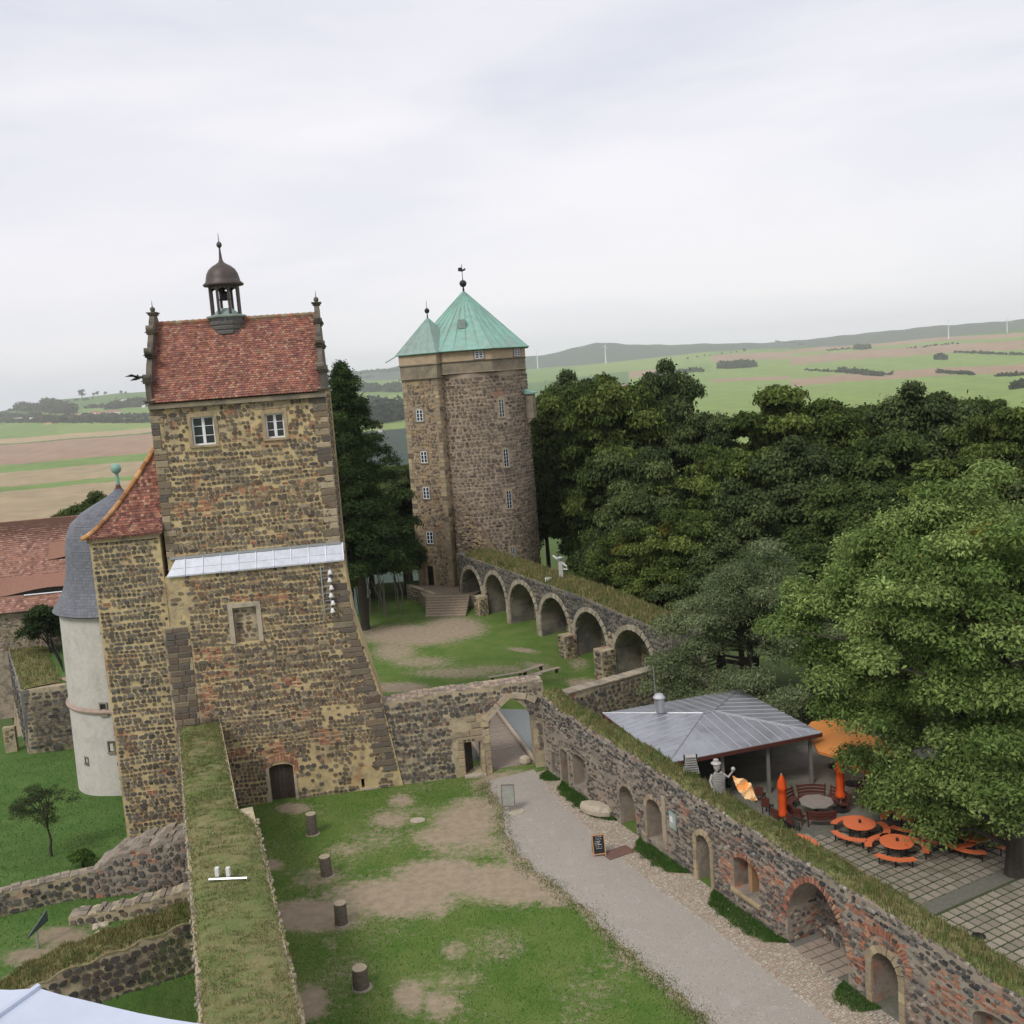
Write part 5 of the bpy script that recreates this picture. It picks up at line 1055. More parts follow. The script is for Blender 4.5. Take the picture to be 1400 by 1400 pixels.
m.hexa([(*q, 0) for q in (q0, q1, q2, q3)] + [(*q, ez - .2) for q in (q0, q1, q2, q3)]); m.build('rear_room', mat('dark_cladding', (.035, .03, .026)), pv)
q = pc(3.0, 5.6); vx, vy = zat(902, 970, 58.3)[:2]; m = MB(); m.lathe(vx, vy, [(.3, 3.6), (.3, 4.4), (.38, 4.43), (.38, 4.5), (.24, 4.68), (.06, 4.74)], 10); m.build('roof_vent', steel, prf)
m = MB(); m.tube([(vx - .2, vy, 4.8), (vx - .25, vy, 6.3)], .03, 4); m.build('vent_rod', steel, prf)
for (a, b, w_) in ((2.0, 1.4, .8), (4.6, 2.2, .8), (5.2, 4.8, .9)):
    q = pc(a, b); t = thing('cafe_table', {2.0: 'small dark table nearest the statue under the pavilion roof', 4.6: 'dark table in the middle of the pavilion shade', 5.2: 'dark table deep in the pavilion before the rear room'}[a], 'table', (*q, 0), 'tables under the pavilion roof')
    m = MB(); m.lathe(*q, [(w_ * .6, .70), (w_ * .6, .74)], 14); m.build('table_top', woodr if a > 3 else mat('yellow_top', (.5, .33, .10)), t); m = MB(); m.lathe(*q, [(.25, 0), (.05, .06), (.05, .7)], 8); m.build('leg', iron, t)

# ================================================================== TERRACE FURNITURE
def arc_top(mb, cx, cy, r0, r1, a0, a1, z0, z1, n=12):
    for k in range(n):
        t0 = a0 + (a1 - a0) * k / n; t1 = a0 + (a1 - a0) * (k + 1) / n; P = [(cx + r * math.cos(t), cy + r * math.sin(t)) for r, t in ((r0, t0), (r1, t0), (r1, t1), (r0, t1))]
        i = len(mb.v)
        for z in (z0, z1):
            for p in P: mb.pt((*p, z))
        mb.face([i + 3, i + 2, i + 1, i]); mb.face([i + 4, i + 5, i + 6, i + 7]); mb.face([i + 1, i + 2, i + 6, i + 5]); mb.face([i + 3, i, i + 4, i + 7])
        if k == 0: mb.face([i, i + 1, i + 5, i + 4])
        if k == n - 1: mb.face([i + 2, i + 3, i + 7, i + 6])
def picnic(x, y, rot, label):
    t = thing('picnic_table', label, 'picnic table', (x, y, 0), 'round orange picnic tables with curved benches'); t.rotation_euler = (0, 0, 0)
    m = MB(); m.lathe(x, y, [(.70, .70), (.78, .71), (.78, .75), (.76, .76)], 28); m.build('table_top', orange, t)
    m = MB()
    for k in range(4): a = rot + k * math.pi / 2 + .5; m.tube([(x + .5 * math.cos(a), y + .5 * math.sin(a), 0), (x + .35 * math.cos(a), y + .35 * math.sin(a), .7)], .03, 5)
    m.build('table_legs', iron, t)
    for k in range(3):
        a = rot + k * 2 * math.pi / 3; m = MB(); arc_top(m, x, y, 1.12, 1.45, a - .72, a + .72, .43, .48); b = m.build('curved_bench', orange, t); m = MB()
        for s_ in (-.6, 0, .6): m.tube([(x + 1.28 * math.cos(a + s_), y + 1.28 * math.sin(a + s_), 0), (x + 1.28 * math.cos(a + s_), y + 1.28 * math.sin(a + s_), .43)], .035, 5); m.tube([(x + 1.15 * math.cos(a + s_), y + 1.15 * math.sin(a + s_), .05), (x + .3 * math.cos(a + s_), y + .3 * math.sin(a + s_), .12)], .025, 4)
        m.build('bench_legs', iron, b)
    m = MB(); m.lathe(x + .02, y, [(.05, .765), (.07, .8), (.07, .9), (.045, .93)], 8); o = m.build('table_lantern', iron, None, off=(x, y, .76)); o.location = (x, y, .76); tag(o, 'little dark lantern standing on the ' + label.split(',')[0], 'lantern', 'table lanterns')
zt_ = .75
for (px, py, r_, l) in ((1175, 1125, 3.9, 'orange picnic table left of two, beside the dark wooden round bench'), (1226, 1150, 4.3, 'orange picnic table fully in view, nearest to the camera'), (1092, 1148, .3, 'orange picnic table partly hidden behind the long wall'),
                        (1245, 1113, 2.2, 'orange picnic table under the branches, right behind the middle pair'), (1297, 1132, 1.1, 'orange picnic table half hidden by low branches, near trunk'), (1330, 1140, 4.0, 'orange picnic table rightmost, mostly hidden beneath the ash tree')):
    x, y = g(px, py, zt_)
    if px == 1092: x, y = x - .5, y
    picnic(x, y, r_, l)
def round_bench(px, py, label, rot=0.):
    x, y = g(px, py, .7); t = thing('round_bench_set', label, 'bench set', (x, y, 0), 'round tables ringed by dark red benches')
    m = MB(); m.lathe(x, y, [(.9, .68), (.9, .73)], 8, .3); m.build('table_top', mat('grey_table', (.23, .20, .17)), t)
    m = MB(); m.lathe(x, y, [(.4, 0), (.1, .08), (.1, .68)], 8); m.build('pedestal', woodd, t)
    for k in range(6):
        if k == 1: continue
        a = rot + k * math.pi / 3; m = MB(); arc_top(m, x, y, 1.25, 1.65, a - .46, a + .46, .4, .45, 3); b = m.build('seat', woodr, t)
        for z in (.5, .66, .82): m = MB(); arc_top(m, x, y, 1.62 + (z - .5) * .35, 1.66 + (z - .5) * .35, a - .46, a + .46, z, z + .12, 3); m.build('back_slat', woodr, b)
        for s_ in (-.42, .42): m = MB(); m.tube([(x + 1.64 * math.cos(a + s_), y + 1.64 * math.sin(a + s_), 0), (x + 1.64 * math.cos(a + s_), y + 1.64 * math.sin(a + s_), .5), (x + 1.8 * math.cos(a + s_), y + 1.8 * math.sin(a + s_), .98)], .04, 4); m.build('bench_post', woodr, b)
    return x, y
round_bench(1116, 1096, 'grey round table ringed by dark red slatted benches between two closed parasols', -1.7)
round_bench(1218, 1082, 'grey round table with dark red benches in the shade of the tree', -1.5)
def chair(px, py, rot, label):
    x, y = g(px, py, .0); t = thing('cafe_chair', label, 'chair', (x, y, 0), 'dark terrace chairs beside the long wall'); F_ = Frame((x, y), rot)
    m = MB(); m.box(-.24, .24, -.24, .24, .42, .46, F_); m.build('seat', woodd, t); m = MB(); m.box(-.24, .24, -.27, -.23, .47, .95, F_); m.build('backrest', woodr, t)
    for a in (-.2, .2):
        for b in (-.2, .2): m = MB(); m.box(a - .02, a + .02, b - .02, b + .02, 0, .42, F_); m.build('leg', iron, t)
chair(1050, 1112, 2.4, 'dark chair left of the first closed parasol'); chair(1064, 1128, 2.2, 'dark chair close in front of the first closed parasol'); chair(1085, 1136, 2.0, 'dark chair right of the first closed parasol, nearest the wall'); chair(1040, 1096, 2.6, 'dark chair near the corner of the orange cloth')
def closed_parasol(px, py, top, label):
    x, y = g(px, py, .0); t = thing('closed_parasol', label, 'parasol', (x, y, 0), 'closed orange parasols on the terrace')
    m = MB(); m.lathe(x, y, [(.03, 0), (.03, top)], 8); m.build('pole', woodp, t)
    m = MB(); n = 16; prof = [(.04, top + .02), (.09, top - .1), (.16, top - .3), (.21, top - .62), (.22, top - .70), (.17, top - .74), (.19, top - 1.1), (.18, top - 1.5), (.16, top - 1.75), (.23, top - 2.0), (.25, top - 2.12), (.2, top - 2.16)]
    for (r, z) in prof:
        for k in range(n): a = 2 * math.pi * k / n; q = r * (1 + (.22 if k % 2 else -.1) + .08 * math.sin(k * 3 + z * 5)); m.pt((x + q * math.cos(a), y + q * math.sin(a), z + .04 * math.sin(k * 2.3)))
    for j in range(len(prof) - 1):
        for k in range(n): m.face([j * n + k, (j + 1) * n + k, (j + 1) * n + (k + 1) % n, j * n + (k + 1) % n])
    m.face(list(range(n))); c_ = m.build('folded_canopy', ocloth, t, smooth=True)
    m = MB(); m.lathe(x, y, [(.19, top - .80), (.205, top - .78), (.205, top - .74), (.19, top - .72)], 14); m.build('strap', ocloth, c_)
    m = MB(); m.lathe(x, y, [(.4, 0), (.4, .12), (.08, .18), (.06, .4)], 12); m.build('base', iron, t)
    m = MB(); m.lathe(x, y, [(.04, top), (.05, top + .06), (.01, top + .12)], 8); m.build('finial', woodp, t)
closed_parasol(1071, 1130, 2.75, 'closed orange parasol nearer the long wall, left of the round bench')
closed_parasol(1150, 1108, 2.9, 'closed orange parasol behind the round bench, right of the pavilion post')
def open_parasol(px, py, z, r, rot, label, tilt=.28):
    x, y = g(px, py, z); t = thing('open_parasol', label, 'parasol', (x, y, 0), 'open orange parasols beneath the tree')
    m = MB(); n = 8; c_ = m.pt((x, y, z)); R1_ = []
    for (f, zz) in ((.5, .5), (1., 1.), (.99, 1.28)):
        R1_.append([m.pt((x + r * f * math.cos(rot + k * math.pi / 4), y + r * f * math.sin(rot + k * math.pi / 4), z - tilt * zz * r)) for k in range(n)])
    for k in range(n):
        m.face([c_, R1_[0][k], R1_[0][(k + 1) % n]])
        for j in range(2): m.face([R1_[j][k], R1_[j + 1][k], R1_[j + 1][(k + 1) % n], R1_[j][(k + 1) % n]])
    cn = m.build('canopy', ocloth2, t)
    for k in range(n): m = MB(); a = rot + k * math.pi / 4; m.tube([(x, y, z - .03), (x + r * .98 * math.cos(a), y + r * .98 * math.sin(a), z - tilt * r - .03)], .015, 3); m.build('rib', woodp, cn)
    m = MB(); m.lathe(x, y, [(.035, 0), (.035, z + .1)], 8); m.build('pole', woodp, t); m = MB(); m.lathe(x, y, [(.4, 0), (.4, .1), (.06, .2)], 12); m.build('base', iron, t)
open_parasol(1163, 1004, 2.9, 2.1, .3, 'pale orange open parasol beside the right end of the pavilion roof')
open_parasol(1140, 985, 2.8, 1.6, .6, 'small open orange parasol half hidden behind the pavilion roof corner')
open_parasol(1205, 1030, 2.8, 1.7, .1, 'open orange parasol mostly covered by branches, furthest right')
# statue, slatted crate and orange cloth on the long wall
def on_wall(px, py, w=-.9):
    q = CF.at(px, py, w); return CF(q[0], w, 0)[0], CF(q[0], w, 0)[1], CZ(q[0]) + .12, q[0]
x, y, z0, _ = on_wall(983, 1090)
stt = thing('statue', 'pale metal strip statue with one arm raised, standing on the long wall', 'statue', (x, y, z0))
sm = mat('statue_metal', (.42, .40, .38), rough=.5, metal=.3)
for k in range(15):
    z = z0 + k * .075; r = float(np.interp(k, [0, 6, 10, 14], [.30, .25, .33, .20])); m = MB(); m.lathe(x + .01 * (k % 3), y, [(r, z), (r, z + .045)], 10, 0, 1.0, .6); m.build('strip', sm, stt)
m = MB(); m.tube([(x, y, z0 - .1), (x, y, z0 + 1.2)], .1, 6); m.build('core', iron, stt)
m = MB(); m.lathe(x - .03, y, [(.08, z0 + 1.08), (.09, z0 + 1.2), (.15, z0 + 1.28), (.17, z0 + 1.42), (.12, z0 + 1.56), (.03, z0 + 1.6)], 12); hd = m.build('head', sm, stt, smooth=True)
m = MB(); m.lathe(x - .06, y, [(.22, z0 + 1.5), (.24, z0 + 1.55), (.13, z0 + 1.62), (.12, z0 + 1.72), (.03, z0 + 1.75)], 12); m.build('hat', sm, hd)
m = MB(); m.tube([(x + .25, y, z0 + 1.0), (x + .48, y + .02, z0 + .82), (x + .68, y - .05, z0 + 1.12)], [.07, .06, .045], 6); am = m.build('raised_arm', sm, stt); m = MB(); m.lathe(x + .7, y - .05, [(.03, z0 + 1.1), (.1, z0 + 1.17), (.1, z0 + 1.26), (.03, z0 + 1.32)], 10); m.build('hand', sm, am, smooth=True)
m = MB(); m.tube([(x - .27, y, z0 + 1.0), (x - .38, y - .02, z0 + .7), (x - .3, y - .1, z0 + .42)], [.07, .06, .045], 6); m.build('lowered_arm', sm, stt)
m = MB(); m.prism([(x + .55, y - .3, z0 + .75), (x + .95, y - .3, z0 + .65), (x + 1.0, y - .3, z0 + .35), (x + .6, y - .3, z0 + .3)], (0, .06, 0)); o = m.build('dark_shield', iron, stt)
x, y, z0, _ = on_wall(945, 1058, -1.1); sc = thing('slatted_stand', 'small stand of stacked pale slats on the wall left of the statue', 'stand', (x, y, z0))
for k in range(8): m = MB(); w = .38 - .02 * k; m.box(x - w, x + w, y - .15, y + .15, z0 + .05 + k * .115, z0 + .1 + k * .115); m.build('slat', sm, sc)
for s_ in (-.3, .3): m = MB(); m.box(x + s_ - .03, x + s_ + .03, y - .03, y + .03, z0 - .1, z0 + .98); m.build('upright', iron, sc)
x, y, z0, _ = on_wall(1003, 1098, -1.3); x += .1; m = MB(); n = 8
oc = thing('orange_cloth', 'tattered orange cloth with pale centre hanging beside the statue', 'cloth', (x, y, z0))
G_ = [[(x - .1 + .75 * i / n + .25 * j / n, y - .45 * j / n + .07 * math.sin(i + j * 1.7), z0 + .95 - .22 * i / n - .85 * j / n + .05 * math.cos(i * 1.3 + j)) for i in range(n + 1)] for j in range(n + 1)]
for j in range(n):
    for i in range(n):
        if (i, j) in ((0, 7), (0, 6), (7, 0), (1, 7)): continue
        a, b, c, d = G_[j][i], G_[j][i + 1], G_[j + 1][i + 1], G_[j + 1][i]; m.poly([a, b, c, d]); m.poly([(p[0] + .012, p[1] + .012, p[2]) for p in (d, c, b, a)])
m.build('cloth', mat('patterned_orange', (.80, .30, .07), patch=((.75, .5, .25), 3, .45, .55), namp=.2, nscale=8), oc)

# ================================================================== COURTYARD OBJECTS
for (px, py, hh, r, tilt, l) in ((427, 1140, 1.15, .3, .02, 'tallest weathered log post, standing nearest the tower'), (447, 1197, 1.0, .29, -.03, 'second log post from the tower, light brown top'), (467, 1263, 1.0, .29, .02, 'grey log post at the edge of the bare earth path'), (494, 1350, .85, .32, 0, 'shortest thick log post, nearest to the camera')):
    x, y = g(px, py); t = thing('log_post', l, 'post', (x, y, 0), 'upright log posts in the grass court')
    m = MB(); m.lathe(x, y, [(r * 1.06, -.05), (r * 1.02, .1), (r, hh * .5), (r * .98, hh)], 14); m.build('log', woodm, t); m = MB(); m.lathe(x, y, [(r * .96, hh + .002), (r * .93, hh + .02)], 14); m.build('cut_face', cutw, t)
    m = MB(); m.lathe(x + .03, y, [(r * 1.35, .0), (r * 1.25, .035), (r * 1.1, .04)], 12); m.build('base_ring', mat('worn_ring', (.28, .24, .18)), t); t.rotation_euler = (0, tilt, 0)
for (px, py, r, l) in ((571, 1122, .42, 'flat round pale stone disc set in the bare grass'), (705, 1110, .5, 'pale round slab under the information board')):
    x, y = g(px, py); m = MB(); m.lathe(0, 0, [(r, 0), (r, .03), (r * .9, .045)], 16, .2, 1, .85); o = m.build('stone_disc', palest); o.location = (x, y, .01); tag(o, l, 'slab')
x, y = g(696, 1112); ib = thing('information_board', 'glass panel in a thin metal frame standing on the gravel before the gateway', 'sign', (x, y, 0)); Fi = Frame((x, y), rad(-6))
m = MB(); ring_box(m, lambda u, w, z: Fi(u, w - z * .12, z), -.33, .33, .42, 1.55, .035, -.02, .02); m.build('frame', mat('bronze_frame', (.17, .13, .09), metal=.4, rough=.5), ib)
m = MB(); m.box(-.33, .33, -.008, .008, .42, 1.55, lambda u, w, z: Fi(u, w - z * .12, z)); m.build('panel', mat('board_glass', (.30, .31, .28), rough=.15, spec=.6), ib)
m = MB(); m.box(-.03, .03, -.08, -.03, 0, .42, Fi); m.box(-.22, .22, -.1, .05, .0, .03, Fi); m.build('stand', steel, ib)
x, y = g(819, 1168); ab = thing('chalkboard_sign', 'black chalkboard A-frame with wooden rim and white chalk writing on the path', 'sign', (x, y, 0)); Fa = Frame((x, y), rad(4))
TB = lambda u, w, z: Fa(u, .28 - z * .26 + w, z); TB2 = lambda u, w, z: Fa(u - .0, -.28 + z * .26 - w, z)
for (T, nm) in ((TB, 'front_leaf'), (TB2, 'rear_leaf')):
    m = MB(); ring_box(m, T, -.27, .27, .16, 1.0, .05, -.015, .015); m.box(-.32, -.27, -.015, .015, 0, .11, T); m.box(.27, .32, -.015, .015, 0, .11, T); fr_ = m.build(nm, mat('light_wood', (.45, .25, .12)), ab)
    m = MB(); m.box(-.27, .27, -.008, .008, .16, 1.0, T); m.build('board', mat('chalkboard', (.018, .018, .02), rough=.6), fr_)
m = MB(); rr2 = random.Random(2)
for k, z in enumerate((.92, .82, .72, .64, .56, .46, .38)):
    u = -.2 + rr2.uniform(0, .08)
    while u < .2 - rr2.uniform(0, .1):
        l = rr2.uniform(.015, .035)
        if rr2.random() < .8:
            hh_ = rr2.uniform(.025, .05); m.box(u, u + .008, .009, .012, z, z + hh_, TB); m.box(u + .0085, u + l, .009, .012, z + hh_ * rr2.choice((0, .5, .85)), z + hh_ * .15 + hh_ * .85 * rr2.choice((.1, .5, 1)) + .004, TB)
        u += l + .012
m.build('chalk_writing', whitem, ab)
# two long wooden rails beside the wall
for k, (a, b) in enumerate((((387, 1307), (402, 1400)), ((396, 1304), (412, 1400)))):
    p0, p1 = g(*a, .5), g(*b, .5); p1 = (p1[0] + (p1[0] - p0[0]) * .6, p1[1] + (p1[1] - p0[1]) * .6); t = thing('wooden_rail', ['inner brown wooden rail closest to the turf-topped wall', 'outer brown wooden rail on the courtyard side of the pair'][k], 'rail', (*p0, 0), 'low wooden rails beside the turf-topped wall')
    m = MB(); m.tube([(*p0, .5), (*p1, .5)], .06, 6); m.build('rail', mat('brown_rail', (.22, .13, .08), namp=.3), t)
    for f in (.1, .6): q = (p0[0] + (p1[0] - p0[0]) * f, p0[1] + (p1[1] - p0[1]) * f); m = MB(); m.box(q[0] - .05, q[0] + .05, q[1] - .05, q[1] + .05, 0, .58); m.build('post', iron, t)
n = 150000; u_ = RNG.uniform(0, 1, n) ; Y = 24 + 36 * RNG.uniform(0, 1, n) ** 1.6; X = -17 + 27 * RNG.uniform(0, 1, n)
xy = np.stack([X, Y], -1); B = blob_c(X, Y); lx = np.interp(Y, [p[1] for p in Ld[::-1]], [p[0] for p in Ld[::-1]]); keep = (B < .35) & (X < lx - .1); xy = xy[keep]
o = blades('court_grass', xy, np.zeros(len(xy)), RNG.uniform(.03, .085, len(xy)), [(.085, .16, .032), (.10, .18, .04), (.075, .145, .028), (.135, .18, .05)], wid=.018); tag(o, 'short worn lawn grass of the castle courtyard', 'grass')
pb = MB(); rp_ = random.Random(99)
for k in range(5000):
    j = rp_.randrange(len(Ld) - 1); t = rp_.random(); x0, y0 = Ld[j][0] * (1 - t) + Ld[j + 1][0] * t, Ld[j][1] * (1 - t) + Ld[j + 1][1] * t; x1, y1 = Rd[j][0] * (1 - t) + Rd[j + 1][0] * t, Rd[j][1] * (1 - t) + Rd[j + 1][1] * t
    q = rp_.choice((abs(rp_.gauss(0, .12)) - .03, rp_.random(), rp_.random())); x, y = x0 + (x1 - x0) * q, y0 + (y1 - y0) * q; s_ = rp_.uniform(.012, .04); pb.col = rp_.choice([(.40, .36, .31), (.30, .26, .22), (.46, .43, .39), (.24, .20, .16), (.36, .27, .2)]); i = len(pb.v)
    for a in range(4): pb.pt((x + s_ * math.cos(a * 1.57 + k), y + s_ * math.sin(a * 1.57 + k), .009))
    pb.pt((x, y, .009 + s_ * .7)); [pb.face([i + a, i + (a + 1) % 4, i + 4]) for a in range(4)]
o = pb.build('path_pebbles', mat('pebble', attr=True, namp=.1)); tag(o, 'small stones lying loose on the gravel path and its edges', 'pebbles', kind='stuff')
n = 9000; j = RNG.integers(0, len(Ld) - 1, n); tt_ = RNG.uniform(0, 1, n)[:, None]; LA = np.array(Ld); xy = LA[j] * (1 - tt_) + LA[j + 1] * tt_ + RNG.normal(0, .3, (n, 2)) + np.array([-.2, -.1]) + .15 * np.sin(LA[j] * 3.1); o = blades('verge_grass', xy, np.zeros(n) + .005, RNG.uniform(.03, .10, n), [(.09, .15, .035), (.16, .17, .06), (.11, .17, .042)], wid=.016); tag(o, 'ragged grass tufts along the left edge of the gravel path', 'grass')
# ================================================================== LEFT SIDE: WHITE TURRET, RED ROOFED HOUSE, BASTION, RUINS
WC = (-28.3, 74.0)
wt = thing('white_turret', 'round white rendered turret with grey bell-shaped slate roof behind the bell tower', 'tower', (*WC, -4))
mb = MB(); mb.lathe(*WC, [(5.3, -6), (5.15, 2.7), (5.0, 9.6)], 48); mb.build('wall', whitep, wt, smooth=False)
mb = MB(); mb.lathe(*WC, [(5.17, 2.6), (5.31, 2.66), (5.35, 2.8), (5.21, 2.98), (5.07, 3.02)], 48); mb.build('string_course', mat('pink_course', (.36, .27, .22)), wt)
rp = [(5.35, 9.5), (5.38, 9.58), (4.95, 10.2), (4.5, 11.0), (4.2, 12.0), (4.08, 13.0), (4.02, 13.9), (3.85, 14.8), (3.5, 15.6), (2.7, 16.3), (1.8, 16.8), (1.0, 17.2), (.4, 17.6), (.2, 17.9), (.12, 18.2)]
mb = MB(); mb.lathe(*WC, rp, 32); wr = mb.build('roof', tile_under, wt, smooth=True)
mb = MB(); R = random.Random(17); rz = [p[1] for p in rp]; rr_a = [p[0] for p in rp]; arc = [0]
for a, b in zip(rp, rp[1:]): arc.append(arc[-1] + math.hypot(a[0] - b[0], a[1] - b[1]))
s_ = .1; row = 0
while s_ < arc[-1] - .6:
    def at_(s): r = float(np.interp(s, arc, rr_a)); z = float(np.interp(s, arc, rz)); return r, z
    (r0, z0), (r1, z1) = at_(s_ - .02), at_(s_ + .26); nn = max(8, int(2 * math.pi * r0 / .30)); a0 = -math.pi * 1.1
    for k in range(int(nn)):
        t0 = 2 * math.pi * (k + .5 * (row % 2)) / nn; t1 = t0 + 2 * math.pi / nn * .96
        q = [(WC[0] + (r + e) * math.cos(t), WC[1] + (r + e) * math.sin(t), z) for (r, e, z, t) in ((r0, .05, z0, t0), (r0, .05, z0, t1), (r1, .012, z1, t1), (r1, .012, z1, t0))]
        mb.poly(q)
    s_ += .22; row += 1
tag(mb.build('slates', slate, wr), kind='stuff')
mb = MB(); mb.lathe(*WC, [(.16, 17.9), (.13, 18.6), (.12, 19.1)], 8); mb.build('finial_rod', copper, wr); mb = MB(); mb.lathe(WC[0], WC[1], [(.05, 18.85), (.28, 19.0), (.38, 19.25), (.28, 19.52), (.05, 19.65)], 12); mb.build('ball_finial', copper, wr, smooth=True)
def cyl_win(px, py, w, h):
    d = ray(px, py); r = 5.25; a = d[0] ** 2 + d[1] ** 2; b = -2 * (d[0] * WC[0] + d[1] * WC[1]); c = WC[0] ** 2 + WC[1] ** 2 - r * r; t = (-b - math.sqrt(max(0, b * b - 4 * a * c))) / (2 * a); x, y, z = d[0] * t, d[1] * t, H + d[2] * t
    an = math.atan2(x - WC[0], WC[1] - y); T = lambda u, ww, zz: (WC[0] + (5.2 + ww) * math.sin(an + u / 5.5), WC[1] - (5.2 + ww) * math.cos(an + u / 5.5), zz)
    window(wt, T, -w / 2, w / 2, z - h / 2, z + h / 2, .02, 1, 1, fw=.05, sur=.1, surm=ashlar, fm=iron)
cyl_win(141, 970, .45, .75); cyl_win(152, 1022, .4, .7); cyl_win(118, 1040, .3, .4)
# red roofed building
hb = thing('red_roofed_building', 'long stone building with broad red tiled roof and two eyebrow dormers', 'building', (-52, 104, 0))
a = zat(-60, 846, 101); b = zat(112, 816, 101); 
Fh = Frame((-62, 99.5), rad(9)); 
def HF(u, w, z): return Fh(u, w, z)
mb = MB(); wall_body(mb, HF, 0, 28, -7, 4.1, 12, [Op(14.2, 15.2, 1.2, 2.6)]); mb.build('wall', mat('house_rubble', (.36, .30, .22), patch=((.2, .17, .13), 1.2, .45, .6)), hb)
R = random.Random(19); mb = MB(); skin(mb, HF, 0, 28, 0, 4.0, (), cw=.5, ch=.3, pal=P_STAIR + [(.3, .26, .2)], R=R); tag(mb.build('facing_stones', stone, hb), kind='stuff')
mb = MB(); mb.hexa([HF(-1, .6, 4.0), HF(29, .6, 4.0), HF(29, -12.6, 4.0), HF(-1, -12.6, 4.0), HF(-1, -5.9, 12.4), HF(26, -5.9, 12.4), HF(26, -6.1, 12.4), HF(-1, -6.1, 12.4)]); hr = mb.build('roof', tile_under, hb)
mb = MB(); tile_field(mb, slope_T(HF, .7, 4.0, -6, 12.45), -1, 28, 44, tw=.32, hi=lambda b: 29 - 3 * b, cols=[(.29, .15, .11), (.27, .14, .105), (.31, .16, .115), (.28, .15, .11), (.36, .21, .16)], R=R); tag(mb.build('roof_tiles', tile_m, hr), kind='stuff')
sl_ = slope_T(HF, .7, 4.0, -6, 12.45)
for (u0_, u1_, b_) in ((10.0, 20.5, .17), (14.5, 24, .52)):
    mb = MB(); n = 20; hgt = lambda t: 0.5 * math.sin(math.pi * t) ** 1.5
    for k in range(n):
        t0, t1 = k / n, (k + 1) / n; ua, ub = u0_ + (u1_ - u0_) * t0, u0_ + (u1_ - u0_) * t1
        A1, B1 = sl_(ua, b_, .1), sl_(ub, b_, .1); A2, B2 = (A1[0], A1[1], A1[2] + hgt(t0)), (B1[0], B1[1], B1[2] + hgt(t1)); C1, C2 = sl_(ub, b_ + .2, .06), sl_(ua, b_ + .2, .06)
        mb.poly([A2, B2, C1, C2])
    ey = mb.build('eyebrow_dormer', mat('dormer_tile', (.27, .14, .10), nscale=8, namp=.3), hr); mb = MB()
    for k in range(n):
        t0, t1 = k / n, (k + 1) / n; ua, ub = u0_ + (u1_ - u0_) * t0, u0_ + (u1_ - u0_) * t1; A1, B1 = sl_(ua, b_, .06), sl_(ub, b_, .06); mb.poly([A1, B1, (B1[0], B1[1], B1[2] + hgt(t1) - .04), (A1[0], A1[1], A1[2] + hgt(t0) - .04)])
    mb.build('dormer_shade_panel', dark, ey)  # near-black faces paint the shade under the eyebrow
    mb = MB(); P0, P1 = sl_(u0_ + 2.5, b_ - .012, .14), sl_(u1_ - 1.2, b_ - .012, .14); mb.tube([P0, P1], .07, 4); mb.build('dormer_sill', whitew, ey)
n = 110000; X = RNG.uniform(-62, -13, n); Y = RNG.uniform(41, 90, n); k_ = (blob_y(X, Y) < .4) & (Y < 84 + (X + 45) * .2 + 8 * (X > -40)) & (below(X, Y) < .01) & (np.hypot(X + 28.3, Y - 74) > 5.5); X, Y = X[k_], Y[k_]; o = blades('lawn_grass', np.stack([X, Y], -1), z_yard(X, Y), RNG.uniform(.03, .12, len(X)), [(.09, .17, .038), (.105, .185, .046), (.14, .20, .055), (.095, .175, .04)], wid=.028); tag(o, 'rough green grass of the sloping lower lawn', 'grass')
# bastion terrace
bs = thing('bastion_wall', 'massive sloping stone retaining wall of the upper lawn with grass on top', 'wall', (-43, 88, 0))
Bp = [(-43.0, 86.2), (-30, 89.0), (-30, 140), (-66, 140), (-62, 121)]
mb = MB(); n = len(Bp); i = len(mb.v); out = [(-.6, -.6), (.2, -.8), (1, 0), (0, 0), (-1.2, -.2)]
for (x, y), (ox, oy) in zip(Bp, out): mb.pt((x + ox, y + oy, -8))
for (x, y) in Bp: mb.pt((x, y, -.05))
mb.face([n + k for k in range(n)]); [mb.face([k, (k + 1) % n, n + (k + 1) % n, n + k]) for k in range(n)]; mb.build('wall', mort_g, bs)
R = random.Random(23); mb = MB(); f1 = Frame((-43.3, 85.9), math.atan2(2.8, 13)); skin(mb, shiftT(f1, .02), 0, 13, -5.6, -.1, (), cw=.55, ch=.36, pal=P_GREY + P_ARC, R=R, w=.35, dep=.1); f2 = Frame((-62, 121), math.atan2(-34.8, 19)); skin(mb, shiftT(f2, .55), 0, 39, -6, -.1, (), cw=.7, ch=.42, pal=P_ARC + [(.2, .18, .15)], R=R, dep=.1)
tag(mb.build('facing_stones', stone, bs), kind='stuff'); mb = MB(); wall_body(mb, f2, 0, 39.7, -8, -.06, .7, w0=.55); mb.build('flank_wall', mat('bastion_flank', (.24, .22, .19), nscale=.8, namp=.35, patch=((.12, .115, .105), .5, .45, .65)), bs)
turf(bs, f2, 0, 39.5, .5, -3.0, -.05, nb=9000, hmax=.4, cols=G_DRY, wid=.04, st=.5); 
rl = thing('iron_railing', 'dark iron railing along the edge of the upper lawn', 'railing', f2(20, -3.2, 0)); mb = MB(); mb.tube([f2(6, -3.3, 1.1), f2(36, -3.3, 1.1)], .05, 4); mb.tube([f2(6, -3.3, .2), f2(36, -3.3, .2)], .04, 4); mb.build('rail', iron, rl)
mb = MB()
for k in range(150): mb.box(6 + k * .2, 6.03 + k * .2, -3.32, -3.29, 0, 1.1, f2)
tag(mb.build('balusters', iron, rl), kind='stuff')
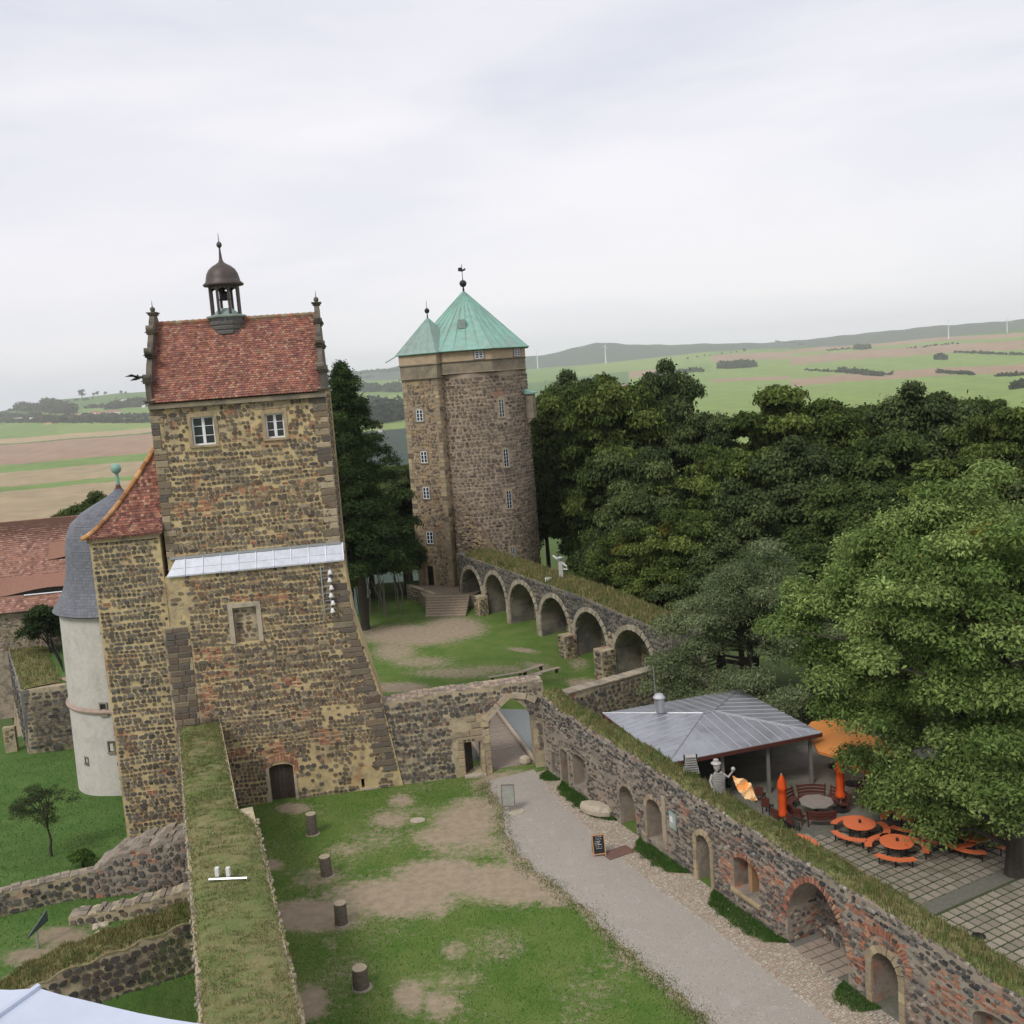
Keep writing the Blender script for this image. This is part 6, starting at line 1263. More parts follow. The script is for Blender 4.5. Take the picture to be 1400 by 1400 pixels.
mb = MB(); a = f1(3.5, -1.0, .02); b = f1(14, -1.0, .02); c = f1(14, -2.8, .02); d = f1(2.4, -2.8, .02); mb.poly([a, b, c, d]); mb.build('brick_path', mat('pink_path', (.34, .22, .17), namp=.2))['kind'] = 'structure'
# low wall and ruins
def rubble_wall(name, label, F_, L, zb, zt, th, cwid=.36, chh=.27, pal=P_GREY, m=mort_g, single=False, group=None, coping=True, brick=None, R=random.Random(29), skip=None, jit=.8):
    t = thing(name, label, 'wall', F_(L / 2, -th / 2, zb if not callable(zb) else zb(L / 2)), group); mb = MB(); wall_body(mb, F_, 0, L, lambda u: fn(zb)(u) - 1.5, zt, th, step=.4); mb.build('wall', m, t)
    if single:
        B_ = []; 
        z = zb + chh / 2; cnt = 0
        while z < 6 and cnt < 300:
            u = R.uniform(0, .3); hh = chh * R.uniform(.85, 1.15)
            while u < L - .15:
                w = cwid * R.uniform(.75, 1.35)
                if z + hh / 2 < fn(zt)(u + w / 2) - .02 and cnt < 299:
                    if not (skip and R.random() < skip(u, z)):
                        q = MB(); one_stone(q, F_, u + w / 2, z + R.uniform(-.05, .05), w / 2 * .95, hh / 2 * .95, 0, R.uniform(.04, .1), R.choice(pal), R); q.build('stone', stone, t); cnt += 1
                u += w
            z += hh
            if z > max(fn(zt)(L * k / 6) for k in range(7)): break
    else:
        mb = MB(); skin(mb, F_, 0, L, zb, lambda u: fn(zt)(u) - .03, (), cw=cwid, ch=chh, pal=pal, R=R, brick=brick, skip=skip, jit=jit, dep=.07, gap=.12); tag(mb.build('facing_stones', stone, t), kind='stuff')
    if coping:
        mb = MB(); u = 0; nr_ = max(2, int(th / .38))
        while u < L:
            l = R.uniform(.25, .5); q = th / nr_
            for r_ in range(nr_):
                if R.random() < .06: continue
                mb.col = R.choice([(.30, .26, .2), (.24, .2, .16), (.19, .165, .13)]); _o = R.uniform(-.06, .06); mb.box(u + .02 + _o, u + l - .02 + _o, -r_ * q - q + .02, -r_ * q + R.uniform(-.03, .04), fn(zt)(u) - .02, fn(zt)(u) + R.uniform(.0, .09), F_)
            u += l
        tag(mb.build('coping', stone_s, t), kind='stuff')
    return t
def FR(p, q): return Frame(p, math.atan2(q[1] - p[1], q[0] - p[0])), math.hypot(q[0] - p[0], q[1] - p[1])
f, L = FR((-36, 46.9), (-24.0, 51.9)); rubble_wall('garden_wall', 'low dark rubble wall with pale flat top crossing the lower lawn at left edge', f, L, -2.2, -.75, .75, pal=P_ARC + P_GREY[:3])
f, L = FR((-24.1, 51.6), (-17.6, 51.9)); 
rubble_wall('ruined_wall', 'broken reddish rubble wall stump below the corner of the bell tower annex', f, L, -2.1, lambda u: float(np.interp(u, [0, .5, 1.6, 3.2, 4.6, 6.6], [-1.2, -.5, .1, .55, .75, .8])) + .1 * math.sin(u * 5), 2.2, pal=P_CAFE + P_GREY[:2], m=mort_c, brick=lambda u, z: R.random() < .06)
f, L = FR((-23.8, 48.6), (-17.0, 49.3)); rubble_wall('ruined_wall', 'low curved ruin wall with grassy slope, middle one of the three ruins', f, L, -2.4, lambda u: -1.5 + .9 * max(0, u / 6.8) ** 1.6 + .06 * math.sin(u * 6), .9, pal=P_GREY, cwid=.4)
f, L = FR((-23.6, 39.6), (-14.4, 44.6)); 
zr3 = lambda u: float(np.interp(u, [0, 1.5, 3, 5, 7, 10.5], [-.9, -.4, .0, .15, .3, .55])) + .08 * math.sin(u * 4)
rubble_wall('ruined_wall', 'large dark basalt rubble wall face in the near left corner, grass on top', f, L, -3.5, zr3, 1.6, cwid=.40, chh=.33, pal=[(.075, .065, .06), (.095, .08, .068), (.06, .054, .052), (.12, .09, .07), (.13, .11, .09)], single=True, coping=False, skip=lambda u, z: .9 if blob(u, z, [(3.3, -1.0, .5, .3)]) else .03)
lwr = [o for o in COL.objects if o.name.startswith('ruined_wall')][-1]
turf(lwr, f, 0, L, .05, -1.9, lambda u: zr3(u) + .0, nb=12000, cols=G_DRY, hmax=.3, bulge=.2)
# grassy earth bank and loose stones between the ruins
def z_bank(X, Y): return -2.3 + 1.9 * np.exp(-((X + 17.5) / 3.4) ** 2 - ((Y - 46.2) / 2.6) ** 2) + .8 * np.exp(-((X + 20) / 2.4) ** 2 - ((Y - 54.6) / 1.6) ** 2) * 2.2
grid_sheet('ruin_bank', -26, -12.5, 40.5, 57.2, .3, z_bank, gm_top, lambda X, Y: .25 + 0 * X, kind='structure', T=lambda X, Y: (X, np.maximum(Y, 39.6 + (X + 23.6) * .543 + .25)))
R = random.Random(37)
for k in range(26):
    t = k / 25; px = 118 + 22 * math.sin(t * 3.1) * (1 if t < .5 else .4) + 14 * t; py = 1243 + 52 * t + R.uniform(-3, 3); x, y = g(px + R.uniform(-6, 6), py, -2.0)
    m = MB(); m.lathe(0, 0, [(.18, 0), (.24, .08), (.2, .18), (.06, .22)], 7, R.random(), R.uniform(.8, 1.4), R.uniform(.6, .9)); o = m.build('loose_stone', palest); o.location = (x, y, -2.05); o.rotation_euler = (0, 0, R.random() * 3); tag(o, 'one of the loose pale stones lining the little ruin path', 'stone', 'loose pale stones along the ruin path')
x, y = g(52, 1300, -2); ip = thing('info_plaque', 'slanting dark green information plaque on a post among the ruins', 'sign', (x, y, -2)); m = MB(); m.hexa([(x - .35, y - .1, -1.2), (x - .3, y - .14, -1.25), (x + .45, y + .5, -.75), (x + .4, y + .55, -.7), (x - .35, y - .1, -1.14), (x - .3, y - .14, -1.19), (x + .45, y + .5, -.2), (x + .4, y + .55, -.15)]); m.build('panel', mat('green_plaque', (.05, .075, .06), rough=.4), ip); m = MB(); m.tube([(x, y, -2.1), (x, y + .2, -1.0)], .05, 6); m.build('post', steel, ip)
# small ruin stub far left
f, L = FR(g(6, 1018, -5.2), g(24, 1016, -5.2)); rubble_wall('ruined_wall', 'tiny broken wall stub standing alone on the lawn before the bastion', f, 1.0, -5.2, -3.7, .5, pal=P_STAIR, m=mort_g, coping=False)
# foreground ledge in front of the viewer
a, b = np.array([-1.3, 1.80]), np.array([-.05, 1.35]); m = MB()
zL = 23.0; nn = 24
V = []
for k in range(nn + 1):
    t = k / nn; p = a + (b - a) * t; bump_ = .012 * math.exp(-((t - .33) / .03) ** 2); V.append(((p[0], p[1] + bump_ + .004 * math.sin(k), zL + .006 * math.sin(k * .8)), (p[0] - .2, p[1] - .55, zL + .03)))
for k in range(nn): m.poly([V[k][0], V[k + 1][0], V[k + 1][1], V[k][1]]); m.poly([(V[k][0][0], V[k][0][1], zL - .06), (V[k + 1][0][0], V[k + 1][0][1], zL - .06), V[k + 1][0], V[k][0]])
m.poly([V[0][1], V[-1][1], (V[-1][1][0], V[-1][1][1], zL - .1), (V[0][1][0], V[0][1][1], zL - .1)])
o = m.build('window_ledge', ledgem, None, smooth=True); tag(o, 'pale bluish metal ledge in the near bottom left corner', 'ledge')
m = MB(); m.tube([(V[8][0][0], V[8][0][1], zL + .004), (V[8][1][0], V[8][1][1], zL + .034)], .006, 5); q = m.build('standing_seam', ledgem, o)
x, y, z = zat(188, 518, 45); bd_ = thing('bird', 'small dark bird flying left of the bell tower roof', 'bird', (x, y, z)); m = MB()
m.tube([(x - .32, y, z - .05), (x - .1, y, z), (x + .15, y, z + .06), (x + .28, y, z + .08)], [.01, .07, .06, .02], 6); m.build('body', iron, bd_)
for s_ in (-1, 1): m = MB(); m.prism([(x - .02, y, z + .03), (x + .12, y, z + .06), (x - .1, y + s_ * .38, z + .2), (x - .32, y + s_ * .62, z + .1), (x - .18, y + s_ * .3, z + .13)], (0, 0, .012)); m.build('wing', iron, bd_)

# ================================================================== TREES
def crown_mesh(name, clumps, n, leaf, base, tip, R, flat=.0, up=.55, yellow=.03, shade=.0, parent=None, aspect=.6):
    """clumps (k,6): x,y,z,rx,ry,rz. leaf faces spread through each clump's outer shell"""
    cl = np.asarray(clumps, float); k = len(cl); vol = (cl[:, 3] * cl[:, 4] * cl[:, 5]) ** (2 / 3); idx = R.choice(k, n, p=vol / vol.sum()); c = cl[idx]
    d = R.normal(size=(n, 3)); d /= np.linalg.norm(d, axis=1)[:, None]; d[:, 2] = np.where(d[:, 2] < -.35, -d[:, 2] * .8, d[:, 2])
    rad_ = R.uniform(.25, 1.0, n) ** .45 * (1 + .17 * R.normal(size=n)); P = c[:, :3] + d * rad_[:, None] * c[:, 3:6]
    nr = d * .6 + np.array([0, 0, up]) + R.normal(size=(n, 3)) * .45; nr /= np.linalg.norm(nr, axis=1)[:, None]
    t = np.cross(nr, R.normal(size=(n, 3))); t /= np.linalg.norm(t, axis=1)[:, None]; b = np.cross(nr, t)
    s = leaf * R.uniform(.6, 1.35, n)[:, None]; V = np.stack([P - t * s, P + b * s * aspect * .9, P + t * s, P - b * s * aspect], 1)
    V[:, 2, 2] -= (s * .35)[:, 0]
    cb = R.uniform(0, 1, k)[idx]; f = np.clip((.62 * cb + .38 * R.uniform(0, 1, n)) ** 1.5 * 1.25 * (.62 + .38 * np.clip(rad_, 0, 1)), 0, 1)[:, None]  # shading put into the leaf colour: darker deeper inside a clump
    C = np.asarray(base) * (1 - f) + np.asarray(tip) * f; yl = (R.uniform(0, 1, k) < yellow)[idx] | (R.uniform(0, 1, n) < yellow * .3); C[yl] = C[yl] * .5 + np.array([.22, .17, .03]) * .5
    C = np.repeat(C, 4, axis=0); return np_mesh(name, V.reshape(-1, 3), np.arange(n * 4).reshape(n, 4), leafm, parent, C)
def make_clumps(R, rx, ry, zc, rz, k, cr, flat=.55, bottom=-.5, wob=.18):
    o = []; 
    while len(o) < k:
        d = R.normal(size=3); d /= np.linalg.norm(d)
        if d[2] < bottom: continue
        q = R.uniform(.12, 1) ** .45 * (1 + wob * R.normal()) * (1 - .2 * max(0, d[2] - .5) / .5); s = cr * R.uniform(.6, 1.3)
        o.append((d[0] * rx * q, d[1] * ry * q, zc + d[2] * rz * q, s, s, s * flat))
    A = np.array(o)[:, :3]; out = []
    for i, p in enumerate(A):
        dd = np.sort(np.linalg.norm((A - p) / np.array([1, 1, .75]), axis=1)); 
        if dd[3] < 1.75 * cr: out.append(o[i])
    return out
def limbs(mb, clumps, base, th, zfork, R, k=22, r0=.35):
    mb.tube([(base[0], base[1], base[2] - .6), (base[0], base[1], base[2] + .4), (base[0] + .1, base[1], zfork * .5 + base[2] * .5), (base[0], base[1], zfork), (base[0] + .15, base[1] + .1, th)], [r0 * 1.5, r0 * 1.1, r0 * .95, r0 * .75, r0 * .12], 9)
    for i in R.choice(len(clumps), min(k, len(clumps)), replace=False):
        c = clumps[i]; z = zfork + (th - zfork) * R.uniform(-.1, .6); h = np.array(c[:3]); s = np.array([base[0], base[1], min(z, h[2])]); m = s * .5 + h * .5 + np.array([0, 0, R.uniform(.2, .9)]); mb.tube([s, m, h], [r0 * .4, r0 * .2, r0 * .05], 5)
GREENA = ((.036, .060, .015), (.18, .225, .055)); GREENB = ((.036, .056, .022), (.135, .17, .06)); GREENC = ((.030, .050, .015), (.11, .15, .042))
protos = []
TSPEC = [('beech', GREENA, .5, .24), ('beech', GREENB, .6, .25), ('beech', GREENC, .55, .24), ('beech', GREENA, .45, .24), ('beech', GREENB, .5, .23)]
KINDL = 'broadleaf tree'
for i, (nm, gr, flat, lf_) in enumerate(TSPEC):
    Rn = np.random.default_rng(100 + i); cl = make_clumps(Rn, 6.5, 6.5, 10.3, 9.0, 125, 1.55, flat, -.8, .08)   # height 20 with zc at 9.5
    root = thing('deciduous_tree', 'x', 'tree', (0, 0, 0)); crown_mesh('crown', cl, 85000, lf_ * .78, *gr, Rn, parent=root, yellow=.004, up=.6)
    mb = MB(); Rr = Rn; limbs(mb, cl, (0, 0, -1), 14.5, 6, Rn, 24, .4); mb.build('trunk', bark, root); protos.append(root)
skyl = lambda px: float(np.interp(px, [725, 740, 800, 860, 885, 935, 985, 1060, 1110, 1160, 1240, 1300, 1350, 1420, 1500], [500, 490, 484, 498, 520, 540, 505, 492, 525, 528, 512, 535, 522, 540, 530]))
places = [(12.8, 121, 25.6, 8.0), (18.5, 124, 25.4, 7.4), (10.2, 124, 24.5, 6.5), (29.5, 110, 23.0, 8.8), (23.5, 116, 20.2, 6.5), (37, 112, 19.8, 7.5), (43, 104, 21.2, 8.2), (50, 110, 19.5, 7.6), (47, 92, 19.8, 7.4), (57, 104, 20, 8), (64, 112, 20, 9), (34, 122, 19.0, 8), (45, 122, 19.0, 8), (24, 128, 17, 8),
          (13.5, 104, 17.5, 6.5), (20.5, 103, 17.5, 7), (28.5, 98, 17.0, 7.2), (36.5, 96, 17.5, 7.5), (54, 92, 18.5, 8), (58, 80, 18, 8), (14.5, 92, 12.5, 5.6), (21, 90, 14.0, 6.4), (28.5, 85, 14.0, 6.8), (36.5, 84, 16.0, 7.2), (44.5, 80, 16.5, 7.2), (10.5, 96, 10.0, 4.8), (18.0, 82, 9.6, 5.2), (25, 76, 10.5, 5.8), (33, 73, 13, 6.4), (41, 69, 14.5, 6.8), (50, 72, 16.5, 7.5), (48, 60, 15, 7),
          (32, 62, 12, 5.8), (40, 57, 13.5, 6.5), (14.5, 84, 6.5, 4.2), (24, 66, 7.5, 4.5), (10.2, 103, 9.0, 4.2), (11.5, 113, 16, 5.5), (-14, 128, 15, 6.5), (-9, 140, 15.5, 6.5), (-19, 132, 17, 6.5), (-24.5, 122, 18.0, 7), (-16.5, 114, 13.5, 4.6), (-26, 108, 16, 6), (-11.2, 119, 15.5, 5.0), (7.2, 133, 24.0, 7.0), (10.5, 142, 25.0, 8), (4.5, 140, 20.0, 6), (-20.5, 106, 12, 5), (-13.0, 124, 14.5, 5.5), (-30, 135, 14, 7)]
descr = ['with broad domed crown', 'with dense dark crown', 'with loose spreading crown', 'with layered bright green sprays', 'with dull olive crown']
used = set(); R = random.Random(51); seen = {}
def where(x, y, z):
    d = np.array([x, y, z - H]); w = d @ _f; return 700 + F * (d @ _r) / w
for k, (x, y, zt_, r) in enumerate(places):
    i = k % 5; root = protos[i]
    if i in used: root = copy_tree(root)
    used.add(i); base = -7 if x > 0 else -2
    if y < 90 and x > 0: base = -4
    h = zt_ - base; root.location = (x, y, base + .05 * h); root.scale = (r / 7.6, r / 7.6, h / 19.4); root.rotation_euler = (0, 0, R.uniform(0, 6.28))
    px = where(x, y, zt_); row = 'back row' if y > 108 else ('middle rows' if y > 86 else 'front rows')
    place = 'left of the round tower' if x < -5 else ('beside the round tower' if px < 820 else ('above the arcade' if px < 900 else ('above the arcade end' if px < 1010 else ('above the pavilion' if px < 1110 else ('behind the ash tree' if px < 1290 else 'towards the right edge')))))
    size = 'tall' if zt_ > 18 else ('middling' if zt_ > 13 else 'low')
    root['label'] = '%s tree %s, %s, %s' % (size, descr[i], row, place);
    lb = root['label']; seen.setdefault(lb, []).append((px, root)); root['group'] = 'broadleaf trees of the castle wood'
for lb, L in seen.items():
    if len(L) > 1:
        L.sort(key=lambda q: q[0])
        for (p_, o_), w_ in zip(L, ('leftmost', 'rightmost') if len(L) == 2 else ('leftmost', 'central', 'rightmost')): o_['label'] = w_ + ' ' + lb
# ash tree over the terrace
Rn = np.random.default_rng(5); base = (21.4, 43.4, 0)
ash = thing('ash_tree', 'big pale green ash tree spreading over the terrace at the right edge', 'tree', base)
cl = [(21.8 + a, 47 + b, c_, d, e_, f_) for a, b, c_, d, e_, f_ in make_clumps(Rn, 8.0, 6.6, 10.3, 6.6, 170, 1.45, .68, -.7, .10)]
for (px, py, Y) in ((1110, 830, 50), (1150, 800, 50), (1130, 900, 50), (1180, 760, 49), (1230, 720, 47), (1290, 690, 46), (1340, 670, 45), (1215, 975, 48), (1255, 1010, 47), (1280, 1075, 45.5), (1310, 1110, 45), (1210, 900, 44), (1300, 900, 42), (1350, 960, 41), (1240, 820, 43), (1300, 780, 42), (1370, 720, 42), (1380, 860, 40.5), (1320, 1020, 43.5), (1360, 1060, 42), (1090, 860, 50), (1290, 1115, 46), (1345, 1135, 45.5), (1260, 1085, 47), (1225, 1065, 48), (1365, 1010, 41), (1390, 1040, 41), (1350, 1085, 42.5), (1385, 1110, 41.5), (1400, 1070, 41), (1330, 1060, 43), (1235, 1020, 46), (1300, 1060, 44), (1385, 960, 40), (1180, 1045, 50), (1215, 1080, 48), (1400, 1000, 41)):
    x, y, z = zat(px, py, Y)
    for k in range(3): cl.append((x + Rn.normal() * .6, y + Rn.normal() * .6, z + Rn.normal() * .4, 1.3 * Rn.uniform(.7, 1.1), 1.3 * Rn.uniform(.7, 1.1), .8 * Rn.uniform(.7, 1.1)))
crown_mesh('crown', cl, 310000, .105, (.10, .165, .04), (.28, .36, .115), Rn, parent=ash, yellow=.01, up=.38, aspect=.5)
mb = MB(); limbs(mb, cl, base, 14, 5.5, Rn, 60, .36); mb.build('trunk', bark, ash)
# fine grey-green tree behind the pavilion
tb = (15.2, 66.5, 0); ft = thing('feathery_tree', 'dark grey-green feathery tree behind the pavilion roof, right of the arcade', 'tree', tb)
cl = [(15.6 + a, 65.5 + b, c_, d, e_, f_) for a, b, c_, d, e_, f_ in make_clumps(Rn, 5.4, 4.5, 6.6, 4.6, 90, 1.15, .75, -.8, .12)]
for (px, py, Y) in ((925, 870, 67), (940, 840, 67), (950, 920, 66), (935, 960, 65), (975, 830, 66), (1010, 790, 65), (1050, 760, 64), (985, 790, 66), (1040, 930, 62), (1080, 960, 60), (1000, 960, 63), (965, 890, 65), (915, 905, 67), (1060, 820, 63), (1060, 975, 60), (930, 905, 66), (945, 945, 66), (965, 965, 64), (985, 940, 64), (925, 935, 66), (1010, 975, 62)):
    x, y, z = zat(px, py, Y); cl += [(x + Rn.normal() * .5, y, z + Rn.normal() * .3, 1.2, 1.2, .8) for _ in range(3)]
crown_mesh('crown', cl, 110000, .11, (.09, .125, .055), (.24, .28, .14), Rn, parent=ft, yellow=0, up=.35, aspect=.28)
mb = MB(); limbs(mb, cl, tb, 11, 4, Rn, 40, .28); mb.build('trunk', bark, ft)
# pine between the towers
tb = (-15.3, 99.0, 0); pn = thing('pine_tree', 'tall dark pine tree with clumped needles behind the bell tower', 'tree', tb); cl = []
for k in range(90):
    t = k / 89; z = 6.0 + 19.1 * t; rr = 6.3 * (1 - t) ** .55 * (.75 + .4 * math.sin(k * 1.9)); a = k * 2.4; cl.append((tb[0] + rr * math.cos(a) * .9, tb[1] + rr * math.sin(a), z + Rn.normal() * .4, 1.35 * (1.1 - .5 * t), 1.35 * (1.1 - .5 * t), .95 * (1.1 - .4 * t)))
    cl.append((tb[0] + rr * .5 * math.cos(a + 2), tb[1] + rr * .5 * math.sin(a + 2), z, 1.5 * (1.1 - .5 * t), 1.5 * (1.1 - .5 * t), 1.1))
crown_mesh('crown', cl, 95000, .22, (.022, .042, .015), (.075, .115, .035), Rn, parent=pn, yellow=0, up=.5, aspect=.22)
mb = MB(); limbs(mb, cl, tb, 24.5, 9, Rn, 40, .42); mb.build('trunk', bark, pn)
def small_tree(name, label, x, y, z0, h, r, zc, n, leaf, cols, seed, trunk_r=.08, k=40, cr=.5, flat=.7, group=None, aspect=.5, cat='tree', fork=None):
    Rn = np.random.default_rng(seed); t = thing(name, label, cat, (x, y, z0), group); rz = (h - zc)
    cl = [(x + a, y + b, z0 + c_, d, e_, f_) for a, b, c_, d, e_, f_ in make_clumps(Rn, r, r, zc, rz * .85, k, cr, flat, -.9, .12)]; crown_mesh('crown', cl, n, leaf, *cols, Rn, parent=t, yellow=.0, aspect=aspect)
    mb = MB(); limbs(mb, cl, (x, y, z0), z0 + h * .85, z0 + (fork or (zc - rz) * .9), Rn, 26, trunk_r); mb.build('trunk', bark, t); return t
x, y = g(70, 1166, -2.1); small_tree('young_tree', 'small thin leaved tree standing alone on the lower lawn', x, y, -2.15, 4.6, 1.75, 3.1, 6000, .06, ((.04, .055, .025), (.075, .10, .04)), 71, .07, 60, .45, .6, aspect=.4, fork=1.6)
x, y = g(68, 892, 0); small_tree('clipped_tree', 'round dark green tree on the upper lawn before the red roofed building', x, y, 0, 5.0, 2.3, 2.9, 14000, .13, ((.025, .045, .015), (.05, .08, .025)), 72, .12, 50, .8, .8)
x, y = g(18, 880, 0); 
for (px, Y, top, r_) in ((122, 120, 14.8, 2.6), (96, 122, 13.6, 2.8), (140, 118, 14.6, 2.4)): x, y, z = zat(px, 700, Y); small_tree('leafy_tree', {122: 'tallest light green treetop rising behind the red roof', 96: 'lower light green treetop left, behind the red roof ridge', 140: 'light green treetop behind the slate turret roof'}[px], x, y, 2, top - 2, r_, (top - 2) * .65, 9000, .16, ((.05, .075, .02), (.11, .15, .045)), 80 + px, .15, 30, 1.0, group='light green treetops behind the red roof')
x, y = g(114, 1185, -2); small_tree('shrub', 'small bright green bush at the foot of the garden wall', x, y, -2.1, 1.3, .7, .6, 2500, .07, ((.05, .10, .02), (.10, .17, .04)), 90, .03, 16, .3, .8, cat='bush')
x, y = g(90, 892, 0); small_tree('conifer_shrub', 'dark bush between the round tree and the building', x + 0, y + 3, 0, 2.6, 1.6, 1.2, 5000, .12, GREENC, 91, .06, 24, .6, .8, cat='bush')
# shrub and stems left of the steps
Rn = np.random.default_rng(9); rr3 = random.Random(9)
for k in range(16):
    px = rr3.uniform(488, 548); Y = rr3.uniform(103, 112); x, y, z = zat(px, 815, Y); t = thing('bare_stem', 'one of the thin pale stems standing in the dark thicket behind the bell tower', 'stem', (x, y, 0), 'thin stems in the thicket'); m = MB(); hh = rr3.uniform(3, 5.5); m.tube([(x, y, -.3), (x + rr3.uniform(-.2, .2), y, hh * .5), (x + rr3.uniform(-.5, .5), y, hh)], [.09, .07, .03], 5); m.build('stem', mat('pale_bark', (.16, .14, .115)), t)
for k, (px, py, r_, h_) in enumerate(((478, 770, 2.6, 5), (505, 745, 3.0, 7.0), (535, 750, 2.8, 7.4), (556, 780, 1.6, 4.6), (462, 800, 2.2, 4.5), (548, 740, 2.2, 7.5))):
    x, y, z = zat(px, py, 112 + (k % 3)); small_tree('thicket_bush', ['broad low bush beside the pine trunk in the thicket', 'bush above the thin stems, middle of the thicket', 'tall bush of the thicket left of the stone steps', 'low bush against the stair tower wall', 'leftmost bush of the thicket, touching the bell tower edge', 'tallest bush of the thicket, left of the stair tower'][k], x, y, 0, h_ + 2, r_, h_ * .75 + 1, 16000, .17, ((.024, .042, .015), (.07, .105, .032)), 200 + k, .1, 30, .9, group='thicket bushes between the towers', cat='bush')

# ================================================================== LANDSCAPE
azs = np.concatenate([np.linspace(-180, -46, 50)[:-1], np.linspace(-46, 46, 620), np.linspace(46, 180, 50)[1:]]); az = np.radians(azs)
rs = np.concatenate([np.array([30., 60, 90, 130, 180, 240, 310, 400, 500, 600]), np.geomspace(650, 11500, 270)])
def elev_tab(deg):   # angle of a pixel column at the horizon -> skyline elevations (mid ridge, far ridge)
    px = 700 + 1400 * np.tan(np.radians(deg)) ; 
    em = np.interp(px, [-300, 0, 60, 100, 180, 300, 540, 700, 850, 960, 1060, 1150, 1250, 1400, 1700], [-.5, -.28, .1, .32, .45, .4, .15, .1, .2, .38, .3, .15, .2, .32, .3])
    ef = np.interp(px, [-300, 0, 100, 200, 400, 520, 560, 700, 760, 830, 870, 960, 1010, 1080, 1140, 1200, 1260, 1330, 1400, 1700], [-.6, -.5, -.2, .1, .5, .62, .75, .7, .85, 1.25, 1.05, .8, .68, .6, .6, .72, .76, .74, .78, .8])
    return em, ef
EM, EF = elev_tab(azs)
rng_n = np.random.default_rng(3)
def smooth_noise(a, r, f1=9, f2=2.2, ph=0): return np.sin(a * f1 * 3.1 + ph + np.log(r) * f2) * .5 + np.sin(a * f1 * 7.7 + ph * 2 - np.log(r) * f2 * 2.3) * .3 + np.sin(a * f1 * 15 + ph * 3) * .2
A2, R2_ = np.meshgrid(az, rs); em2 = np.tile(EM, (len(rs), 1)); ef2 = np.tile(EF, (len(rs), 1))
zz = np.interp(R2_, [0, 95, 180, 420, 650], [-7, -8, -28, -66, -68]); 
t1 = np.clip((R2_ - 2600) / (6500 - 2600), 0, 1); zm = 24 + 6500 * np.tan(np.radians(em2)); zz = zz + (t1 ** 1.5) * (zm + 68) + 4 * smooth_noise(A2, R2_) * np.clip((R2_ - 600) / 1500, 0, 1)
t2 = np.clip((R2_ - 6600) / 900, 0, 1); zz = zz - 60 * t2 * (1 - np.clip((R2_ - 8200) / 1500, 0, 1)); t3 = np.clip((R2_ - 7800) / 2200, 0, 1); t3 = t3 * t3 * (3 - 2 * t3)
zf = 24 + 10500 * np.tan(np.radians(ef2)) + 9 * smooth_noise(A2, R2_, 20); zz = zz * (1 - t3) + zf * t3
Xg, Yg = R2_ * np.sin(A2), R2_ * np.cos(A2)
# field colours by strip
FIELDS = {'tan': (.33, .26, .16), 'brown': (.31, .21, .145), 'green': (.16, .24, .07), 'lgreen': (.20, .27, .08), 'dgreen': (.10, .17, .055), 'wood': (.05, .07, .055), 'straw': (.38, .29, .17), 'orange': (.40, .25, .13)}
C = np.zeros(Xg.shape + (3,)); pxg = 700 + 1400 * np.tan(np.clip(A2, -1.3, 1.3))
ang = np.degrees(np.arctan2(24 - zz, R2_)); wv = .03 * np.sin(A2 * 30) + .02 * np.sin(A2 * 71 + 1)
def strip(lo_px, hi_px, a_top, a_bot, col, slope=0., a_mid=None):
    mid = (lo_px + hi_px) / 2; sh = slope * (pxg - mid) / 100 + wv; m = (pxg > lo_px) & (pxg < hi_px) & (ang > a_top + sh) & (ang < a_bot + sh) & (R2_ < 7200); C[m] = FIELDS[col]
C[:] = FIELDS['dgreen']; C[R2_ > 7400] = FIELDS['wood']; C[R2_ < 600] = (.07, .10, .03)
for i in range(14):   # irregular default strips
    r0 = 600 * 1.19 ** i
    for j in range(9):
        a0 = -.9 + j * .2 + rng_n.uniform(-.05, .05); m = (R2_ > r0 * (1 + .1 * np.sin(A2 * 9 + i))) & (R2_ <= 7300) & (A2 > a0); C[m] = FIELDS[['tan', 'green', 'brown', 'lgreen', 'straw', 'dgreen', 'lgreen', 'green'][rng_n.integers(0, 8)]]
# left, read from near to far
for (a, b, c) in ((4.05, 14, 'tan'), (3.82, 4.05, 'green'), (3.1, 3.82, 'tan'), (2.72, 3.1, 'green'), (1.72, 2.72, 'brown'), (1.66, 1.72, 'dgreen'), (1.42, 1.66, 'straw')): strip(-600, 470, a, b, c, .0)
strip(-600, 470, -.1, 1.42, 'green'); strip(-600, 470, -.9, .25, 'dgreen'); strip(90, 300, .95, 1.42, 'lgreen'); strip(75, 150, .45, .85, 'orange'); strip(-600, 80, .3, .7, 'dgreen'); strip(130, 300, .1, .5, 'green'); strip(20, 75, .5, 1.4, 'green')
# middle gap
strip(470, 640, -.5, 6, 'green'); strip(470, 640, .75, 2.6, 'lgreen'); strip(470, 640, 2.6, 14, 'wood')
# right
for (a, b, c) in ((-1, -.2, 'dgreen'), (-.2, .0, 'brown'), (.0, .18, 'lgreen'), (.18, .62, 'brown'), (.62, 1.35, 'lgreen'), (1.35, 1.75, 'brown'), (1.75, 5, 'lgreen')): strip(1090, 1900, a, b, c, .0)
for (a, b, c) in ((-1, -.15, 'green'), (-.15, .22, 'brown'), (.22, 1.15, 'lgreen'), (1.15, 1.32, 'brown'), (1.32, 5, 'lgreen')): strip(980, 1090, a, b, c, .05)
for (a, b, c) in ((-.6, .35, 'lgreen'), (.35, .75, 'green'), (.75, 5, 'lgreen')): strip(870, 985, a, b, c, -.1)
for (a, b, c) in ((.4, .75, 'brown'),): strip(870, 920, a, b, c, -.1)
m = (R2_ > 7400); C[m] = FIELDS['wood']; m = (pxg > 1040) & (R2_ > 6900) & (R2_ < 7700); C[m] = FIELDS['brown']
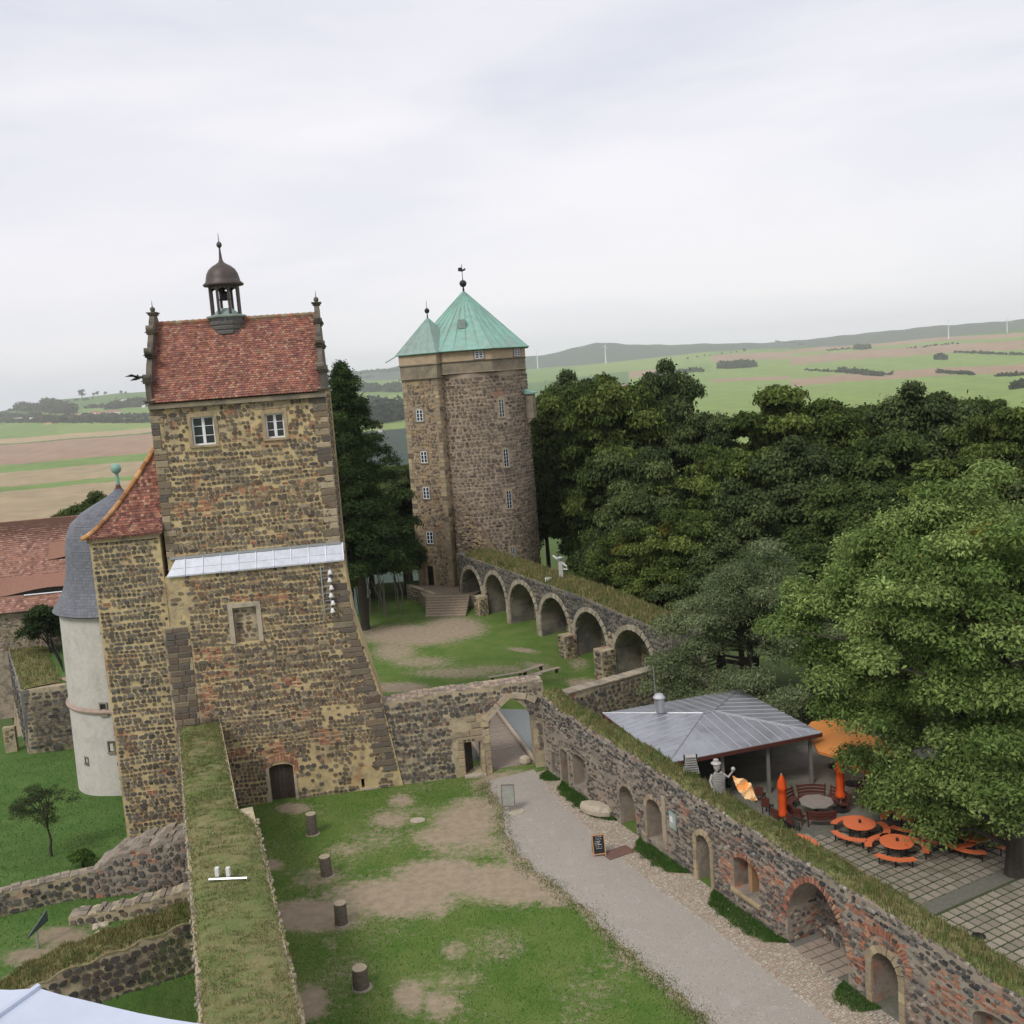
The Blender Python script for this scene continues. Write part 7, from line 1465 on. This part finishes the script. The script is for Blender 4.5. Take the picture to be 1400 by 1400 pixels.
C *= (1 + .06 * smooth_noise(A2, R2_, 30, 25)[..., None])
nr, na = Xg.shape; i = np.arange(nr * na).reshape(nr, na); Q = np.stack([i[:-1, :-1], i[:-1, 1:], i[1:, 1:], i[1:, :-1]], -1).reshape(-1, 4)[:, ::-1]
ter = np_mesh('countryside', np.stack([Xg, Yg, zz], -1).reshape(-1, 3), Q, mat('fields', attr=True, nscale=.02, namp=.2, rough=1, spec=.05), None, C.reshape(-1, 3), smooth=True); ter['kind'] = 'structure'
def on_land(px, py):
    r = ray(px, py); hl = math.hypot(r[0], r[1]); a = math.atan2(r[0], r[1]); j = int(np.argmin(np.abs(az - a)))
    sl = r[2] / hl; prev = None
    for k in range(6, len(rs)):
        d = zz[k, j] - (24 + sl * rs[k])
        if d > 0: R_ = rs[k]; return (R_ * math.sin(a), R_ * math.cos(a), float(zz[k, j]), R_)
    R_ = 9500; return (R_ * math.sin(a), R_ * math.cos(a), float(24 + sl * R_), R_)
# woods and hedges far off
Rn = np.random.default_rng(77); cls = []
def hedge(px0, py0, px1, py1, hp, n, dense=1.):
    for k in range(n):
        t = (k + Rn.uniform(0, .8)) / n; x, y, z, D = on_land(px0 + (px1 - px0) * t, py0 + (py1 - py0) * t + Rn.uniform(-.6, .6)); s = (.62 if px0 > 850 else .85) * hp * D / 1400 * Rn.uniform(.6, 1.15); cls.append((x, y, z + s * .35, s * .75, s * .75, s * .6))
hedge(0, 578, 210, 578, 7, 60); hedge(0, 572, 60, 572, 8, 16); hedge(30, 562, 100, 566, 13, 26); hedge(60, 555, 92, 560, 12, 12); hedge(85, 570, 215, 568, 4, 30); hedge(150, 560, 200, 553, 12, 26); hedge(175, 556, 200, 556, 12, 10); hedge(115, 559, 150, 557, 5, 14); hedge(80, 552, 130, 545, 3, 10); hedge(0, 566, 60, 553, 4, 18)
hedge(98, 573, 212, 571, 5, 40); hedge(40, 574, 90, 574, 7, 22)
hedge(490, 535, 518, 536, 13, 14); hedge(530, 535, 548, 536, 14, 12); hedge(505, 552, 530, 556, 13, 14); hedge(500, 580, 560, 570, 30, 60); hedge(500, 560, 545, 560, 16, 20); hedge(478, 520, 510, 517, 5, 12); hedge(480, 511, 548, 508, 5, 30)
hedge(887, 514, 960, 508, 9, 34); hedge(985, 504, 1030, 502, 16, 30); hedge(1100, 507, 1220, 513, 4, 40); hedge(1148, 508, 1172, 511, 9, 10); hedge(1172, 511, 1205, 515, 9, 16); hedge(1283, 510, 1330, 513, 7, 18); hedge(1360, 515, 1400, 514, 6, 14); hedge(1305, 483, 1400, 486, 4.5, 34); hedge(1282, 492, 1292, 492, 12, 5)
hedge(1172, 478, 1188, 478, 11, 6); hedge(1390, 532, 1400, 530, 15, 5); hedge(1240, 477, 1310, 470, 3, 18); hedge(1130, 480, 1180, 476, 3, 18); hedge(1060, 467, 1100, 472, 2.5, 20); hedge(930, 492, 1020, 480, 2, 10); hedge(1016, 479, 1018, 479, 5, 2)
o = crown_mesh('distant_woods', cls, 42000, 9.0, (.03, .045, .025), (.055, .075, .035), Rn, yellow=0, up=.4)
# leaf size scaled with distance: shrink near ones
o['kind'] = 'stuff'; tag(o, 'far hedgerows, copses and village trees scattered over the farmland', 'hedgerow')
grp = 'solitary trees on the far left ridge'
for (px, py, h_) in ((113, 548, 13), (129, 544, 6), (134, 543, 7), (144, 542, 6), (166, 540, 6), (172, 541, 5)):
    x, y, z, D = on_land(px, py); s = h_ * D / 1400; cl = [(x + Rn.normal() * s * .14, y, z + s * Rn.uniform(.45, .9), s * .22, s * .22, s * .2) for _ in range(9)]
    t = thing('ridge_tree', 'one of the small solitary trees standing on the far left skyline' if h_ < 13 else 'tallest solitary tree on the far left skyline', 'tree', (x, y, z), grp); crown_mesh('crown', cl, 900, s * .045, (.035, .05, .03), (.06, .08, .04), Rn, parent=t, yellow=0); m = MB(); m.tube([(x, y, z - 2), (x, y, z + s * .6)], s * .03, 5); m.build('trunk', bark, t)
# farmhouses
for k, (px, py, w_, roof_) in enumerate(((19, 570, 5, 0), (26, 574, 22, 1), (55, 573, 30, 1), (140, 567, 14, 0), (157, 565, 16, 0), (170, 549, 12, 1), (197, 557, 4, 1), (128, 566, 8, 0), (80, 571, 7, 1), (520, 590, 5, 0))):
    x, y, z, D = on_land(px, py + 1); w = w_ * D / 1400 * .5; dp = 8; h_ = 5.5 if roof_ else 7
    t = thing('farmhouse', 'pale little %s in the distant village on the left, number of storeys unreadable' % ('barn' if roof_ else 'house'), 'house', (x, y, z), 'buildings of the distant village')
    t['label'] = ['tiny white house at the far left village edge', 'pale low barn at the far left village edge', 'long pale glasshouse-like barn in the distant village', 'reddish grey farmhouse right of the village trees', 'broad brownish farm building on the far slope', 'white barn below the far left ridge', 'tiny white hut nearest the bell tower on the far slope', 'small brick house between trees on the far slope', 'pale shed in front of the village trees', 'small pale house in the wooded valley between the towers'][k]
    m = MB(); m.box(x - w, x + w, y - dp, y + dp, z - 3, z + h_); m.build('wall', housew, t); m = MB(); i = len(m.v); P = [(x - w - .5, y - dp - .5, z + h_), (x + w + .5, y - dp - .5, z + h_), (x + w + .5, y + dp + .5, z + h_), (x - w - .5, y + dp + .5, z + h_), (x - w, y, z + h_ + 6), (x + w, y, z + h_ + 6)]
    for p in P: m.pt(p)
    m.face([i, i + 1, i + 5, i + 4]); m.face([i + 2, i + 3, i + 4, i + 5]); m.face([i + 1, i + 2, i + 5]); m.face([i + 3, i, i + 4]); m.face([i + 3, i + 2, i + 1, i]); m.build('roof', housew if roof_ else houser, t)
# wind turbines
wtm = mat('turbine_white', (.8, .82, .84), rough=.4)
for k, (px, py, hp, l) in enumerate(((1297, 466, 24, 'white wind turbine on the hill, left of the two at the right'), (1377, 462, 22, 'white wind turbine furthest right on the hills'), (735, 497, 16, 'white wind turbine just right of the round tower'), (828, 490, 16, 'white wind turbine above the domed wood'))):
    r = ray(px, py); D = 6200.; hl = math.hypot(r[0], r[1]); x, y, z = r[0] / hl * D, r[1] / hl * D, 24 + r[2] / hl * D; hh = hp * D / 1400; t = thing('wind_turbine', l, 'wind turbine', (x, y, z), 'distant wind turbines')
    m = MB(); m.lathe(x, y, [(3.4, z - 30), (2.8, z), (1.6, z + hh)], 8); m.build('tower', wtm, t); m = MB(); m.box(x - 2.2, x + 2.2, y - 5, y + 5, z + hh - .5, z + hh + 4); m.build('nacelle', wtm, t)
    for j in range(3): a = .4 + k + j * 2.094; m = MB(); bl = hh * .38; m.hexa([(x - 1.2 * math.sin(a), y - 6, z + hh + 2 + 1.2 * math.cos(a)), (x + 1.2 * math.sin(a), y - 6, z + hh + 2 - 1.2 * math.cos(a)), (x + 1.2 * math.sin(a), y - 5, z + hh + 2 - 1.2 * math.cos(a)), (x - 1.2 * math.sin(a), y - 5, z + hh + 2 + 1.2 * math.cos(a))] + [(x + bl * math.cos(a) + s_ * .3, y - 6 + q, z + hh + 2 + bl * math.sin(a)) for s_, q in ((-1, 0), (1, 0), (1, .6), (-1, .6))]); m.build('blade', wtm, t)
# ================================================================== HAZE
hm = bpy.data.materials.new('haze'); hm.use_nodes = True; t = hm.node_tree; t.nodes.clear(); pvn = N(t, 'ShaderNodeVolumePrincipled'); pvn.inputs['Density'].default_value = 7e-5; pvn.inputs['Color'].default_value = (.95, .98, 1, 1); pvn.inputs['Anisotropy'].default_value = .2
out = N(t, 'ShaderNodeOutputMaterial'); t.links.new(pvn.outputs[0], out.inputs['Volume'])
mb = MB(); mb.box(-12500, 12500, -12500, 12500, -110, 320); o = mb.build('haze', hm); o['kind'] = 'stuff'; o['label'] = 'thin pale haze over the whole landscape'; o['category'] = 'haze'
print('objects', len(COL.objects), 'tris', sum(sum(len(p.vertices) - 2 for p in m.polygons) if len(m.polygons) < 1000 else len(m.polygons) * 2 for m in bpy.data.meshes))
